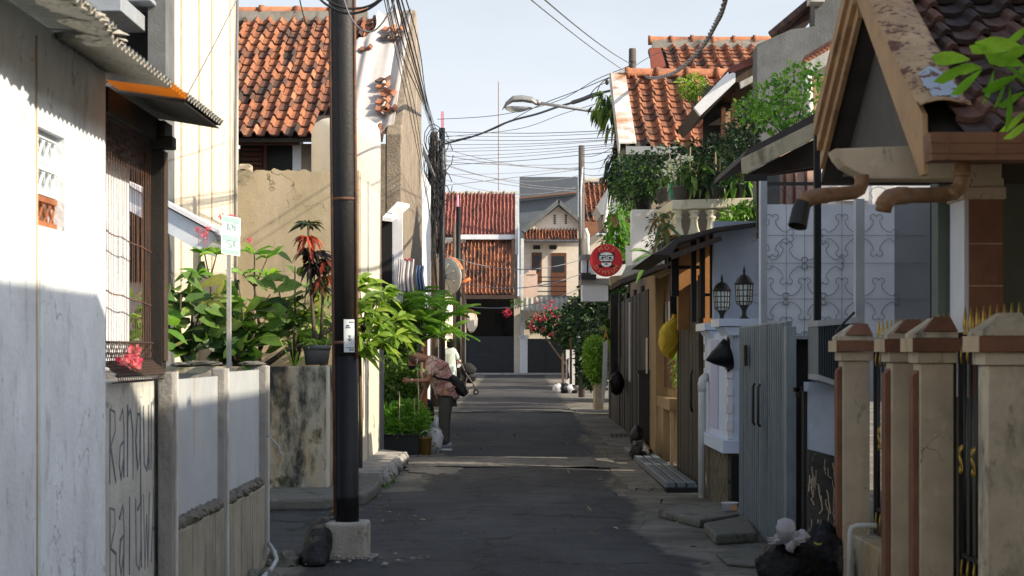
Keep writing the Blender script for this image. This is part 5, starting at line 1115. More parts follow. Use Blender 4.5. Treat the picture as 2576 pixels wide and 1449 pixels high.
for y in (697, 708, 720, 733, 744): mb.tube([W(1350, y, E - 1.5), W(1425, y, E - 1.5)], .025, 5)
mb.build('balcony_rail', 'black_iron', t)
mb = MB(); mb.px(1350, 1440, 744, 752, E - 1.7, 1.6); mb.build('balcony_slab', 'grey_wall', t)
corrug(W(1308, 750, E - 2.0), (1, 0, 0), (0, -1.6, -.75), wx(1425, E) - wx(1308, E), 1.5, .24, .05, .02).build('porch_sheet', 'asbestos', t, True)
mb = MB(); mb.px(1322, 1440, 852, 941, E - 1.8, .06); mb.px(1370, 1373, 852, 940, E - 1.86, .04)
mb.build('gate', pm('dark green black gate', (.02, .024, .026), rough=.5), t)
mb = MB(); mb.px(1308, 1327, 850, 944, E - 2.0, .4); mb.px(1305, 1330, 843, 850, E - 2.05, .5); mb.build('gate_pillar', 'white_paint', t)
mb = MB(); mb.px(1310, 1318, 600, 850, E - 2.1, .2); mb.build('corner_pipe', 'pvc', t)
t = thing('grey_clad_house', 'slate grey clad building rising behind the cream gable house', 'building', W(1380, 940, 97))
mb = MB(); mb.px(1307, 1454, 445, 900, 97, 6); mb.build('wall', 'grey_clad', t)
mb = MB(); mb.ppx([(1306, 500), (1452, 484), (1452, 489), (1306, 506)], 95, .6); mb.ppx([(1306, 506), (1452, 490), (1452, 540), (1306, 560)], 95.4, .1); mb.build('lean_to', 'grey_clad', t)
mb = MB(); mb.ppx([(1306, 497), (1452, 482), (1452, 485), (1306, 500)], 94.9, .6); mb.build('flashing', 'brown_fascia', t)
# kerb strip in front of the end gates
mb = MB(); mb.box(-4, 3.2, E - 4.2, E - 2.2, gz(E), gz(E) + .06); h = struct(mb, 'pavement', 'light_concrete')
# bougainvillea and far right vegetation
t = bush('bougainvillea', 'bougainvillea with red blossom overhanging the right end gate', 'shrub', W(1475, 985, 66), [(W(1405, 815, 70), (.8, .7, .55)), (W(1355, 815, 71), (.45, .5, .3)), (W(1462, 800, 68), (.7, .8, .8)), (W(1470, 850, 66), (.8, .6, 1.0)), (W(1470, 920, 64), (.6, .5, .8)), (W(1430, 840, 68), (.5, .5, .5))], 6500, .2, .12, 'leaf_dark', None, 2, .05)
mb = MB()
for (x, y) in [(1335, 808), (1345, 822), (1350, 800), (1362, 805), (1372, 770), (1380, 778), (1385, 765), (1375, 800), (1392, 792), (1368, 790), (1352, 790), (1340, 830), (1402, 795), (1365, 830), (1335, 822), (1385, 842), (1420, 800), (1388, 756), (1395, 840), (1418, 842)] + [(1330 + R.uniform(0, 75), 790 + R.uniform(-30, 55)) for _ in range(5)]:
    cloud_leaves(mb, [(W(x, y, 68.9), (.09, .09, .07))], 9, .085, .07, .1, 2)
mb.build('blossom', 'flower_red', t)
mb = MB(); cloud_leaves(mb, [(W(1277, 785, 80), (.16, .1, .12)), (W(1272, 790, 80), (.1, .1, .08))], 60, .14, .09, .1, 2); cloud_leaves
t = thing('hanging_blossom', 'orange red blossom spray hanging before the dark carport', 'flowers', W(1277, 785, 80)); mb.build('blossom', 'flower_red', t)
mb = MB(); mb.tube([W(1277, 783, 80), W(1295, 765, 80), W(1312, 755, 80.5)], .02, 5); cloud_leaves(mb, [(W(1300, 762, 80), (.3, .2, .2))], 50, .14, .07, .3, 2); mb.build('foliage', 'leaf_herb', t)
mb = MB(); cloud_leaves(mb, [(W(1477, 828, 50), (.08, .08, .1))], 50, .1, .07, .1, 2); one(mb, 'blossom', 'flower_red', 'single red bloom in the dark foliage above the hedge', 'flowers')
bush('hedge_tree', 'dark leafy tree mass over the right side gates near the round sign', 'tree', W(1500, 1000, 46), [(W(1500, 800, 46), (.5, .7, .9)), (W(1520, 720, 43), (.35, .5, .45)), (W(1485, 760, 50), (.4, .5, .6)), (W(1560, 780, 42), (.4, .6, .8)), (W(1520, 860, 43), (.4, .5, .8)), (W(1490, 900, 45), (.4, .5, .8))], 6500, .16, .085, 'leaf_dark', None, 5, .04)
mb = MB()
Dh = 38
t = bush('hedge', 'bright green clipped hedge bulging over its planter on the right', 'hedge', W(1500, 1000, Dh), [(W(1497, 905, Dh), (.26, .5, .45)), (W(1500, 880, Dh + .3), (.26, .5, .3)), (W(1508, 945, Dh), (.18, .4, .28)), (W(1490, 870, Dh - .2), (.18, .3, .16))], 5200, .07, .042, 'leaf_hedge', None, 0)
mb = MB(); mb.px(1497, 1518, 965, 1032, Dh - .3, 1.0); one(mb, 'hedge_box', 'pillar', 'narrow concrete planter under the bright hedge', 'planter')
mb = MB(); cloud_leaves(mb, [(W(1545, 840, 34), (.18, .2, .14))], 16, .3, .24, .2, 4); one(mb, 'big_leaf_plant', 'leaf_broad', 'single big taro leaf poking above the hedge', 'plant')
mb = MB(); mb.prism([W(x, y, 33) for x, y in ((1518, 862), (1529, 856), (1527, 960), (1517, 1020), (1513, 1010))], (0, .05, 0)); one(mb, 'white_post', 'white_paint', 'leaning pale post at the end of the dark gates', 'post')
mb = MB(); mb.prism([W(x, y, 33.2) for x, y in ((1516, 860), (1524, 828), (1532, 858), (1525, 845))], (0, .04, 0)); one(mb, 'post_finial', 'gold', 'pointed gold finial on the leaning pale post', 'finial')
# small roofs on the far right
t = thing('corner_house', 'small tile-roofed house with brown soffit beside the far concrete pole', 'house', W(1520, 950, 56))
a, b = roofpx(1468, 1640, 462, 560, 58, 54, 15, 8, roll=.08, dark=.3); a.build('roof', 'tile', t); b.build('roof_deck', 'under', t)
ridge(W(1470, 455, 58), W(1645, 455, 58), .5, .1).build('ridge_tiles', 'ridge_mortar', t, True)
mb = MB(); mb.px(1478, 1640, 590, 960, 57, 3); mb.build('wall', 'cream_far', t)
mb = MB(); mb.ppx([(1468, 556), (1512, 560), (1512, 580), (1476, 600)], 53.5, .5); mb.build('soffit', 'brown_fascia', t)
mb = MB(); mb.tube([W(1472, 575, 53), W(1478, 590, 53), W(1478, 655, 53)], .06, 8); mb.build('downpipe', 'pvc', t, True)
rf = thing('far_shade_house', 'unseen cream house added behind the bougainvillea to shade the far right', 'house', (5, 70, gz(70))); mb = MB(); mb.box(3.5, 8, 74, 84, 0, 5.3); mb.build('wall', 'cream_far', rf); mb = MB(); mb.prism([(3.3, 73.8, 5.3), (5.7, 73.8, 6.5), (8.2, 73.8, 5.3)], (0, 10.4, 0)); mb.build('roof', 'tile_dark', rf)  # hidden mass added to keep sun off the far right planting
t = thing('side_house', 'house with a grey gutter and brown soffit in front of the corner house', 'house', W(1600, 1000, 45))
mb = MB(); mb.ppx([(1500, 520), (1530, 470), (1640, 480), (1640, 530), (1512, 540)], 45, 2.5); mb.build('eave', 'panel_grey', t)
mb = MB(); mb.ppx([(1512, 542), (1640, 532), (1640, 560), (1516, 575)], 45.2, 2); mb.build('soffit', 'brown_fascia', t)
mb = MB(); mb.tube([W(1535, 475, 44.8), W(1520, 560, 44.8), W(1532, 600, 44.8), W(1548, 640, 44.8)], .05, 8); mb.build('downpipe', 'pvc', t, True)
mb = MB(); mb.px(1545, 1680, 560, 1010, 45.5, 3); mb.build('wall', 'white_paint', t)
t = thing('balcony_box', 'white panelled balcony box jutting out behind the round red sign', 'balcony', W(1495, 760, 41))
mb = MB(); mb.px(1465, 1590, 652, 708, 41, 1.0); mb.px(1465, 1530, 712, 757, 40.8, 1.0); mb.build('panel', 'white_paint', t)
mb = MB(); mb.px(1460, 1590, 640, 652, 40.9, 1.2); mb.px(1462, 1535, 700, 714, 40.7, 1.2); mb.build('ledge', 'concrete', t)
mb = MB(); mb.px(1476, 1480, 655, 690, 40.98, .05); mb.px(1462, 1500, 690, 703, 40.6, .3); mb.build('slot', 'black_iron', t)
pf = pole('weathered concrete utility pole standing left of the round red sign', 1463, 50, 366, .085, 'conc_pole')
mb = MB(); mb.tube([W(1461, 600, 49.8), W(1461, 480, 49.8), W(1465, 420, 49.8)], .03, 6); mb.build('conduit', 'galv', pf, True)
# posts and clutter before the right end gate
mb = MB(); mb.px(1413, 1419, 890, 985, 62, .1); one(mb, 'timber_post', 'brown_pole', 'thin brown timber post before the dark end gate', 'post', 'thin posts on the right verge')
mb = MB(); mb.px(1433, 1439, 850, 990, 60, .1); one(mb, 'timber_post', 'brown_pole', 'taller brown timber post beside the stained white post', 'post', 'thin posts on the right verge')
t = thing('white_post', 'white block post with black drips on the right verge', 'post', W(1435, 985, 61)); mb = MB(); mb.px(1424, 1446, 880, 985, 61, .15); mb.build('shaft', 'white_paint', t)
mb = MB(); mb.ppx([(1426, 905), (1431, 900), (1430, 930), (1433, 950), (1427, 955), (1428, 925)], 60.98, .03); mb.build('black_mark', 'black', t)
for i, (x, y, r_, m_, l) in enumerate(((1420, 972, .17, 'bag_black', 'round black rubbish bag at the far right verge'), (1433, 985, .15, 'bag_white', 'crumpled white rubbish bag beside the far black bags'), (1405, 983, .16, 'bag_white', 'pale rubbish bag at the road edge by the far black bag'), (1440, 978, .14, 'bag_black', 'small black rubbish bag against the far hedge box'))):
    p = W(x, y, 54); one(MB().blob((p.x, 54, gz(54) + r_ * .8), (r_ * 1.2, r_, r_), .25, 16, 10, i + 20), 'rubbish_bag', m_, l, 'rubbish bag', 'rubbish on the far right verge', smooth=True)
# ================================================================ right: brown gable house, nearest
XG = 1.6
t = thing('gable_house', 'nearest house on the right with tan barge boards and dark old roof tiles', 'house', (3, 8, 0))
ap = V((XG, 8.2, 3.10)); ne = V((XG, 6.88, 2.30)); fe = V((XG, 9.35, 2.42))
vv_ = ne - ap; nv_ = 9; 
tiles((XG + .10, ap.y, ap.z + .01), (1, 0, 0), vv_ + V((0, -.1, -.06)), 27, 10, .165, (vv_.length + .1) / 10, None, .04, .006, .3).build('roof', 'tile_dark', t)
mb = MB(); mb.prism([(XG + .02, ap.y, ap.z - .03), (6.2, ap.y, ap.z - .03), (6.2, ne.y, ne.z - .03), (XG + .02, ne.y, ne.z - .03)], (0, 0, -.05)); mb.build('roof_deck', 'under', t)
tiles((XG + .02, ap.y, ap.z + .01), (1, 0, 0), fe - ap, 18, 9, .245, (fe - ap).length / 9, None, .035, .008, .3).build('far_roof', 'tile_dark', t)
ridge((XG, ap.y, ap.z + .07), (6.2, ap.y, ap.z + .07), .35, .09).build('ridge_tiles', 'tile_dark', t, True)
# wide flashing along the near slope
dn = (ne - ap).normalized(); nn = V((1, 0, 0)).cross(dn); nn = nn if nn.z > 0 else -nn
def flash(a, b):
    p = ap + (ne - ap) * (b * 1.0 - .02); x = XG - .045 + .2 * a
    return V((x, p.y, p.z)) + nn * (.075 + .02 * sin(a * pi) + .006 * mnoise.noise(V((x * 9, b * 9, 0))) + (.02 if b > .97 else 0))
mb = MB(); g1 = MB().grid(flash, 12, 40); fl = g1.build('flashing', 'rusty_flash', t, True); fl.ob.modifiers.new('thick', 'SOLIDIFY').thickness = .004
pa_, pb_ = .77, .965; mb = MB()
def peel(a, b):
    ang = a * 2 * pi; k = (1 + .3 * mnoise.noise(V((cos(ang) * 1.5, sin(ang) * 1.5, 5))) + .15 * mnoise.noise(V((cos(ang) * 4, sin(ang) * 4, 2)))) * b
    return flash(.56 + .36 * cos(ang) * k, min(.985, .865 + .105 * sin(ang) * k)) + nn * .009
mb.grid(peel, 48, 6); mb.build('peeled_patch', 'peel', fl, True)
mb = MB()
def board(x, th, a, b, up, dnn):                    # a board following a slope, hanging from it
    return [(x, a.y, a.z + up), (x, b.y, b.z + up), (x, b.y, b.z - dnn), (x, a.y, a.z - dnn)]
mb = MB(); tip = ne + V((0, -.03, -.14)); mb.prism([(XG - .035, ap.y, ap.z + .09), (XG - .035, ne.y - .01, ne.z + .065), (XG - .035, tip.y - .01, tip.z - .03), (XG - .035, tip.y + .06, tip.z - .03), (XG - .035, ap.y, ap.z - .03)], (.022, 0, 0)); mb.build('barge_board', 'barge', t, bevel=.003)
for k, (xo, up, dq, ext) in enumerate(((-.075, .10, -.02, -.02), (-.055, .04, .05, .0), (-.03, -.03, .11, .06))):
    e = fe + (fe - ap).normalized() * (ext - .22); mb = MB(); mb.prism([(XG + xo, ap.y, ap.z + up), (XG + xo, e.y, e.z + up), (XG + xo, e.y, e.z - dq), (XG + xo, ap.y, ap.z - dq)], (.026, 0, 0)); mb.build('barge_board', 'barge', t, bevel=.003)
mb = MB(); mb.prism([(XG + .0, ap.y, ap.z - .04), (XG + 4, ap.y, ap.z - .04), (XG + 4, fe.y, fe.z - .04), (XG + .0, fe.y, fe.z - .04)], (0, 0, -.05)); mb.build('far_deck', 'under', t)
mb = MB(); mb.box(3.3, 7.5, 5.3, 5.9, 2.6, 4.70); mb.box(3.3, 7.5, 5.901, 11.0, 2.6, 4.33); mb.build('shade_storey', 'cream', t)  # unseen storey added, its heights set to shade the left wall and fence
mb = MB(); mb.prism([(XG + .1, 7.0, 2.31), (XG + .1, ap.y, ap.z - .06), (XG + .1, 9.3, 2.42), (XG + .1, 9.3, 2.36), (XG + .1, 7.55, 2.25)], (.1, 0, 0)); mb.build('gable_wall', pm('brown gable board', (.1, .088, .075), var=.15), t)
mb = MB(); mb.ppx([(2098, 374), (2300, 366), (2432, 366), (2432, 450), (2172, 450), (2166, 438), (2125, 416), (2108, 396)], 7.35, .16); mb.build('soffit_beam', 'pillar', t, bevel=.006)
mb = MB(); mb.ppx([(2340, 332), (2620, 332), (2620, 402), (2346, 402)], 6.7, .13); 
for y in (357, 384): mb.px(2341, 2620, y, y + 2, 6.695, .02)
mb.px(2385, 2388, 332, 402, 6.695, .02); mb.px(2505, 2508, 332, 402, 6.695, .02); mb.build('eave_gutter', 'brown_fascia', t, bevel=.002)
mb = MB(); mb.tube([W(2421, 400, 6.78), W(2421, 452, 6.78), W(2416, 470, 6.78), W(2400, 484, 6.77), W(2370, 490, 6.75), W(2262, 492, 6.65), W(2238, 497, 6.62), W(2226, 510, 6.6), W(2222, 532, 6.6)], [.03] * 9, 18)
for (x, y) in ((2421, 438),): mb.tube([W(x, y - 7, 6.78), W(x, y + 7, 6.78)], .0335, 18)
mb.tube([W(2280, 492, 6.67), W(2262, 492, 6.65), W(2238, 497, 6.62), W(2226, 510, 6.6), W(2222, 520, 6.6)], .0335, 18); mb.build('downpipe', 'brown_pipe', t, True)
mb = MB(); mb.tube([W(2168, 440, 7.3), W(2168, 462, 7.3), W(2162, 476, 7.3), W(2148, 484, 7.28), W(2062, 493, 7.15), W(2040, 497, 7.12), W(2026, 506, 7.1), W(2020, 516, 7.1)], .029, 18); mb.tube([W(2078, 492, 7.17), W(2062, 493, 7.15), W(2040, 497, 7.12), W(2026, 506, 7.1)], .0325, 18)
dp = mb.build('downpipe', 'brown_pipe', t, True)
mb = MB(); mb.tube([W(2022, 506, 7.1), W(2014, 530, 7.1), W(2006, 570, 7.08)], [.031, .036, .038], 18, False); mb.build('hose_end', 'pot_black', dp, True)
mb = MB(); mb.px(2438, 2524, 500, 1000, 9.05, .3)
mb.build('column', 'pillar_tile', t)
mb = MB(); mb.px(2426, 2440, 500, 1000, 9.06, .3); mb.build('column_edge', 'white_paint', t)
mb = MB(); mb.px(2424, 2532, 470, 500, 9.02, .36); mb.px(2430, 2526, 448, 470, 9.04, .32); mb.ppx([(2440, 412), (2520, 412), (2520, 450), (2434, 450)], 9.04, .3); mb.build('capital', 'pillar', t, bevel=.006)
mb = MB()
for y in (612, 718): mb.px(2438, 2524, y, y + 2, 9.045, .01)
mb.build('tile_joint', 'cream', t)
mb = MB(); mb.px(2360, 3200, 440, 1500, 9.4, .15); mb.build('wall', 'green_wall', t)
nb_ = thing('near_shade_house', 'unseen house added outside the right edge to shade the left wall', 'house', (4.5, -1, 0))  # out-of-view block added to keep sun off the lower left wall
mb = MB(); mb.box(2.05, 8, -9, 6.1, 0, 3.94); mb.build('wall', 'cream', nb_)
mb = MB(); mb.prism([(1.95, -9.2, 4.04), (5, -9.2, 5.3), (8.1, -9.2, 3.94)], (0, 15.4, 0)); mb.build('roof', 'tile_dark', nb_)
ch = thing('rear_shade_block', 'unseen block added behind the gable house to shade the lane', 'house', (6, 14, 0))  # hidden mass added to block the sun over the middle of the lane
mb = MB(); mb.box(4.25, 9, 11.2, 16.6, 0, 5.6); mb.build('wall', 'pillar', ch)

# branch of leaves reaching in from the upper right corner
t = thing('leafy_branch', 'bright green leaf branch reaching in from the upper right corner', 'branch', W(2600, 250, 6.2))
mb = MB(); mb.tube([W(2640, 260, 6.2), W(2560, 200, 6.15), W(2480, 160, 6.1)], [.008, .006, .003], 6); mb.tube([W(2640, 260, 6.2), W(2540, 280, 6.15), W(2470, 240, 6.1)], [.007, .005, .003], 6); mb.build('twig', 'bark', t, True)
mb = MB()
for (x0, y0, x1, y1, wd, tn) in ((2440, 150, 2345, 128, 44, .8), (2450, 160, 2350, 190, 40, .6), (2470, 175, 2392, 225, 42, .5), (2500, 130, 2440, 105, 36, .9), (2576, 120, 2455, 90, 44, .85), (2576, 165, 2480, 120, 40, .6), (2500, 175, 2470, 250, 42, .25), (2530, 200, 2500, 262, 40, .15), (2520, 160, 2590, 210, 44, .2), (2540, 215, 2528, 315, 42, .2), (2580, 230, 2510, 255, 40, .35), (2590, 275, 2515, 318, 40, .9), (2600, 300, 2525, 335, 36, .8), (2600, 150, 2540, 190, 40, .45), (2610, 110, 2520, 130, 40, .7), (2600, 60, 2530, 95, 40, .6), (2470, 170, 2400, 160, 38, .7), (2560, 190, 2470, 215, 40, .3)):
    D = 6.1 + R.uniform(-.12, .15); a, b_ = W(x0, y0, D), W(x1, y1, D + R.uniform(-.05, .05)); mb.leaf(a, b_ - a, (b_ - a).length * 1.02, wd * 1.45 / F * D, .14, tn, 4, side=V(((b_ - a).z, -.25, -(b_ - a).x)))
mb.build('foliage', leafmat('bright branch leaf', [(0, (.07, .2, .02)), (.5, (.2, .42, .04)), (1, (.42, .62, .1))], .5), t, True)  # leaf colours raised to stand for sun that does not reach here

# ---------------------------------------------------------------- capped gate pillars and iron railings
def cap_pillar(y0, label, old=False):
    x0, w_ = 1.952, .16; xc, yc = x0 + w_ / 2, y0 + w_ / 2; t = thing('gate_pillar', label, 'pillar', (xc, yc, 0), 'capped gate pillars in front of the nearest house')
    mb = MB(); mb.box(x0, x0 + w_, y0, y0 + w_, 0, 1.39); mb.build('shaft', 'pillar_old' if old else 'pillar', t, bevel=.006)
    if not old: mb = MB(); mb.box(x0 - .03, x0 - .001, y0 + .035, y0 + w_ - .03, 0, 1.33); mb.prism([(x0 - .03, y0 + .035, 1.33), (x0 - .001, y0 + .035, 1.33), (x0 - .001, y0 + .035, 1.36)], (0, w_ - .065, 0)); mb.build('side_strip', 'pillar_tile', t, bevel=.004)
    mb = MB(); mb.box(x0 - .02, x0 + w_ + .015, y0 - .02, y0 + w_ + .02, 1.392, 1.445); mb.build('collar', 'pillar_old' if old else 'pillar', t, bevel=.004)
    mb = MB(); mb.box(x0 - .048, x0 + w_ + .03, y0 - .05, y0 + w_ + .05, 1.447, 1.512); mb.build('band', 'pillar_tile', t, bevel=.004)
    mb = MB(); mb.box(x0 - .052, x0 - .0485, y0 - .052, y0 + w_ + .052, 1.446, 1.513); mb.build('band_edge', 'cream', t)
    a = x0 - .048; b = x0 + w_ + .03; c = y0 - .05; d = y0 + w_ + .05; z0, z1, z2 = 1.513, 1.535, 1.61
    mb = MB(); mb.box(a + .015, b - .015, c + .015, d - .015, z0, z1)
    q = [(a + .015, c + .015, z1), (b - .015, c + .015, z1), (b - .015, d - .015, z1), (a + .015, d - .015, z1)]; p_ = [(xc - .015, yc - .05, z2), (b - .04, yc - .05, z2), (b - .04, yc + .05, z2), (xc - .015, yc + .05, z2)]
    mb.add(q + p_, [(0, 1, 5, 4), (1, 2, 6, 5), (2, 3, 7, 6), (3, 0, 4, 7), (4, 5, 6, 7)]); mb.build('cap', 'pillar_old', t, bevel=.003)
    mb = MB(); n_ = V((0, -.003, .003)); A_, B_, C_, D_ = V(q[0]) + V((.035, 0, .006)), V(q[1]) + V((-.004, 0, .006)), V(p_[1]), V(p_[0]) + V((.01, 0, 0)); mb.prism([p + n_ for p in (A_, B_, C_, D_)], (0, -.003, .003))
    if not old: mb.build('cap_tile', 'pillar_tile', t)
    return t
cap_pillar(7.37, 'nearest gate pillar with a mould-blackened plaster cap at the right edge', True)
cap_pillar(8.6, 'second gate pillar from the right edge, brown tile sloped cap, left of the iron railing')
cap_pillar(9.25, 'third gate pillar, half hidden behind the second one')
cap_pillar(10.64, 'farthest capped gate pillar beside the black garbage bags and ribbed box')
def railing(y0, y1, z0, z1, label, x=2.15, n=9):
    t = thing('iron_railing', label, 'railing', (x, (y0 + y1) / 2, z0), 'black railings with gold spearheads')
    mb = MB(); mb.box(x - .015, x + .015, y0, y1, z0, z0 + .06); mb.box(x - .012, x + .012, y0, y1, z1 - .17, z1 - .14); mb.box(x - .01, x + .01, y0, y1, z0 + .14, z0 + .16); mb.box(x - .02, x + .02, y1 - .02, y1, z0, z1 - .12); mb.box(x - .02, x + .02, y0, y0 + .02, z0, z1 - .12); mb.build('frame', 'black_iron', t)
    HX = V((x, (y0 + y1) / 2, z0))
    for i in range(n):
        y = y0 + (y1 - y0) * (i + .5) / n
        bars = MB(); bars.tube([(x, y, z0), (x, y, z1 - .13)], .0095, 8); bars.build('bar', 'black_iron', t, True); gold = MB()
        gold.lathe([(.005, 0), (.011, .012), (.006, .02), (.012, .03), (.006, .04), (.010, .055), (.012, .075), (.003, .155)], (x, y, z1 - .155), 8); gold.build('spearhead', 'gold', t, True); gold = MB()
        gold.tube([(x - .013, y, z1 - .19), (x - .018, y + .004, z1 - .235), (x - .012, y + .008, z1 - .27)], .006, 5); gold.build('upper_scroll', 'gold', t, True); gold = MB(); gold.tube([(x - .013, y, z0 + .02), (x - .018, y + .004, z0 + .08), (x - .012, y, z0 + .13)], .006, 5); gold.build('lower_scroll', 'gold', t, True); gold = MB()
        if i % 2 == 0:
            zc = (z0 + z1) / 2 - .05
            gold.tube([(x - .02, y - .02, zc - .05), (x - .025, y, zc), (x - .02, y + .022, zc + .05)], .007, 5); gold.tube([(x - .02, y + .02, zc - .02), (x - .025, y, zc + .02), (x - .02, y - .02, zc + .06)], .006, 5); gold.blob((x - .02, y, zc - .06), (.01, .012, .022), .2, 8, 6); gold.build('ornament', 'gold', t, True)
railing(7.55, 8.59, .32, 1.66, 'black iron railing with gold spearheads left of the nearest pillar')
railing(8.78, 9.24, .32, 1.64, 'narrow black iron railing between the second and third gate pillars', n=4)
railing(9.42, 10.63, .36, 1.63, 'black iron railing with gold spearheads above the low drain wall', n=10)
mb = MB(); mb.box(1.99, 2.2, 9.42, 10.55, 0, .36); one(mb, 'low_wall', 'old_plaster', 'low stained wall under the far railing behind the white pipe', 'wall', bevel=.01)
mb = MB(); mb.tube([W(2136, 1470, 10.1), W(2139, 1340, 10.1), W(2143, 1328, 10.1), W(2156, 1323, 10.1), W(2205, 1322, 10.1)], .016, 10); one(mb, 'drain_pipe', 'pvc', 'white drain pipe bent over the low wall between the gate pillars', 'pipe', smooth=True)

# ---------------------------------------------------------------- frosted yard screen with scrolls
D = 14.95
t = thing('scroll_screen', 'pale blue sheet screen with wrought iron scrolls behind the brown pipes', 'screen', W(2140, 900, D))
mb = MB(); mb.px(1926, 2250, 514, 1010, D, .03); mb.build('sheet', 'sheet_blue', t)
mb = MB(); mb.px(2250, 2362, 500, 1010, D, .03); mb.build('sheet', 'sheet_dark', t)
mb = MB()
def scroll(mb, cx, cy, s_=1.):
    c = W(cx, cy, D - .03); k = 1 / F * D * s_
    for (ax, bz) in ((1, 1), (1, -1), (-1, 1), (-1, -1)):
        cur = [(58 - 10 * cos(i * .75) , 10 + 10 * sin(i * .75)) for i in range(7)][::-1] + [(36, 12), (22, 22), (12, 36)] + [(10 + 10 * sin(i * .75), 58 - 10 * cos(i * .75)) for i in range(7)]
        mb.tube([c + V((x * ax * k, 0, z * bz * k)) for x, z in cur], .0032, 5)
for y, xs_ in ((592, (1943, 2118, 2205)), (662, (1978, 2070)), (752, (1930, 2024, 2118, 2210)), (850, (1978, 2075))):
    for x in xs_: scroll(mb, x, y, .78)
    mb.tube([W(1926, y, D - .028), W(2330, y, D - .028)], .0028, 4)
for x in (1978, 2024, 2118): mb.tube([W(x, 470, D - .028), W(x, 900, D - .028)], .0025, 4)
for x in (1950, 2000, 2090, 2130, 2210, 2260): 
    mb.tube([W(x + 22 * cos(i * .8), 486 - 16 * sin(i * .8), D - .03) for i in range(6)], .003, 5)
mb.build('scroll', pm('grey iron scroll', (.2, .21, .22), bump=0), t, True)
mb = MB(); mb.px(1924, 2340, 458, 466, D - .04, .04); mb.build('top_rail', 'black_iron', t)
for (x0, x1, x2, y0, D_) in ((1915, 1930, 1911, 455, D - .15), (2154, 2175, 2150, 500, D - .7)):
    mb = MB(); mb.px(x0, x1, y0, 1000, D_, .06); mb.build('post', 'steel_grey', t)
    mb = MB(); mb.px(x2, x0, y0, 1000, D_ + .01, .05); mb.build('post_edge', 'white_paint', t)
for (x0, x1, y0, D_) in ((2050, 2066, 330, D - .6), (2345, 2362, 455, D - .3)):
    mb = MB(); mb.px(x0, x1, y0, 1000, D_, .07); mb.build('dark_post', 'pole_black', t)
# building behind the screen
t = thing('pink_house', 'pinkish wall with red vertical stripes behind the scroll screen', 'house', W(2100, 900, 18))
mb = MB(); mb.px(1960, 2055, 380, 900, 18, .3); mb.build('wall', 'pink_wall', t)
mb = MB()
for x in (1972, 1996, 2025): mb.px(x, x + 6, 400, 520, 17.97, .05)
mb.build('stripe', 'strap_red', t)
mb = MB(); mb.px(2055, 2350, 330, 900, 18.3, .3); mb.build('side_wall', 'sheet_blue', t)
mb = MB(); mb.px(2108, 2185, 435, 505, 18.2, .2); mb.px(2195, 2250, 440, 520, 18.25, .2); mb.build('window_block', 'white_paint', t)
mb = MB(); mb.px(1928, 1962, 385, 560, 17.7, .2); mb.build('mouldy_pier', 'grey_wall', t)
# ribbed metal box, dark gap, blue base wall
t = thing('ribbed_cabinet', 'ribbed blue grey metal cabinet with a pale top behind the far pillar', 'cabinet', W(2110, 950, 11.6))
mb = MB(); D = 11.6; mb.ppx([(2058, 806), (2160, 798), (2160, 985), (2058, 948)], D, .4); mb.build('case', 'ribbed', t)
mb = MB()
for i in range(17): mb.ppx([(2061 + i * 6, 822 - i * .5), (2063.5 + i * 6, 822 - i * .5), (2063.5 + i * 6, 942 + i * 2), (2061 + i * 6, 942 + i * 2)], D - .012, .02)
mb.build('rib', 'pole_black', t)
mb = MB(); mb.ppx([(2056, 806), (2162, 797), (2162, 812), (2056, 821)], D - .02, .46); mb.build('lid', 'steel_grey', t); mb = MB(); mb.ppx([(2058, 942), (2162, 978), (2162, 990), (2058, 956)], D - .02, .4); mb.build('base_rail', 'steel_grey', t)
mb = MB(); mb.tube([W(2102, 852, 11.0), W(2104, 836, 11.0), W(2120, 815, 11.0), W(2150, 785, 11.0)], .008, 6); one(mb, 'black_cable', 'cable', 'short black cable looping over the ribbed cabinet', 'cable', smooth=True)
YW = 0
t = thing('yard_wall', 'blue grey yard wall on a dark stone base behind the garbage bags', 'wall', W(2070, 1400, 11.9))
D = 11.95; mb = MB(); mb.ppx([(2034, 962), (2110, 962), (2110, 1150), (2034, 1130)], D, .2); mb.build('upper_wall', 'blue_wall', t)
mb = MB(); mb.ppx([(2034, 1131), (2110, 1151), (2110, 1450), (2034, 1430)], D - .04, .25); sb_ = mb.build('stone_base', 'rough_black', t)
mb = MB()
for i in range(16):
    x = 2036 + R.uniform(0, 60); y = 1145 + R.uniform(0, 170); mb.tube([W(x + k_ * R.uniform(-1, 3), y + k_ * R.uniform(6, 16), D - .043) for k_ in range(5)], R.uniform(.002, .0045), 4)
mb.build('pale_vein', 'pillar', sb_)
mb = MB(); mb.px(2003, 2060, 850, 1400, 12.9, .1); mb.build('dark_opening', 'black', t)
mb = MB(); mb.px(1996, 2022, 975, 985, 11.9, .1); mb.px(2002, 2012, 975, 1000, 11.9, .06); mb.px(2022, 2034, 985, 1420, 12.0, .1); mb.build('gate_latch', 'lantern', t)
mb = MB(); mb.px(2000, 2058, 845, 853, 12.8, .5); mb.build('ledge', 'steel_grey', t)
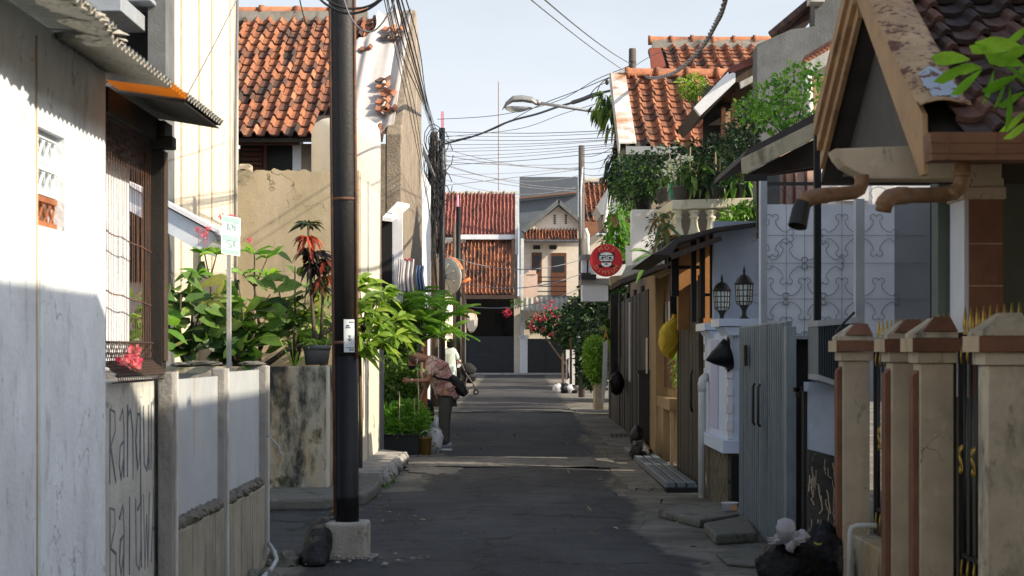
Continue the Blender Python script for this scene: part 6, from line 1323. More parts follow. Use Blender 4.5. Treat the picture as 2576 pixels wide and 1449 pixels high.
# garbage bags lower right
def gbag(name, label, x, y, D, r, seed, mat='bag_black'):
    p = W(x, y, D); mb = MB(); mb.blob((p.x, D, r[2] * .86), r, .16, 36, 22, seed, 2.4, flat=.008); return one(mb, name, mat, label, 'garbage bag', 'black garbage bags against the far gate pillar', smooth=True)
gbag('garbage_bag', 'large black garbage bag carrying the white bag and plastic cup', 1985, 1400, 10.55, (.19, .16, .185), 31)
gbag('garbage_bag', 'second black garbage bag pressed against the gate pillar', 2072, 1390, 10.75, (.13, .15, .225), 37)
c = W(1978, 1360, 10.4); mb = MB()
mb.blob(W(1982, 1356, 10.42), (.1, .07, .03), .8, 40, 22, 5, 2.6); mb.blob(W(2014, 1345, 10.42), (.045, .03, .025), .8, 26, 14, 8); mb.blob(W(1988, 1372, 10.36), (.03, .025, .035), .7, 22, 12, 4)
one(mb, 'plastic_bag', 'bag_white', 'crumpled white plastic bag on top of the black garbage bag', 'bag', smooth=True)
mb = MB(); c = W(1975, 1342, 10.38); mb.lathe([(.045, -.0), (.056, .07), (.058, .075), (.054, .08), (.05, .11), (.03, .125), (0, .127)], c - V((0, 0, .035)), 22, (0, -.35, 1)); one(mb, 'plastic_cup', thinmat('frosted cup', (.6, .58, .62), .4, .3), 'frosted plastic cup with a dome lid on the white bag', 'cup', smooth=True)
mb = MB(); c = W(1890, 1450, 10.15); mb.lathe([(.036, 0), (.042, .1), (.04, .105), (0, .105)], (c.x, c.y, .005), 18); one(mb, 'paper_cup', 'sign_white', 'white cup standing on the ground at the bottom right', 'cup', smooth=True)
mb = MB(); mb.tube([W(2048, 1365, 10.5), W(2058, 1370, 10.48), W(2066, 1368, 10.5)], .006, 5); one(mb, 'yellow_tie', 'yellow', 'yellow tie between the two black garbage bags', 'tie')

# ---------------------------------------------------------------- blue gate
XF = 1.9
t = thing('folding_gate', 'blue grey steel folding gate standing beside the pale blue gatepost', 'gate', (XF, 13.7, 0))
for (a, b, x, mat) in ((13.62, 15.1, XF, 'leaf'), (12.35, 13.6, XF - .03, 'leaf')):
    mb = MB(); mb.box(x, x + .04, a, b, .03, 1.66)
    k = int((b - a) / .11)
    for i in range(k + 1):
        y = a + (b - a) * i / k; mb.box(x - .012, x + .001, y - .018, y + .018, .04, 1.65)
    mb.build('gate_leaf', 'blue_gate', t, bevel=.003)
mb = MB(); mb.box(XF - .05, XF + .02, 12.22, 12.345, .03, 1.62); mb.build('gate_post', 'blue_gate', t, bevel=.004)
for y in (13.45, 13.75):
    mb = MB(); mb.tube([(XF - .06, y, 1.2), (XF - .075, y, 1.18), (XF - .075, y, .9), (XF - .06, y, .88)], .011, 7); mb.build('handle', 'black_iron', t, True)
mb = MB(); mb.box(XF - .06, XF - .03, 14.4, 14.5, 1.33, 1.5); mb.build('latch_plate', 'lantern', t)
# ---------------------------------------------------------------- lantern gatepost
t = thing('gatepost', 'pale blue gatepost block with white quoins and a rubble stone foot', 'gatepost', (2.1, 16.8, 0))
ya, yb = 16.0, 17.9; z0, z1 = .56, 1.62
mb = MB(); mb.box(XF, 2.3, ya, yb, z0, z1); mb.build('body', 'blue_white', t)
mb = MB(); mb.box(XF - .001, 2.28, ya + .12, yb - .05, 0, z0 - .002); mb.box(XF, 2.3, ya + .02, ya + .1, 0, z0); mb.build('stone_foot', 'cob', t)
mb = MB(); mb.box(XF + .03, 2.29, ya - .001, ya + .015, 0, z0 - .06); mb.build('foot_face', 'black', t)
mb = MB(); mb.box(XF - .055, 2.33, ya - .055, yb + .02, z0 - .03, z0 + .09); mb.build('plinth', 'blue_white', t, bevel=.006)
mb = MB()
for i in range(13):
    z = z0 + .1 + i * .078; e = .02 if i % 2 else .008
    mb.box(XF - e, XF + .04, ya - e, ya + .05 + (.03 if i % 2 else 0), z, z + .076)
mb.build('quoin', 'trim_white', t, bevel=.003); mb = MB()
for i in range(13):
    z = z0 + .1 + i * .078; e = .02 if i % 2 else .008; mb.box(XF - e, XF + .04, yb - .07, yb + e, z, z + .076)
mb.build('quoin', 'trim_white', t, bevel=.003)
mb = MB(); mb.box(XF - .012, XF + .001, ya + .75, yb - .55, z0 + .16, z1 - .06); mb.build('panel', pm('lilac panel', (.46, .47, .62), var=.06), t, bevel=.004)
mb = MB()
for (a, b, o) in ((ya - .07, ya + .55, .0), (yb - .75, yb + .06, -.02)):
    mb = MB(); mb.prism([(XF - .06, a, z1 + .05 + o), (XF + .0, a, z1 - .03 + o), (2.3, a, z1 - .03 + o), (2.36, a, z1 + .05 + o)], (0, b - a, 0)); mb.box(XF - .09, 2.37, a - .03, b + .02, z1 + .052 + o, z1 + .12 + o)
    mb.build('cap_moulding', 'blue_white', t, bevel=.006)
mb = MB()
for (a, b, o) in ((ya - .07, ya + .55, .0), (yb - .75, yb + .06, -.02)): mb = MB(); mb.box(XF - .093, XF - .0905, a - .032, b + .022, z1 + .05 + o, z1 + .122 + o); mb.build('cap_edge', 'trim_white', t)
def lantern(x, y, z, label, s_=1.0):
    t = thing('lantern', label, 'lantern', (x, y, z), 'post lanterns on the pale blue gatepost'); n = 6; c = V((x, y, z))
    mb = MB(); mb.lathe([(.055 * s_, 0), (.05 * s_, .012), (.03 * s_, .03), (.022 * s_, .06), (.026 * s_, .085), (.04 * s_, .11), (.058 * s_, .128)], c, 14); mb.build('pedestal', 'lantern', t, True)
    mb = MB(); mb.lathe([(.06 * s_, .13), (.078 * s_, .16), (.088 * s_, .32)], c, n, cap=False); mb.build('pane', 'lantern_glass', t)
    mb = MB(); mb.lathe([(.1 * s_, .318), (.102 * s_, .33), (.088 * s_, .345), (.07 * s_, .375), (.04 * s_, .4), (.014 * s_, .41), (.012 * s_, .43), (.016 * s_, .435), (.004 * s_, .485)], c, 12); mb.build('lantern_roof', 'lantern', t, True)
    mb = MB(); ax = V((0, 0, 1)); a_ = ax.orthogonal().normalized(); b_ = ax.cross(a_)
    for i in range(n * 2):
        d = (a_ * cos(pi * i / n) + b_ * sin(pi * i / n)); f = 1 if i % 2 == 0 else cos(pi / n)
        mb.tube([c + d * .062 * s_ * f + V((0, 0, .13)), c + d * .08 * s_ * f + V((0, 0, .16)), c + d * .09 * s_ * f + V((0, 0, .32))], .005, 5)
    for zz, rr in ((.16, .08), (.21, .083), (.265, .086), (.318, .09)):
        mb.tube([c + (a_ * cos(pi * i / n * 2) + b_ * sin(pi * i / n * 2)) * rr * s_ + V((0, 0, zz)) for i in range(n + 1)], .005, 5)
    mb.build('cage', 'lantern', t)
lantern(wx(1872, 16.25), 16.25, 1.742, 'nearer bronze post lantern with frosted panes, right of the pair', .9)
lantern(wx(1816, 17.5), 17.5, 1.722, 'darker bronze post lantern, left of the pair', .9)
t = thing('black_cone', 'black conical hood mounted on the side of the pale blue gatepost', 'hood', (1.8, 16.15, 1.4))
D = 15.95; a = W(1776, 906, D); b0 = W(1830, 898, D); mb = MB(); ax = (b0 - a).normalized(); mb.lathe([(.004, 0), (.06, .07), (.105, .15), (.145, .21), (.13, .2), (0, .18)], a, 26, ax + V((0, .2, .12))); mb.build('cone', 'pole_black', t, True)
mb = MB(); mb.px(1829, 1837, 852, 935, D + .0, .16); mb.lathe([(.03, -.01), (.05, 0), (.03, .01)], W(1831, 858, D), 12, (1, 0, 0)); mb.build('bracket', 'lantern', t, bevel=.01)
mb = MB(); mb.tube([W(1766, 1262, 17.6), W(1766, 965, 17.6), W(1768, 955, 17.6), W(1776, 948, 17.65), W(1790, 947, 17.9)], .037, 14); mb.tube([W(1766, 985, 17.6), W(1766, 965, 17.6), W(1768, 955, 17.6), W(1776, 948, 17.65)], .042, 14); one(mb, 'downpipe', 'pvc', 'stained white downpipe between the dark gate and the pale blue gatepost', 'pipe', smooth=True)
t = thing('food_tub', 'small clear plastic tub left on the slab by the blue gate', 'tub', W(1836, 1292, 15.3)); mb = MB(); c = W(1836, 1292, 15.3); c.z = .075; mb.lathe([(.055, 0), (.068, .065), (.075, .068), (.075, .074), (.06, .074), (.05, .01), (0, .01)], c, 22); mb.build('tub_body', 'bag_white', t, True)
mb = MB(); mb.box(c.x + .0, c.x + .05, c.y - .066, c.y - .062, c.z + .012, c.z + .05); mb.build('tub_label', 'sign_tan', t)
# slabs on the right verge
def rslab(pts, z, label, mat='stone', grp='stone slabs bridging the right drain'):
    mb = MB(); mb.prism([(*G(x, y).xy, .0) for x, y in pts], (0, 0, z)); return one(mb, 'stone_slab', mat, label, 'slab', grp, bevel=.02)
rslab([(1655, 1302), (1700, 1288), (1790, 1280), (1870, 1284), (1880, 1310), (1760, 1330)], .07, 'flat grey slab carrying the plastic tub', 'stone')
rslab([(1770, 1340), (1880, 1318), (1905, 1365), (1800, 1372)], .08, 'thick slab step below the blue gate', 'stone')
rslab([(1800, 1400), (1880, 1378), (1930, 1400), (1900, 1430), (1830, 1425)], .03, 'rough broken slab between the steps and the garbage bags', 'stone')
rslab([(1495, 1085), (1580, 1080), (1625, 1105), (1600, 1125), (1530, 1118)], .04, 'cracked slab with grating slots beside the dark gates', 'patch')
rslab([(1440, 1020), (1505, 1015), (1530, 1030), (1450, 1040)], .03, 'small slab by the hedge planter', 'light_concrete')
rslab([(1430, 1003), (1500, 998), (1512, 1010), (1440, 1014)], .05, 'yellowish slab farthest along the right verge', 'pale_tan')
mb = MB()
for i in range(6): mb.prism([(*G(x, y).xy, .046) for x, y in ((1535 + i * 11, 1092), (1542 + i * 11, 1092), (1545 + i * 11, 1100), (1538 + i * 11, 1100))], (0, 0, .004))
one(mb, 'drain_slots', 'black', 'row of dark slots in the cracked drain slab', 'drain slots')
mb = MB(); mb.prism([(x, y, gz(y)) for x, y in ragged([tuple(G(x, y).xy) for x, y in ((1524, 1170), (1604, 1162), (1676, 1230), (1575, 1236))], .06)], (0, 0, .016)); h = struct(mb, 'pavement_patch', 'patch')
t = thing('drain_cover', 'three long grey beams laid as a drain cover along the right gates', 'drain cover', (1.72, 21.5, 0))
for k in range(3):
    x = 1.545 + k * .105; mb = MB(); mb.prism([(x, 18.3, .02), (x + .085, 18.3, .02), (x + .085, 18.3, .10), (x, 18.3, .10)], (-.03, 6.8, 0)); mb.build('beam', 'ribbed', t, bevel=.008)
mb = MB(); mb.box(1.53, 1.86, 18.34, 25.2, -.02, .018); mb.box(1.53, 1.86, 18.2, 18.34, -.01, .05); mb.build('drain_bed', 'black', t)
mb = MB(); mb.blob((1.98, 15.75, .03), (.18, .3, .05), .4, 18, 10, 5); one(mb, 'moss', leafmat('moss', [(0, (.05, .05, .01)), (1, (.09, .09, .02))], .1), 'yellow green moss patch at the foot of the stone gatepost base', 'moss')
bpy.data.objects['moss']['kind'] = 'stuff'
mb = MB(); c = G(1612, 1160); 
mb.blob((c.x, c.y, .14), (.14, .3, .14), .35, 18, 10, 14); mb.blob((c.x - .03, c.y + .35, .3), (.09, .2, .16), .3, 14, 9, 15); one(mb, 'rubbish_heap', 'bag_black', 'dark crumpled rubbish heap on the far end of the drain cover', 'rubbish', smooth=True)

# ---------------------------------------------------------------- dark board gate and yellow house
t = thing('board_gate', 'tall dark weathered board gate left of the downpipe', 'gate', (XF, 19.8, 0))
mb = MB()
n_ = 17
for i in range(n_):
    y = 18.5 + 2.6 * i / n_; mb.box(XF + R.uniform(-.004, .004), XF + .04, y, y + 2.6 / n_ - .006, .03, 2.2 - .1 * i / n_ * .3)
mb.build('boards', 'dark_gate', t, bevel=.002)
mb = MB(); mb.box(XF - .02, XF + .02, 18.42, 18.49, .0, 2.24); mb.build('edge_rail', 'dark_wood', t)
mb = MB(); mb.tube([(XF - .03, 18.95, 1.25), (XF - .05, 18.95, 1.2), (XF - .05, 18.95, .85), (XF - .03, 18.95, .8)], .013, 6); mb.build('handle', 'black_iron', t, True)
t = thing('carport', 'dark timber carport with orange boards behind the board gate and blue wall', 'carport', (2.6, 19, 0))
mb = MB(); mb.px(1706, 1800, 606, 830, 19.6, .1); mb.build('orange_boards', pm('orange brown boards', (.36, .17, .06), var=.2), t)
mb = MB()
for (x0, x1, y0, y1, D) in ((1690, 1708, 625, 745, 18.6), (1740, 1752, 600, 810, 18.2), (1762, 1774, 592, 800, 18.0), (1788, 1799, 580, 800, 17.95)): mb.px(x0, x1, y0, y1, D, .1)
mb.px(1680, 1770, 668, 676, 18.7, .05); mb.px(1760, 1800, 738, 745, 18.1, .05); mb.build('post', 'black_wood', t)
mb = MB(); mb.px(1796, 1926, 556, 900, 17.75, .15); mb.build('blue_wall', 'blue_wall', t)
mb = MB(); mb.ppx([(1640, 640), (1668, 628), (1700, 600), (1800, 572), (1928, 556), (1928, 562), (1800, 580), (1705, 612), (1690, 642)], 17.3, 3.2); mb.build('roof_sheet', 'under', t)
mb = MB(); mb.ppx([(1684, 640), (1812, 593), (1818, 604), (1692, 652)], 17.25, .06); mb.build('fascia', 'dark_wood', t)
mb = MB(); mb.px(1920, 1928, 658, 690, 17.6, .1); mb.build('bracket', 'lantern', t)
t = thing('yellow_house', 'ochre walled house with a red brown window behind the yellow net bag', 'house', (2.6, 24, 0))
sk = tan(SUN_AZ) * (4 - XF - .14); mb = MB()
for (a, b) in ((21.3, 22.42), (22.78, 22.9), (23.1, 24.45), (24.74, 28)):      # wall split by slits added along the sun for streaks on the lane
    mb = MB(); mb.prism([(XF + .14, a, 0), (4, a - sk, 0), (4, b - sk, 0), (XF + .14, b, 0)], (0, 0, 2.6)); mb.build('wall', 'yellow_wall', t)
mb = MB(); mb.box(XF - .02, XF + .2, 24.15, 25.3, 0, 2.55); mb.build('pier', 'yellow_wall', t, bevel=.008); mb = MB(); mb.box(XF + .0, XF + .145, 22.2, 26.0, .7, .85); mb.box(XF + .02, XF + .2, 23.4, 25.2, 0, .74); mb.build('pier', 'yellow_wall', t, bevel=.008)
mb = MB(); mb.box(XF + .1, XF + .135, 22.95, 24.45, .98, 2.25); wn = mb.build('window', 'brown_wood', t)
mb = MB()
for (a, b) in ((23.05, 23.4), (23.55, 23.9), (24.05, 24.38)): mb.box(XF + .085, XF + .101, a, b, 1.5, 2.1)
mb.build('pane', 'glass', wn)
mb = MB(); mb.box(XF + .02, XF + .06, 22.25, 22.32, 0, .82); mb.box(XF + .04, XF + .3, 21.25, 21.32, 0, .8); mb.build('white_edge', 'cream', t)
mb = MB(); mb.ppx([(1556, 704), (1600, 688), (1648, 668), (1738, 650), (1738, 656), (1652, 680), (1604, 700), (1562, 714)], 22.0, 2.2); mb.build('awning', 'under', t); mb = MB(); mb.ppx([(1575, 670), (1660, 655), (1668, 664), (1650, 668), (1600, 686), (1560, 700)], 22.6, .05); mb.build('awning_edge', 'asbestos', t)
mb = MB(); mb.ppx([(1640, 690), (1718, 660), (1722, 668), (1660, 700)], 22.3, .1); mb.build('fascia', 'pale_tan', t); mb = MB(); mb.ppx([(1536, 695), (1585, 690), (1600, 702), (1538, 725)], 30, .5); mb.build('fascia', 'pale_tan', t)
mb = MB()
for i in range(90): mb.leaf(W(1712 + R.uniform(-10, 12), 880 + R.uniform(-15, 80), 21.2), rdir() + V((-.4, 0, .3)), R.uniform(.08, .18), .03, .6, R.uniform(.3, 1), 3)
one(mb, 'weed_tuft', 'leaf_lime', 'yellow green weed tuft growing beside the board gate', 'weed')
t = thing('net_bag', 'bulging yellow net bag hanging on the edge of the board gate', 'net bag', W(1690, 840, 21.0))
D = 21.0; mb = MB()
def nb(a, b):
    cx = [1698, 1697, 1690, 1684, 1682, 1682, 1686]; cy = [782, 800, 815, 835, 860, 885, 902]; hw = [3, 7, 20, 26, 27, 20, 4]; k = b * 6; i = min(int(k), 5); f = k - i
    L_ = lambda q: q[i] * (1 - f) + q[i + 1] * f; c = W(L_(cx), L_(cy), D); r_ = L_(hw) / F * D; th = 2 * pi * a
    r_ *= 1 + .1 * mnoise.noise(V((cos(th) * 2, sin(th) * 2, b * 6)))
    return c + V((cos(th) * r_, sin(th) * r_ * .8, 0))
mb.grid(nb, 26, 22); mb.build('net', 'netting', t, True)
mb = MB()
for q in ((.1, .6), (.3, .6), (.6, .8), (.8, .5), (.95, .7)): mb.tube([nb(q[0] + .1 * sin(i), i / 12) + V((0, -.004, 0)) for i in range(13)], .006, 5)
mb.build('cord', 'yellow', t)
mb = MB(); mb.px(1686, 1702, 690, 790, 20.9, .03); one(mb, 'hanging_strap', 'black', 'dark strap with a white edge from which the net bag hangs', 'strap')
# dark gates further along
t = thing('dark_gate', 'black panel gate standing open in front of the ochre pier', 'gate', W(1630, 1130, 25)); mb = MB(); mb.ppx([(1607, 935), (1659, 930), (1659, 1142), (1607, 1120)], 25.2, .06); mb.px(1603, 1662, 930, 940, 25.15, .12); mb.build('panel', 'black_iron', t)
t = thing('dark_gate', 'row of tall black gates between the hedge and the ochre house', 'gate', (XF, 30, 0)); mb = MB()
for i in range(32):
    y = 25.35 + i * .36; mb.box(XF + R.uniform(-.01, .01), XF + .05, y, y + .33, gz(y), 2.35 + .1 * (i % 5 == 0))
mb.build('boards', 'black_wood', t)
mb = MB(); mb.box(XF + .055, 2.09, 25.32, 36.9, 0, 2.3); mb.build('backing', 'dark_interior', t)
mb = MB(); mb.px(1536, 1556, 740, 960, 33.5, .1); mb.build('grey_boards', 'dark_gate', t); mb = MB(); mb.px(1558, 1566, 738, 900, 32.5, .1); mb.build('grey_boards', 'dark_gate', t)
for (x, y0, y1, D, m_) in ((1584, 760, 960, 28.6, 'white_paint'), (1627, 850, 940, 25.0, 'pvc')):
    mb = MB(); mb.px(x - 2, x + 2, y0, y1, D, .05); mb.build('white_stile', m_, t)
t = thing('hung_bag', 'dark shopping bag hanging on the black gates', 'bag', W(1552, 960, 31)); mb = MB(); mb.blob(W(1552, 965, 31), (.13, .1, .2), .15, 18, 12, 7); mb.tube([W(1546, 945, 31), W(1552, 900, 31), W(1558, 945, 31)], .01, 5); mb.build('sack', 'bag_black', t, True)

# ---------------------------------------------------------------- round shop sign
D = 26.0; c = W(1525, 655, D); r_ = 41 / F * D
t = thing('shop_sign', 'round red hanging shop sign with a white panda emblem', 'sign', c)
mb = MB(); mb.lathe([(0, -.03), (r_ * .97, -.03), (r_, -.02), (r_, .02), (r_ * .97, .03), (0, .03)], c, 56, (0, -1, 0)); mb.build('disc', 'sign_red', t)
mb = MB(); mb.px(1563, 1690, 656, 664, D + .0, .03); mb.px(1460, 1486, 686, 690, D + .02, .02); mb.build('bracket_bar', 'black_iron', t)
k = r_ / 5.45                                       # emblem units
def disc(mb, x, z, a, b, lift, n=24, rot=0):
    pts = [(a * cos(2 * pi * i / n), b * sin(2 * pi * i / n)) for i in range(n)]
    mb.prism([c + V(((x + p * cos(rot) - q * sin(rot)) * k, -.031 - lift, (z + p * sin(rot) + q * cos(rot)) * k)) for p, q in pts], (0, -.0015, 0))
bl = MB(); wh = MB(); b2 = MB()
disc(bl, -1.15 - 1.15, 2.1, .5, .5, 0); disc(bl, 2.3, 2.1, .5, .5, 0); disc(bl, 0, .95, 2.82, 1.95, 0); disc(bl, -1.6, -1.9, 1.0, .55, 0); disc(bl, 1.6, -1.9, 1.0, .55, 0)
disc(wh, 0, .95, 2.6, 1.75, .002); disc(wh, 0, -1.2, 1.7, 1.0, .002)
for s_ in (-1, 1):
    disc(b2, s_ * 1.25, .85, .52, .34, .004, 20, s_ * -.35); disc(b2, s_ * 1.05, -.5, .42, .3, .004)
    b2.tube([c + V(((s_ * 1.35 + 1.15 * cos(a * pi / 9)) * k, -.037, (.95 + .72 * sin(a * pi / 9)) * k)) for a in range(19)], .09 * k, 5)
b2.tube([c + V((x_ * k, -.037, z_ * k)) for x_, z_ in ((-2.7, 1.62), (-1.2, 1.7), (-.2, 1.45), (.2, 1.45), (1.2, 1.7), (2.7, 1.62))], .13 * k, 5)
disc(b2, 0, .35, .18, .12, .004); disc(b2, 0, -1.25, .55, .22, .004)
eb = bl.build('emblem_outline', 'sign_black', t); wh.build('emblem_face', 'sign_white', t); b2.build('emblem_detail', 'sign_black', t)
for (word, rad, a0, a1, flip) in (('MOI', 4.15, 118, 58, 1), ('DIMSUM', 4.15, 215, 325, -1)):
    for i, ch in enumerate(word):
        a = radians(a0 + (a1 - a0) * i / (len(word) - 1)); pos = c + V((cos(a) * rad * k, -.033, sin(a) * rad * k))
        rot = a - pi / 2 if flip > 0 else a + pi / 2
        m4 = Matrix.Translation(pos) @ Matrix.Rotation(-rot, 4, 'Y') @ Matrix.Rotation(pi / 2, 4, 'X')
        text(None, ch, 1.95 * k, m4, 'lettering', 'sign_tan', t, 1.0, .002)

# ---------------------------------------------------------------- balcony house with pots
t = thing('balcony_house', 'house with a cream balustraded balcony crowded with pot plants', 'house', (3, 24, 0))
D = 22.2
mb = MB(); mb.ppx([(1690, 503), (1905, 497), (1905, 520), (1690, 527)], D, .22); x0 = wx(1690, D); mb.prism([(x0, D + .001, wz(503, D)), (x0 - .06, D + 2.4, wz(503, D) + .02), (x0 + .16, D + 2.4, wz(503, D) + .02), (x0 + .22, D + .001, wz(503, D))], (0, 0, -.12)); mb.build('hand_rail', 'white_rail', t, bevel=.012)
for x in (1704, 1746, 1789, 1832, 1875):
    mb = MB(); zb, zt_ = wz(592, D), wz(527, D); hgt = zt_ - zb; mb.lathe([(.085, 0), (.08, .03 * hgt / .33), (.052, .35 * hgt), (.045, .62 * hgt), (.06, .68 * hgt), (.062, .74 * hgt), (.045, .78 * hgt), (.07, .9 * hgt), (.085, hgt)], (wx(x, D + .1), D + .1, zb), 14); mb.build('baluster', 'white_rail', t, True)
for y in (.7, 1.4, 2.0):
    mb = MB(); mb.lathe([(.085, 0), (.052, .35 * hgt), (.045, .62 * hgt), (.062, .74 * hgt), (.045, .78 * hgt), (.085, hgt)], (x0 + .1, D + y, zb), 12); mb.build('baluster', 'white_rail', t, True)
mb = MB(); mb.box(x0 - .02, 5, D, 26, zb - .15, zb); mb.box(x0 + .0, 5, 24.6, 24.8, zb - .2, 3.45); mb.build('wall', 'dark_interior', t)
mb = MB(); mb.px(1590, 1672, 527, 672, 24.2, .4); mb.build('white_wall', 'white_paint', t); mb = MB(); mb.px(1577, 1591, 618, 672, 24.6, .3); mb.build('white_pier', 'white_paint', t)
# tiled roof of the balcony house
t2 = thing('tiled_gable_house', 'sunlit orange tile roof with a rusty white flashing right of the street lamp', 'house', (3, 29, 0))
re, rr_ = (27.3, wz(372, 27.3)), (30.0, wz(196, 30.0))
x0 = 1.80; v = V((0, re[0] - rr_[0], re[1] - rr_[1])); tiles((x0, rr_[0], rr_[1]), (1, 0, 0), v, 13, 11, .235, v.length / 11, None, .065, .012, .14).build('roof', 'tile', t2)
mb = MB(); mb.prism([(1.6, rr_[0], rr_[1] - .04), (4.9, rr_[0], rr_[1] - .04), (4.9, re[0], re[1] - .04), (1.6, re[0], re[1] - .04)], (0, 0, -.08)); mb.prism([(1.75, rr_[0], rr_[1] - .04), (4.9, rr_[0], rr_[1] - .04), (4.9, 34, re[1]), (1.75, 34, re[1])], (0, 0, -.08)); mb.build('roof_deck', 'under', t2)
ridge((1.85, rr_[0], rr_[1] + .07), (4.9, rr_[0], rr_[1] + .07), .45, .09).build('ridge_tiles', 'tile', t2, True)
mb = MB(); mb.prism([(1.58, rr_[0], rr_[1] + .09), (1.83, rr_[0], rr_[1] + .09), (1.83, re[0] - .05, re[1] + .08), (1.56, re[0] - .05, re[1] + .08)], (0, 0, -.02)); mb.prism([(1.56, rr_[0], rr_[1] + .07), (1.56, re[0] - .05, re[1] + .06), (1.56, re[0] - .05, re[1] - .2), (1.56, rr_[0], rr_[1] - .1)], (.02, 0, 0)); mb.px(1560, 1700, 176, 186, 30.2, .1); mb.build('flashing', 'rust_white', t2)
mb = MB(); mb.box(2.1, 4.9, 27.7, 33.8, 0, re[1] - .1); mb.prism([(1.8, 27.7, re[1] - .15), (1.8, rr_[0], rr_[1] - .15), (1.8, 33.8, re[1] - .15)], (.1, 0, 0)); mb.build('wall', 'rough_brown', t2)
mb = MB(); mb.px(1575, 1705, 368, 388, 27.1, .12); mb.build('eave_gutter', 'panel_grey', t2)
mb = MB(); mb.px(1558, 1572, 370, 640, 27.5, .12); mb.build('corner_post', 'steel_grey', t2)
t3 = thing('rear_tiled_house', 'rearmost orange tile roof with a red gable board on the right skyline', 'house', (4, 36, 0))
ra, rb = (37.2, wz(118, 37.2)), (34.6, wz(196, 34.6)); x0 = wx(1668, 37); v = V((0, rb[0] - ra[0], rb[1] - ra[1])); tiles((x0, ra[0], ra[1]), (1, 0, 0), v, 11, 8, .27, v.length / 8, None, .075, .012, .2).build('roof', 'tile', t3)
mb = MB(); mb.prism([(x0 - .3, ra[0], ra[1] - .05), (x0 + 3, ra[0], ra[1] - .05), (x0 + 3, rb[0], rb[1] - .05), (x0 - .3, rb[0], rb[1] - .05)], (0, 0, -.08)); mb.build('roof_deck', 'under', t3)
ridge((wx(1634, 37.2), 37.2, ra[1] + .14), (wx(1950, 37.2), 37.2, ra[1] + .14), .39, .085).build('ridge_tiles', 'tile', t3, True)
mb = MB(); mb.box(wx(1640, 37.2), wx(1950, 37.2), 37.12, 37.28, ra[1] - .05, ra[1] + .14); mb.build('ridge_bed', 'ridge_mortar', t3)
mb = MB(); mb.ppx([(1634, 120), (1662, 120), (1684, 196), (1640, 196)], 35.6, .1); mb.build('gable_board', pm('red board', (.3, .09, .06), var=.12), t3)
sk = tan(SUN_AZ) * 3.1
for (a, b) in ((36.2, 38.25), (38.75, 40.6)):  # slit added along the sun's bearing to light a band of lane
    mb = MB(); mb.prism([(wx(1650, 37), a, 0), (6, a - sk, 0), (6, b - sk, 0), (wx(1650, 37), b, 0)], (0, 0, ra[1] - 1.1)); mb.build('wall', 'rough_brown', t3)

# porch with white barge, grey wall, cream house, lean-to with climbing plants
t = thing('porch_house', 'dark upper porch under a white barge board among climbing plants', 'house', (3.2, 22, 2))
D = 23.4; mb = MB(); mb.ppx([(1746, 270), (1832, 180), (1850, 184), (1850, 206), (1762, 290)], D, .12); mb.build('barge_board', 'white_paint', t)
mb = MB(); mb.ppx([(1746, 268), (1832, 176), (1905, 140), (1905, 216), (1850, 206), (1762, 292)], D + .13, 2.5); mb.build('roof', 'dark_wood', t)
mb = MB(); mb.ppx([(1830, 174), (1905, 136), (1905, 156), (1834, 186)], D + .0, .5); mb.build('ridge_board', 'strap_red', t)
mb = MB(); mb.ppx([(1862, 206), (1905, 184), (1905, 200), (1864, 222)], D + .02, .1); mb.build('grey_board', 'light_concrete', t)
mb = MB(); mb.px(1770, 1930, 215, 520, D + 2.0, .1); mb.build('rear_wall', 'dark_interior', t)
mb = MB(); mb.px(1840, 1850, 225, 340, D + .6, .1); mb.px(1815, 1825, 270, 350, D + .5, .1); mb.px(1895, 1902, 260, 520, D - .3, .1); mb.build('post', 'brown_wood', t)
mb = MB(); mb.px(1820, 1930, 280, 330, D + 1.8, .1); mb.build('ochre_panel', 'yellow_wall', t)
t = thing('grey_wall_house', 'tall bare grey rendered wall with a stepped top on the right skyline', 'building', (4, 21, 0))
mb = MB(); mb.ppx([(1905, 112), (1940, 96), (1990, 74), (2050, 66), (2050, -40), (2160, -40), (2160, 600), (1905, 600)], 21.2, .4); mb.build('wall', 'grey_wall', t)
mb = MB(); D = 21.6
for i in range(9): 
    x = 1940 + i * 12.5; mb.tube([W(x, 90 - i * 10.5, D), W(x + 12, 80 - i * 10.5, D)], .06, 8, True, R.uniform(.2, .6))
mb.ppx([(1940, 95), (2052, 0), (2052, 40), (2000, 68), (1945, 100)], D + .05, 2); mb.build('roof_edge', 'tile_dark', t)
mb = MB(); mb.px(2040, 2075, -14, 4, 20.9, .3); mb.build('parapet_block', 'light_concrete', t)
t = thing('cream_eave_house', 'ochre wall under a short white eave with a tile edge, behind the tan barge boards', 'house', (3.6, 18, 2))
D = 18.8; mb = MB(); mb.ppx([(2022, 162), (2110, 112), (2110, 148), (2026, 192)], D, .5); mb.build('eave_gutter', 'light_concrete', t)
mb = MB()
for i in range(10): mb.tube([W(2026 + i * 9, 160 - i * 5.4, D + .05), W(2033 + i * 9, 146 - i * 5.4, D + .3)], .045, 8, True, R.uniform(.2, .7))
mb.build('tile_edge', 'tile', t, True)
mb = MB(); mb.px(2036, 2160, 190, 400, D + .2, .2); mb.build('wall', 'yellow_wall', t)
mb = MB(); mb.tube([W(2030, 190, D), W(2034, 260, D), W(2034, 340, D)], .05, 8); mb.build('downpipe', 'pvc', t, True)
t = thing('lean_to', 'dark lean-to roof with a mouldy cream fascia under the climbing plants', 'lean-to', (3, 16, 2))
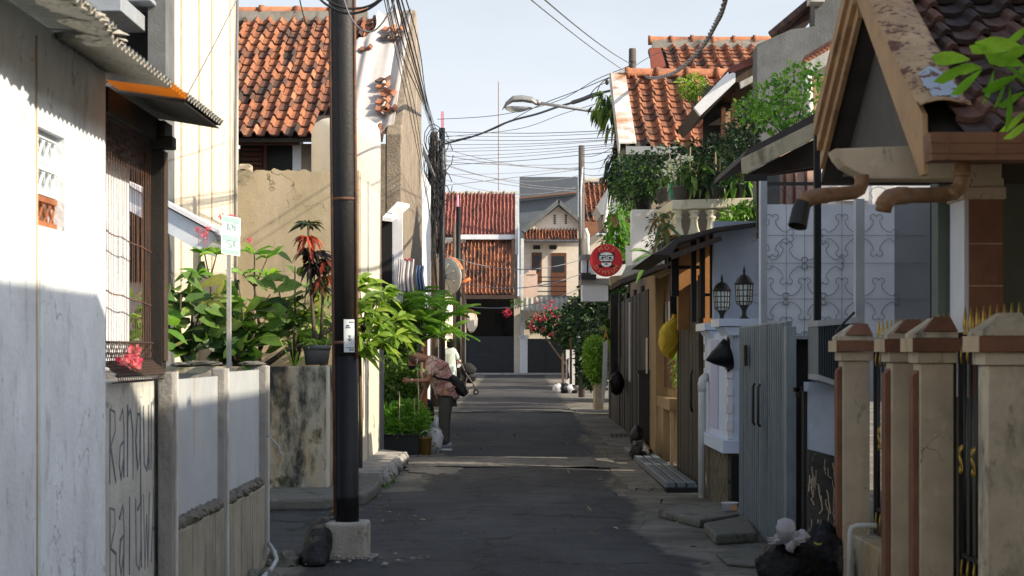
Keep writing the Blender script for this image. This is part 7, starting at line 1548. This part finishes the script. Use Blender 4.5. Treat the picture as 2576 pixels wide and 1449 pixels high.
D = 15.0; mb = MB(); mb.ppx([(1866, 398), (1990, 336), (2104, 280), (2104, 318), (1990, 378), (1874, 438), (1868, 432)], D, .06); mb.build('fascia', pm('mouldy cream board', (.44, .38, .26), stains=[((.08, .075, .05), .52, .72, 6, (1, 1, .5))], var=.15), t, bevel=.004)
mb = MB(); mb.ppx([(1864, 404), (1880, 376), (2000, 312), (2110, 252), (2110, 290), (1990, 348)], D + .02, 2.2); mb.ppx([(1876, 440), (1990, 380), (2110, 320), (2110, 408), (1876, 448)], D + .9, .1); mb.build('roof', 'under', t)
mb = MB(); mb.px(1872, 1930, 438, 454, D, .08); mb.px(1905, 1915, 450, 600, D + .6, .08); mb.build('beam', 'black_wood', t)
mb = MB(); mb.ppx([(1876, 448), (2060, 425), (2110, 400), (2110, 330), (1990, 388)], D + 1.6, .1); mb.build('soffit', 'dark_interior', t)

# plants of the balcony
def pot(mb, x, y, D, r, h, prof=None): c = W(x, y, D); rr = r / F * D; hh = h / F * D; mb.lathe([(rr * .75, 0), (rr * .97, hh * .85), (rr * 1.05, hh * .87), (rr * 1.05, hh), (rr * .9, hh), (0, hh * .9)], c, 20)
def pot_plant(label, x, y, D, r, h, pmat, lmat, n, sz, L, wd, hgt, name='potted_plant', **kw):
    c = W(x, y, D); t = thing(name, label, 'potted plant', c, 'pot plants along the balcony rail'); mb = MB(); pot(mb, x, y, D, r, h); mb.build('pot', pmat, t, True)
    mb = MB(); hh = h / F * D; top = c + V((0, 0, hh)); cloud_leaves(mb, [(top + V((0, 0, hgt * .45)), (sz, sz * .8, hgt * .55))], n, L, wd, **kw); mb.build('foliage', lmat, t, True)
    st = MB()
    for i in range(4): st.tube([top, top + V((R.uniform(-.5, .5) * sz, R.uniform(-.4, .4) * sz, hgt * .7))], .007, 5)
    st.build('stem', 'bark', t); return t, top
D = 22.3
t_, tp = pot_plant('grey pot of white orchids at the balcony corner', 1714, 502, D, 24, 34, 'pot_grey', 'leaf_herb', 110, .16, .12, .04, .25)
mb = MB()
for (x, y) in ((1678, 420), (1682, 410), (1690, 430), (1700, 408), (1705, 425), (1690, 448), (1702, 445), (1712, 398), (1725, 402), (1735, 405), (1730, 395), (1676, 430), (1697, 440), (1740, 400)): cloud_leaves(mb, [(W(x, y, D - .1), (.035, .03, .03))], 9, .045, .04, .1, 2)
mb.build('blossom', 'flower_white', t_)
mb = MB()
for (x, y0, x1, y1) in ((1684, 385, 1700, 470), (1737, 370, 1734, 470), (1760, 400, 1745, 470), (1715, 390, 1712, 470), (1800, 380, 1802, 470)): mb.tube([W(x, y0, D), W(x1, y1, D)], .007, 5)
mb.build('support_stick', 'pale_tan', t_)
pot_plant('small teal pot between the grey pots of the balcony', 1695, 500, D + .2, 12, 38, 'teal', 'leaf_herb', 50, .1, .1, .03, .2)
pot_plant('narrow grey pot on the side rail of the balcony, rearmost', 1660, 512, D + 1.2, 10, 32, 'pot_grey', 'leaf_herb', 90, .16, .1, .035, .3)
pot_plant('narrow grey pot on the side rail beside the teal one', 1676, 506, D + .6, 12, 36, 'pot_grey', 'leaf_dark', 90, .16, .1, .035, .3)
pot_plant('black pot with bright drooping lance leaves on the balcony rail', 1757, 502, D, 22, 32, 'pot_black', 'leaf_broad', 120, .17, .18, .055, .3, droop=.8, seg=3, upb=.5)
pot_plant('dark grey pot with tall cane stems on the balcony rail', 1806, 502, D, 26, 34, 'pot_grey', 'leaf_dark', 110, .2, .18, .05, .5, droop=.6, seg=3)
pot_plant('black pot with broad drooping leaves right of the cane pot', 1852, 502, D, 24, 40, 'pot_black', 'leaf_fern', 70, .17, .2, .07, .3, droop=.9, seg=3, tmax=.6)
pot_plant('black pot with reddish leaves at the right end of the balcony', 1886, 500, D + .2, 18, 40, 'pot_black', 'leaf_red', 60, .15, .17, .05, .3, droop=.9, seg=3)
pot_plant('black pot standing on the white wall top left of the balcony', 1619, 527, 24.3, 24, 34, 'pot_black', 'leaf_herb', 260, .26, .1, .045, .5)
bush('balcony_shrub', 'dense dark shrubs filling the balcony under the tile roof', 'shrubs', W(1720, 500, 23.4), [(W(1640, 440, 24), (.35, .35, .33)), (W(1700, 425, 23.8), (.4, .35, .33)), (W(1770, 415, 23.6), (.45, .35, .34)), (W(1840, 405, 23.4), (.4, .35, .4)), (W(1880, 360, 23.2), (.3, .35, .45)), (W(1590, 450, 25), (.25, .35, .35))], 4200, .085, .04, 'leaf_dark', None, 14, .012)
bush('climber', 'small-leaved bush with bright tips climbing the left end of the balcony', 'shrub', W(1600, 530, 25.2), [(W(1585, 440, 25.4), (.25, .3, .35)), (W(1600, 480, 25.3), (.3, .3, .3)), (W(1570, 470, 25.5), (.2, .3, .2))], 1100, .08, .035, 'leaf_herb', None, 7, .008)
bush('mango_sprig', 'drooping mango-like leaves hanging left of the tile roof by the lamp arm', 'tree', W(1550, 330, 30.6), [(W(1530, 262, 30.6), (.26, .25, .2)), (W(1545, 295, 30.6), (.15, .2, .18)), (W(1522, 240, 30.6), (.14, .2, .08))], 150, .2, .055, 'leaf_broad', 'mango-like sprigs at the roof corner', 3, .012, droop=.9, seg=3, upb=-.3)
bush('mango_sprig', 'dark drooping sprig under the corner of the rusty flashing', 'tree', W(1552, 420, 28.5), [(W(1556, 395, 28.5), (.16, .2, .2)), (W(1548, 440, 28.5), (.14, .2, .2))], 130, .2, .05, 'leaf_dark', 'mango-like sprigs at the roof corner', 3, .012, droop=1.2, seg=3, upb=-.4)
bush('wall_vine', 'green vine falling down the wall left of the white wall', 'vine', W(1560, 620, 27), [(W(1556, 560, 27), (.16, .2, .4)), (W(1545, 610, 27), (.2, .2, .25))], 420, .13, .05, 'leaf_fern', None, 4, .01, droop=.8, seg=3, tmax=.6)
bush('lime_tuft', 'single lime green shrub standing against the sunlit tile roof', 'shrub', W(1762, 300, 24), [(W(1742, 215, 24), (.2, .2, .14)), (W(1735, 228, 24), (.16, .2, .12))], 420, .085, .03, 'leaf_lime', None, 5, .007)
bush('roof_climber', 'glossy climber spilling over the lean-to roof before the grey wall', 'vine', W(1980, 350, 16.2), [(W(1940, 250, 16.6), (.24, .25, .17)), (W(2000, 210, 16.6), (.22, .25, .18)), (W(1900, 280, 16.8), (.22, .25, .13)), (W(2020, 270, 16.2), (.2, .2, .14)), (W(1960, 300, 16.2), (.25, .2, .12)), (W(2045, 190, 16.8), (.14, .2, .12))], 950, .07, .04, 'leaf_fern', None, 9, .008)
bush('roof_climber', 'shaded hanging foliage along the eave above the balcony plants', 'vine', W(1890, 420, 19.5), [(W(1870, 340, 19.5), (.22, .3, .3)), (W(1895, 300, 19.5), (.18, .3, .2)), (W(1860, 410, 19.5), (.14, .25, .25))], 800, .07, .035, 'leaf_dark', None, 5, .008)
bush('fern_shrub', 'bright fern-like shrub under the balcony beside the grey post', 'shrub', W(1870, 580, 21.4), [(W(1860, 545, 21.4), (.22, .2, .13)), (W(1885, 530, 21.4), (.12, .2, .12)), (W(1835, 560, 21.4), (.12, .15, .08))], 620, .1, .03, 'leaf_fern', None, 5, .008)
t = thing('staghorn_plant', 'spiky brown-green plant under the balcony corner', 'plant', W(1680, 600, 22)); mb = MB()
for i in range(46): mb.leaf(W(1675 + R.uniform(-18, 14), 575 + R.uniform(-30, 30), 22 + R.uniform(-.1, .1)), rdir() + V((-.2, -.2, .3)), R.uniform(.14, .3), .045, .6, R.uniform(0, 1), 3)
mb.build('foliage', leafmat('brown green leaf', [(0, (.03, .07, .02)), (.5, (.1, .14, .04)), (1, (.3, .16, .05))], .3), t, True)
bush('wispy_shrub', 'wispy small-leaved shrub leaning out over the white wall', 'shrub', W(1680, 600, 23), [(W(1655, 555, 23), (.12, .2, .12)), (W(1650, 600, 23), (.15, .2, .12))], 150, .09, .025, 'leaf_dark', None, 6, .008)
t = thing('serrated_plant', 'plant with long serrated arching leaf at the edge of the carport roof', 'plant', W(1640, 625, 21)); mb = MB()
for (x, y, L) in ((1590, 608, .28), (1600, 640, .2), (1610, 615, .26), (1620, 660, .2), (1605, 680, .22)): a = W(1640, 640, 21); b_ = W(x, y, 20.9); mb.leaf(a, b_ - a, (b_ - a).length * 1.2, .05, .4, R.random(), 4)
mb.build('foliage', 'leaf_herb', t, True)
# ================================================================ street lamp and cables
t = thing('street_lamp', 'grey street lamp with a clear bowl on a long arm over the lane', 'street lamp', (wx(1563, 31.2), 31.2, 0))
D = 31.2; mb = MB()
hp = [(1263, 270, .012), (1272, 258, .05), (1290, 247, .075), (1315, 246, .08), (1340, 250, .075), (1350, 256, .06)]
mb2 = MB()
def head(a, b):
    k = b * 5; i = min(int(k), 4); f = k - i; p = [hp[i][q] * (1 - f) + hp[i + 1][q] * f for q in range(3)]
    c = W(p[0], p[1] + 8, D); return c + V((0, sin(2 * pi * a) * p[2] * 1.6, max(-.012, cos(2 * pi * a)) * p[2] * 1.3))
mb.grid(head, 24, 20); mb.tube([W(1346, 257, D), W(1360, 259, D)], .05, 12); hd = mb.build('lamp_head', 'grey_lamp', t, True)
mb = MB()
def bowl(a, b):
    k = b; c = W(1266 + 74 * k, 268 + 2 * k, D); s_ = (sin(pi * min(1, k * 1.02)) ** .6); return c + V((0, cos(pi * a) * .11 * s_, -sin(pi * a) * .10 * s_ * (1.2 - .5 * k)))
mb.grid(bowl, 14, 16); mb.build('bowl', 'lens', hd, True)
mb = MB(); mb.tube([W(1352, 258, D), W(1440, 272, D), W(1515, 283, D), W(1538, 292, D), W(1558, 306, D), W(1585, 322, D), W(1606, 332, D)], .03, 10); mb.build('arm', 'galv', t, True)
D = 33.0; tp_ = V((wx(1591, D), D, wz(122, D)))
t = thing('utility_pole', 'concrete utility pole whose top shows above the tile roof, cables tied round it', 'pole', (tp_.x, D, gz(D)), 'utility poles along the lane')
mb = MB(); mb.tube([(tp_.x, D, gz(D)), tp_ - V((0, 0, .03)), tp_], [.1, .068, .06], 16); mb.build('shaft', 'conc_pole', t, True)
mb = MB()
for z in (.24, .27): mb.tube([tp_ + V((0, 0, -z)), tp_ + V((0, 0, -z - .012))], [.073, .073], 16)
for i in range(10): mb.tube([tp_ + V((cos(a * .7 + i) * .09 - .05, -.05, -.4 + sin(a * .7 + i) * .07 - .01 * i)) for a in range(9)], .008, 4)
mb.build('cable_tie', 'cable', t)
def cable(label, pts, r, mat='cable', group='overhead cables along the lane', n=14, sag=0):
    mb = MB()
    if len(pts) == 2: path = sag_line(W(*pts[0]), W(*pts[1]), sag, n)
    else:
        P = [W(*p) for p in pts]; path = []
        for i in range(len(P) - 1):
            p0, p1, p2, p3 = P[max(0, i - 1)], P[i], P[i + 1], P[min(len(P) - 1, i + 2)]
            for j in range(6):
                u = j / 6; path.append(.5 * ((2 * p1) + (p2 - p0) * u + (2 * p0 - 5 * p1 + 4 * p2 - p3) * u * u + (3 * p1 - p0 - 3 * p2 + p3) * u ** 3))
        path.append(P[-1])
    mb.tube(path, r, 6); return one(mb, 'cable', mat, label, 'cable', group, smooth=True)
# twisted thick cable from the top right
P = [(1596, 172, 32.8), (1612, 188, 31), (1640, 196, 28.5), (1668, 192, 26), (1700, 180, 23.5), (1740, 148, 21), (1775, 105, 19), (1800, 60, 17.5), (1815, 30, 16.6), (1832, -30, 15.2)]
mb = MB(); path = []
Q = [W(*p) for p in P]
for i in range(len(Q) - 1):
    p0, p1, p2, p3 = Q[max(0, i - 1)], Q[i], Q[i + 1], Q[min(len(Q) - 1, i + 2)]
    for j in range(14):
        u = j / 14; path.append(.5 * ((2 * p1) + (p2 - p0) * u + (2 * p0 - 5 * p1 + 4 * p2 - p3) * u * u + (3 * p1 - p0 - 3 * p2 + p3) * u ** 3))
for k in range(3): mb.tube([p + V((cos(i * .8 + k * 2.1) * .016, 0, sin(i * .8 + k * 2.1) * .016)) for i, p in enumerate(path)], .0125, 6)
one(mb, 'twisted_cable', 'cable_grey', 'thick twisted cable swinging from the concrete pole top out of the upper right', 'cable', smooth=True)
cable('upper of two thin cables running from the top of the sky to the concrete pole', [(1586, 160, 33), (1360, -10, 16)], .008, 'cable_grey', sag=.05)
cable('lower of two thin cables running from the top of the sky to the concrete pole', [(1600, 196, 32.5), (1325, -10, 15)], .006, 'cable_grey', sag=.04)
# heavy bundle across the lane
cable('thick black cable bundle crossing the lane from the brown pole to the roof corner', [(1118, 362, 43), (1200, 340, 41), (1280, 306, 38.5), (1350, 287, 36.5), (1400, 270, 35), (1450, 255, 33.5), (1500, 237, 32.3), (1545, 226, 31.5)], .022, 'cable')
cable('thicker taped splice of the black bundle near the roof corner', [(1440, 258, 33.8), (1465, 250, 33.3), (1490, 240, 32.8), (1510, 236, 32.3)], .04, 'cable')
for i, (pts, r, l) in enumerate((
    ([(1100, 300, 43), (1250, 290, 40), (1400, 255, 36), (1500, 200, 34), (1588, 165, 33)], .007, 'first thin cable rising to the concrete pole from low on the left'),
    ([(1105, 360, 43), (1230, 330, 40), (1350, 268, 37), (1460, 225, 34.5), (1586, 172, 33)], .008, 'second thin cable rising to the concrete pole above the street lamp'),
    ([(1110, 345, 43), (1300, 325, 40), (1420, 285, 37), (1555, 245, 32)], .006, 'thin cable passing just below the street lamp arm'),
    ([(1500, 237, 32.4), (1512, 210, 32.6), (1535, 195, 32.7), (1588, 168, 33)], .009, 'slack jumper cable between the splice and the concrete pole'),
    ([(1480, 245, 32.8), (1500, 220, 32.7), (1530, 205, 32.8), (1590, 180, 33)], .008, 'second slack jumper cable beside the roof corner'),
    ([(1590, 170, 33), (1640, 140, 34), (1690, 120, 35)], .006, 'thin cable running behind the rear tile roof'))): cable(l, pts, r, 'cable')
for (x, y) in ((1535, 205), (1524, 212), (1528, 200)): pass
mb = MB(); mb.blob(W(1527, 207, 32.6), (.035, .035, .05), .2, 10, 8); mb.blob(W(1545, 204, 32.6), (.035, .035, .05), .2, 10, 8); one(mb, 'cable_clamp', 'cable', 'pair of dark cable clamps on the jumper cables', 'clamp')
fan = 'thin cables fanning across the sky between the poles'
fl_ = 'thin dark cable, one of the fan crossing the pale sky above the lane end'
for i in range(9):
    y0 = 332 + i * 10 + R.uniform(-4, 4); y1 = 330 + i * 5.5 + R.uniform(-4, 4)
    cable(fl_, [(1122, y0, 43 + R.uniform(-1, 1)), (1330, (y0 + y1) / 2 + 6, 37), (1580, y1, 28.4)], R.uniform(.0045, .0075), 'cable_grey', fan)
for i in range(9):
    y0 = 340 + R.uniform(0, 130); y1 = 385 + R.uniform(0, 100)
    cable(fl_, [(1118, y0, 44), (1458, y1, 50)], R.uniform(.006, .01), 'cable_grey', fan, sag=R.uniform(.0, .35))
for i in range(5):
    cable(fl_, [(1458 , 392 + i * 14, 50), (1560, 360 + i * 22, 29 + i)], R.uniform(.005, .008), 'cable_grey', fan, sag=.1)
for i in range(3): cable('thin cable sagging low in front of the end houses', [(1118, 640 + i * 60, 46), (1470, 650 + i * 35, 50)], .012, 'cable_grey', 'low cables before the end houses', sag=.35)
# bundle from the brown pole towards the camera, over the tiled house
bg_ = 'cables dropping from the top of the frame to the brown pole'
for i in range(9):
    x0 = 975 + i * 5 + R.uniform(-4, 4); D0 = 13 + R.uniform(0, 2)
    cable('thin cable dropping from the top of the frame past the tarpaulin to the brown pole', [(x0 - 6, -30, D0), (x0 + 28 + i, 120, 19), (1058 + i * 2, 250, 29), (1095 + R.uniform(-6, 6), 335 + R.uniform(0, 20), 42.7)], R.uniform(.004, .0085), 'cable', bg_)
for i in range(3):
    cable('thin cable running down past the tarpaulin and the brown gable edge', [(960 + i * 9, -30, 14), (1000 + i * 8, 150, 19), (1040 + i * 7, 330, 24), (1078 + i * 4, 520 + i * 30, 33)], .005, 'cable', bg_)
# thick loops at the pole head
lg = 'cable loops slung round the head of the nearest pole'
for i, (pts, r, m_, l) in enumerate((
    ([(790, -18, 12.2), (822, 12, 12.2), (870, 33, 12.2), (920, 26, 12.2), (965, -6, 12.2), (980, -30, 12.2)], .009, 'cable', 'lowest thick black loop hanging across the nearest pole'),
    ([(800, -20, 12.15), (840, 10, 12.15), (885, 22, 12.15), (935, 12, 12.15), (975, -20, 12.15)], .008, 'cable', 'upper thick black loop hanging across the nearest pole'),
    ([(862, -10, 12.1), (880, 40, 12.1), (905, 72, 12.1), (930, 80, 12.1), (955, 66, 12.1), (985, 20, 12.1), (995, -20, 12.1)], .006, 'cable_grey', 'thin grey loop dipping right of the nearest pole'))): cable(l, pts, r, m_, lg)
cable('thin wire slanting down to the left of the nearest pole over the tile roof', [(750, -20, 12), (770, 60, 14), (800, 110, 17), (822, 150, 20), (832, 170, 22)], .005, 'cable')
cable('thin wire crossing the cream panelled wall down to the awning', [(600, -10, 12), (540, 110, 11), (468, 245, 9.5)], .0035, 'cable_grey')

# fallen leaves and grit on the lane
mb = MB()
for i in range(420):
    D = R.uniform(9, 45); side = R.random(); x = (-1.35 + R.expovariate(4)) if side < .4 else ((1.35 - R.expovariate(3)) if side < .85 else R.uniform(-1.3, 1.2))
    p = V((x, D, gz(D) + .036)); mb.leaf(p, (R.uniform(-1, 1), R.uniform(-1, 1), R.uniform(.05, .35)), R.uniform(.03, .08), .03, .1, R.random(), 2, side=V((R.uniform(-1, 1), R.uniform(-1, 1), .1)))
tag(mb.build('leaf_litter', leafmat('dry leaf', [(0, (.05, .035, .02)), (.6, (.16, .11, .05)), (.8, (.2, .2, .06)), (1, (.3, .28, .22))], .1)), 'scattered dry leaves and paper scraps along the edges of the lane', 'leaf litter', None, 'stuff')
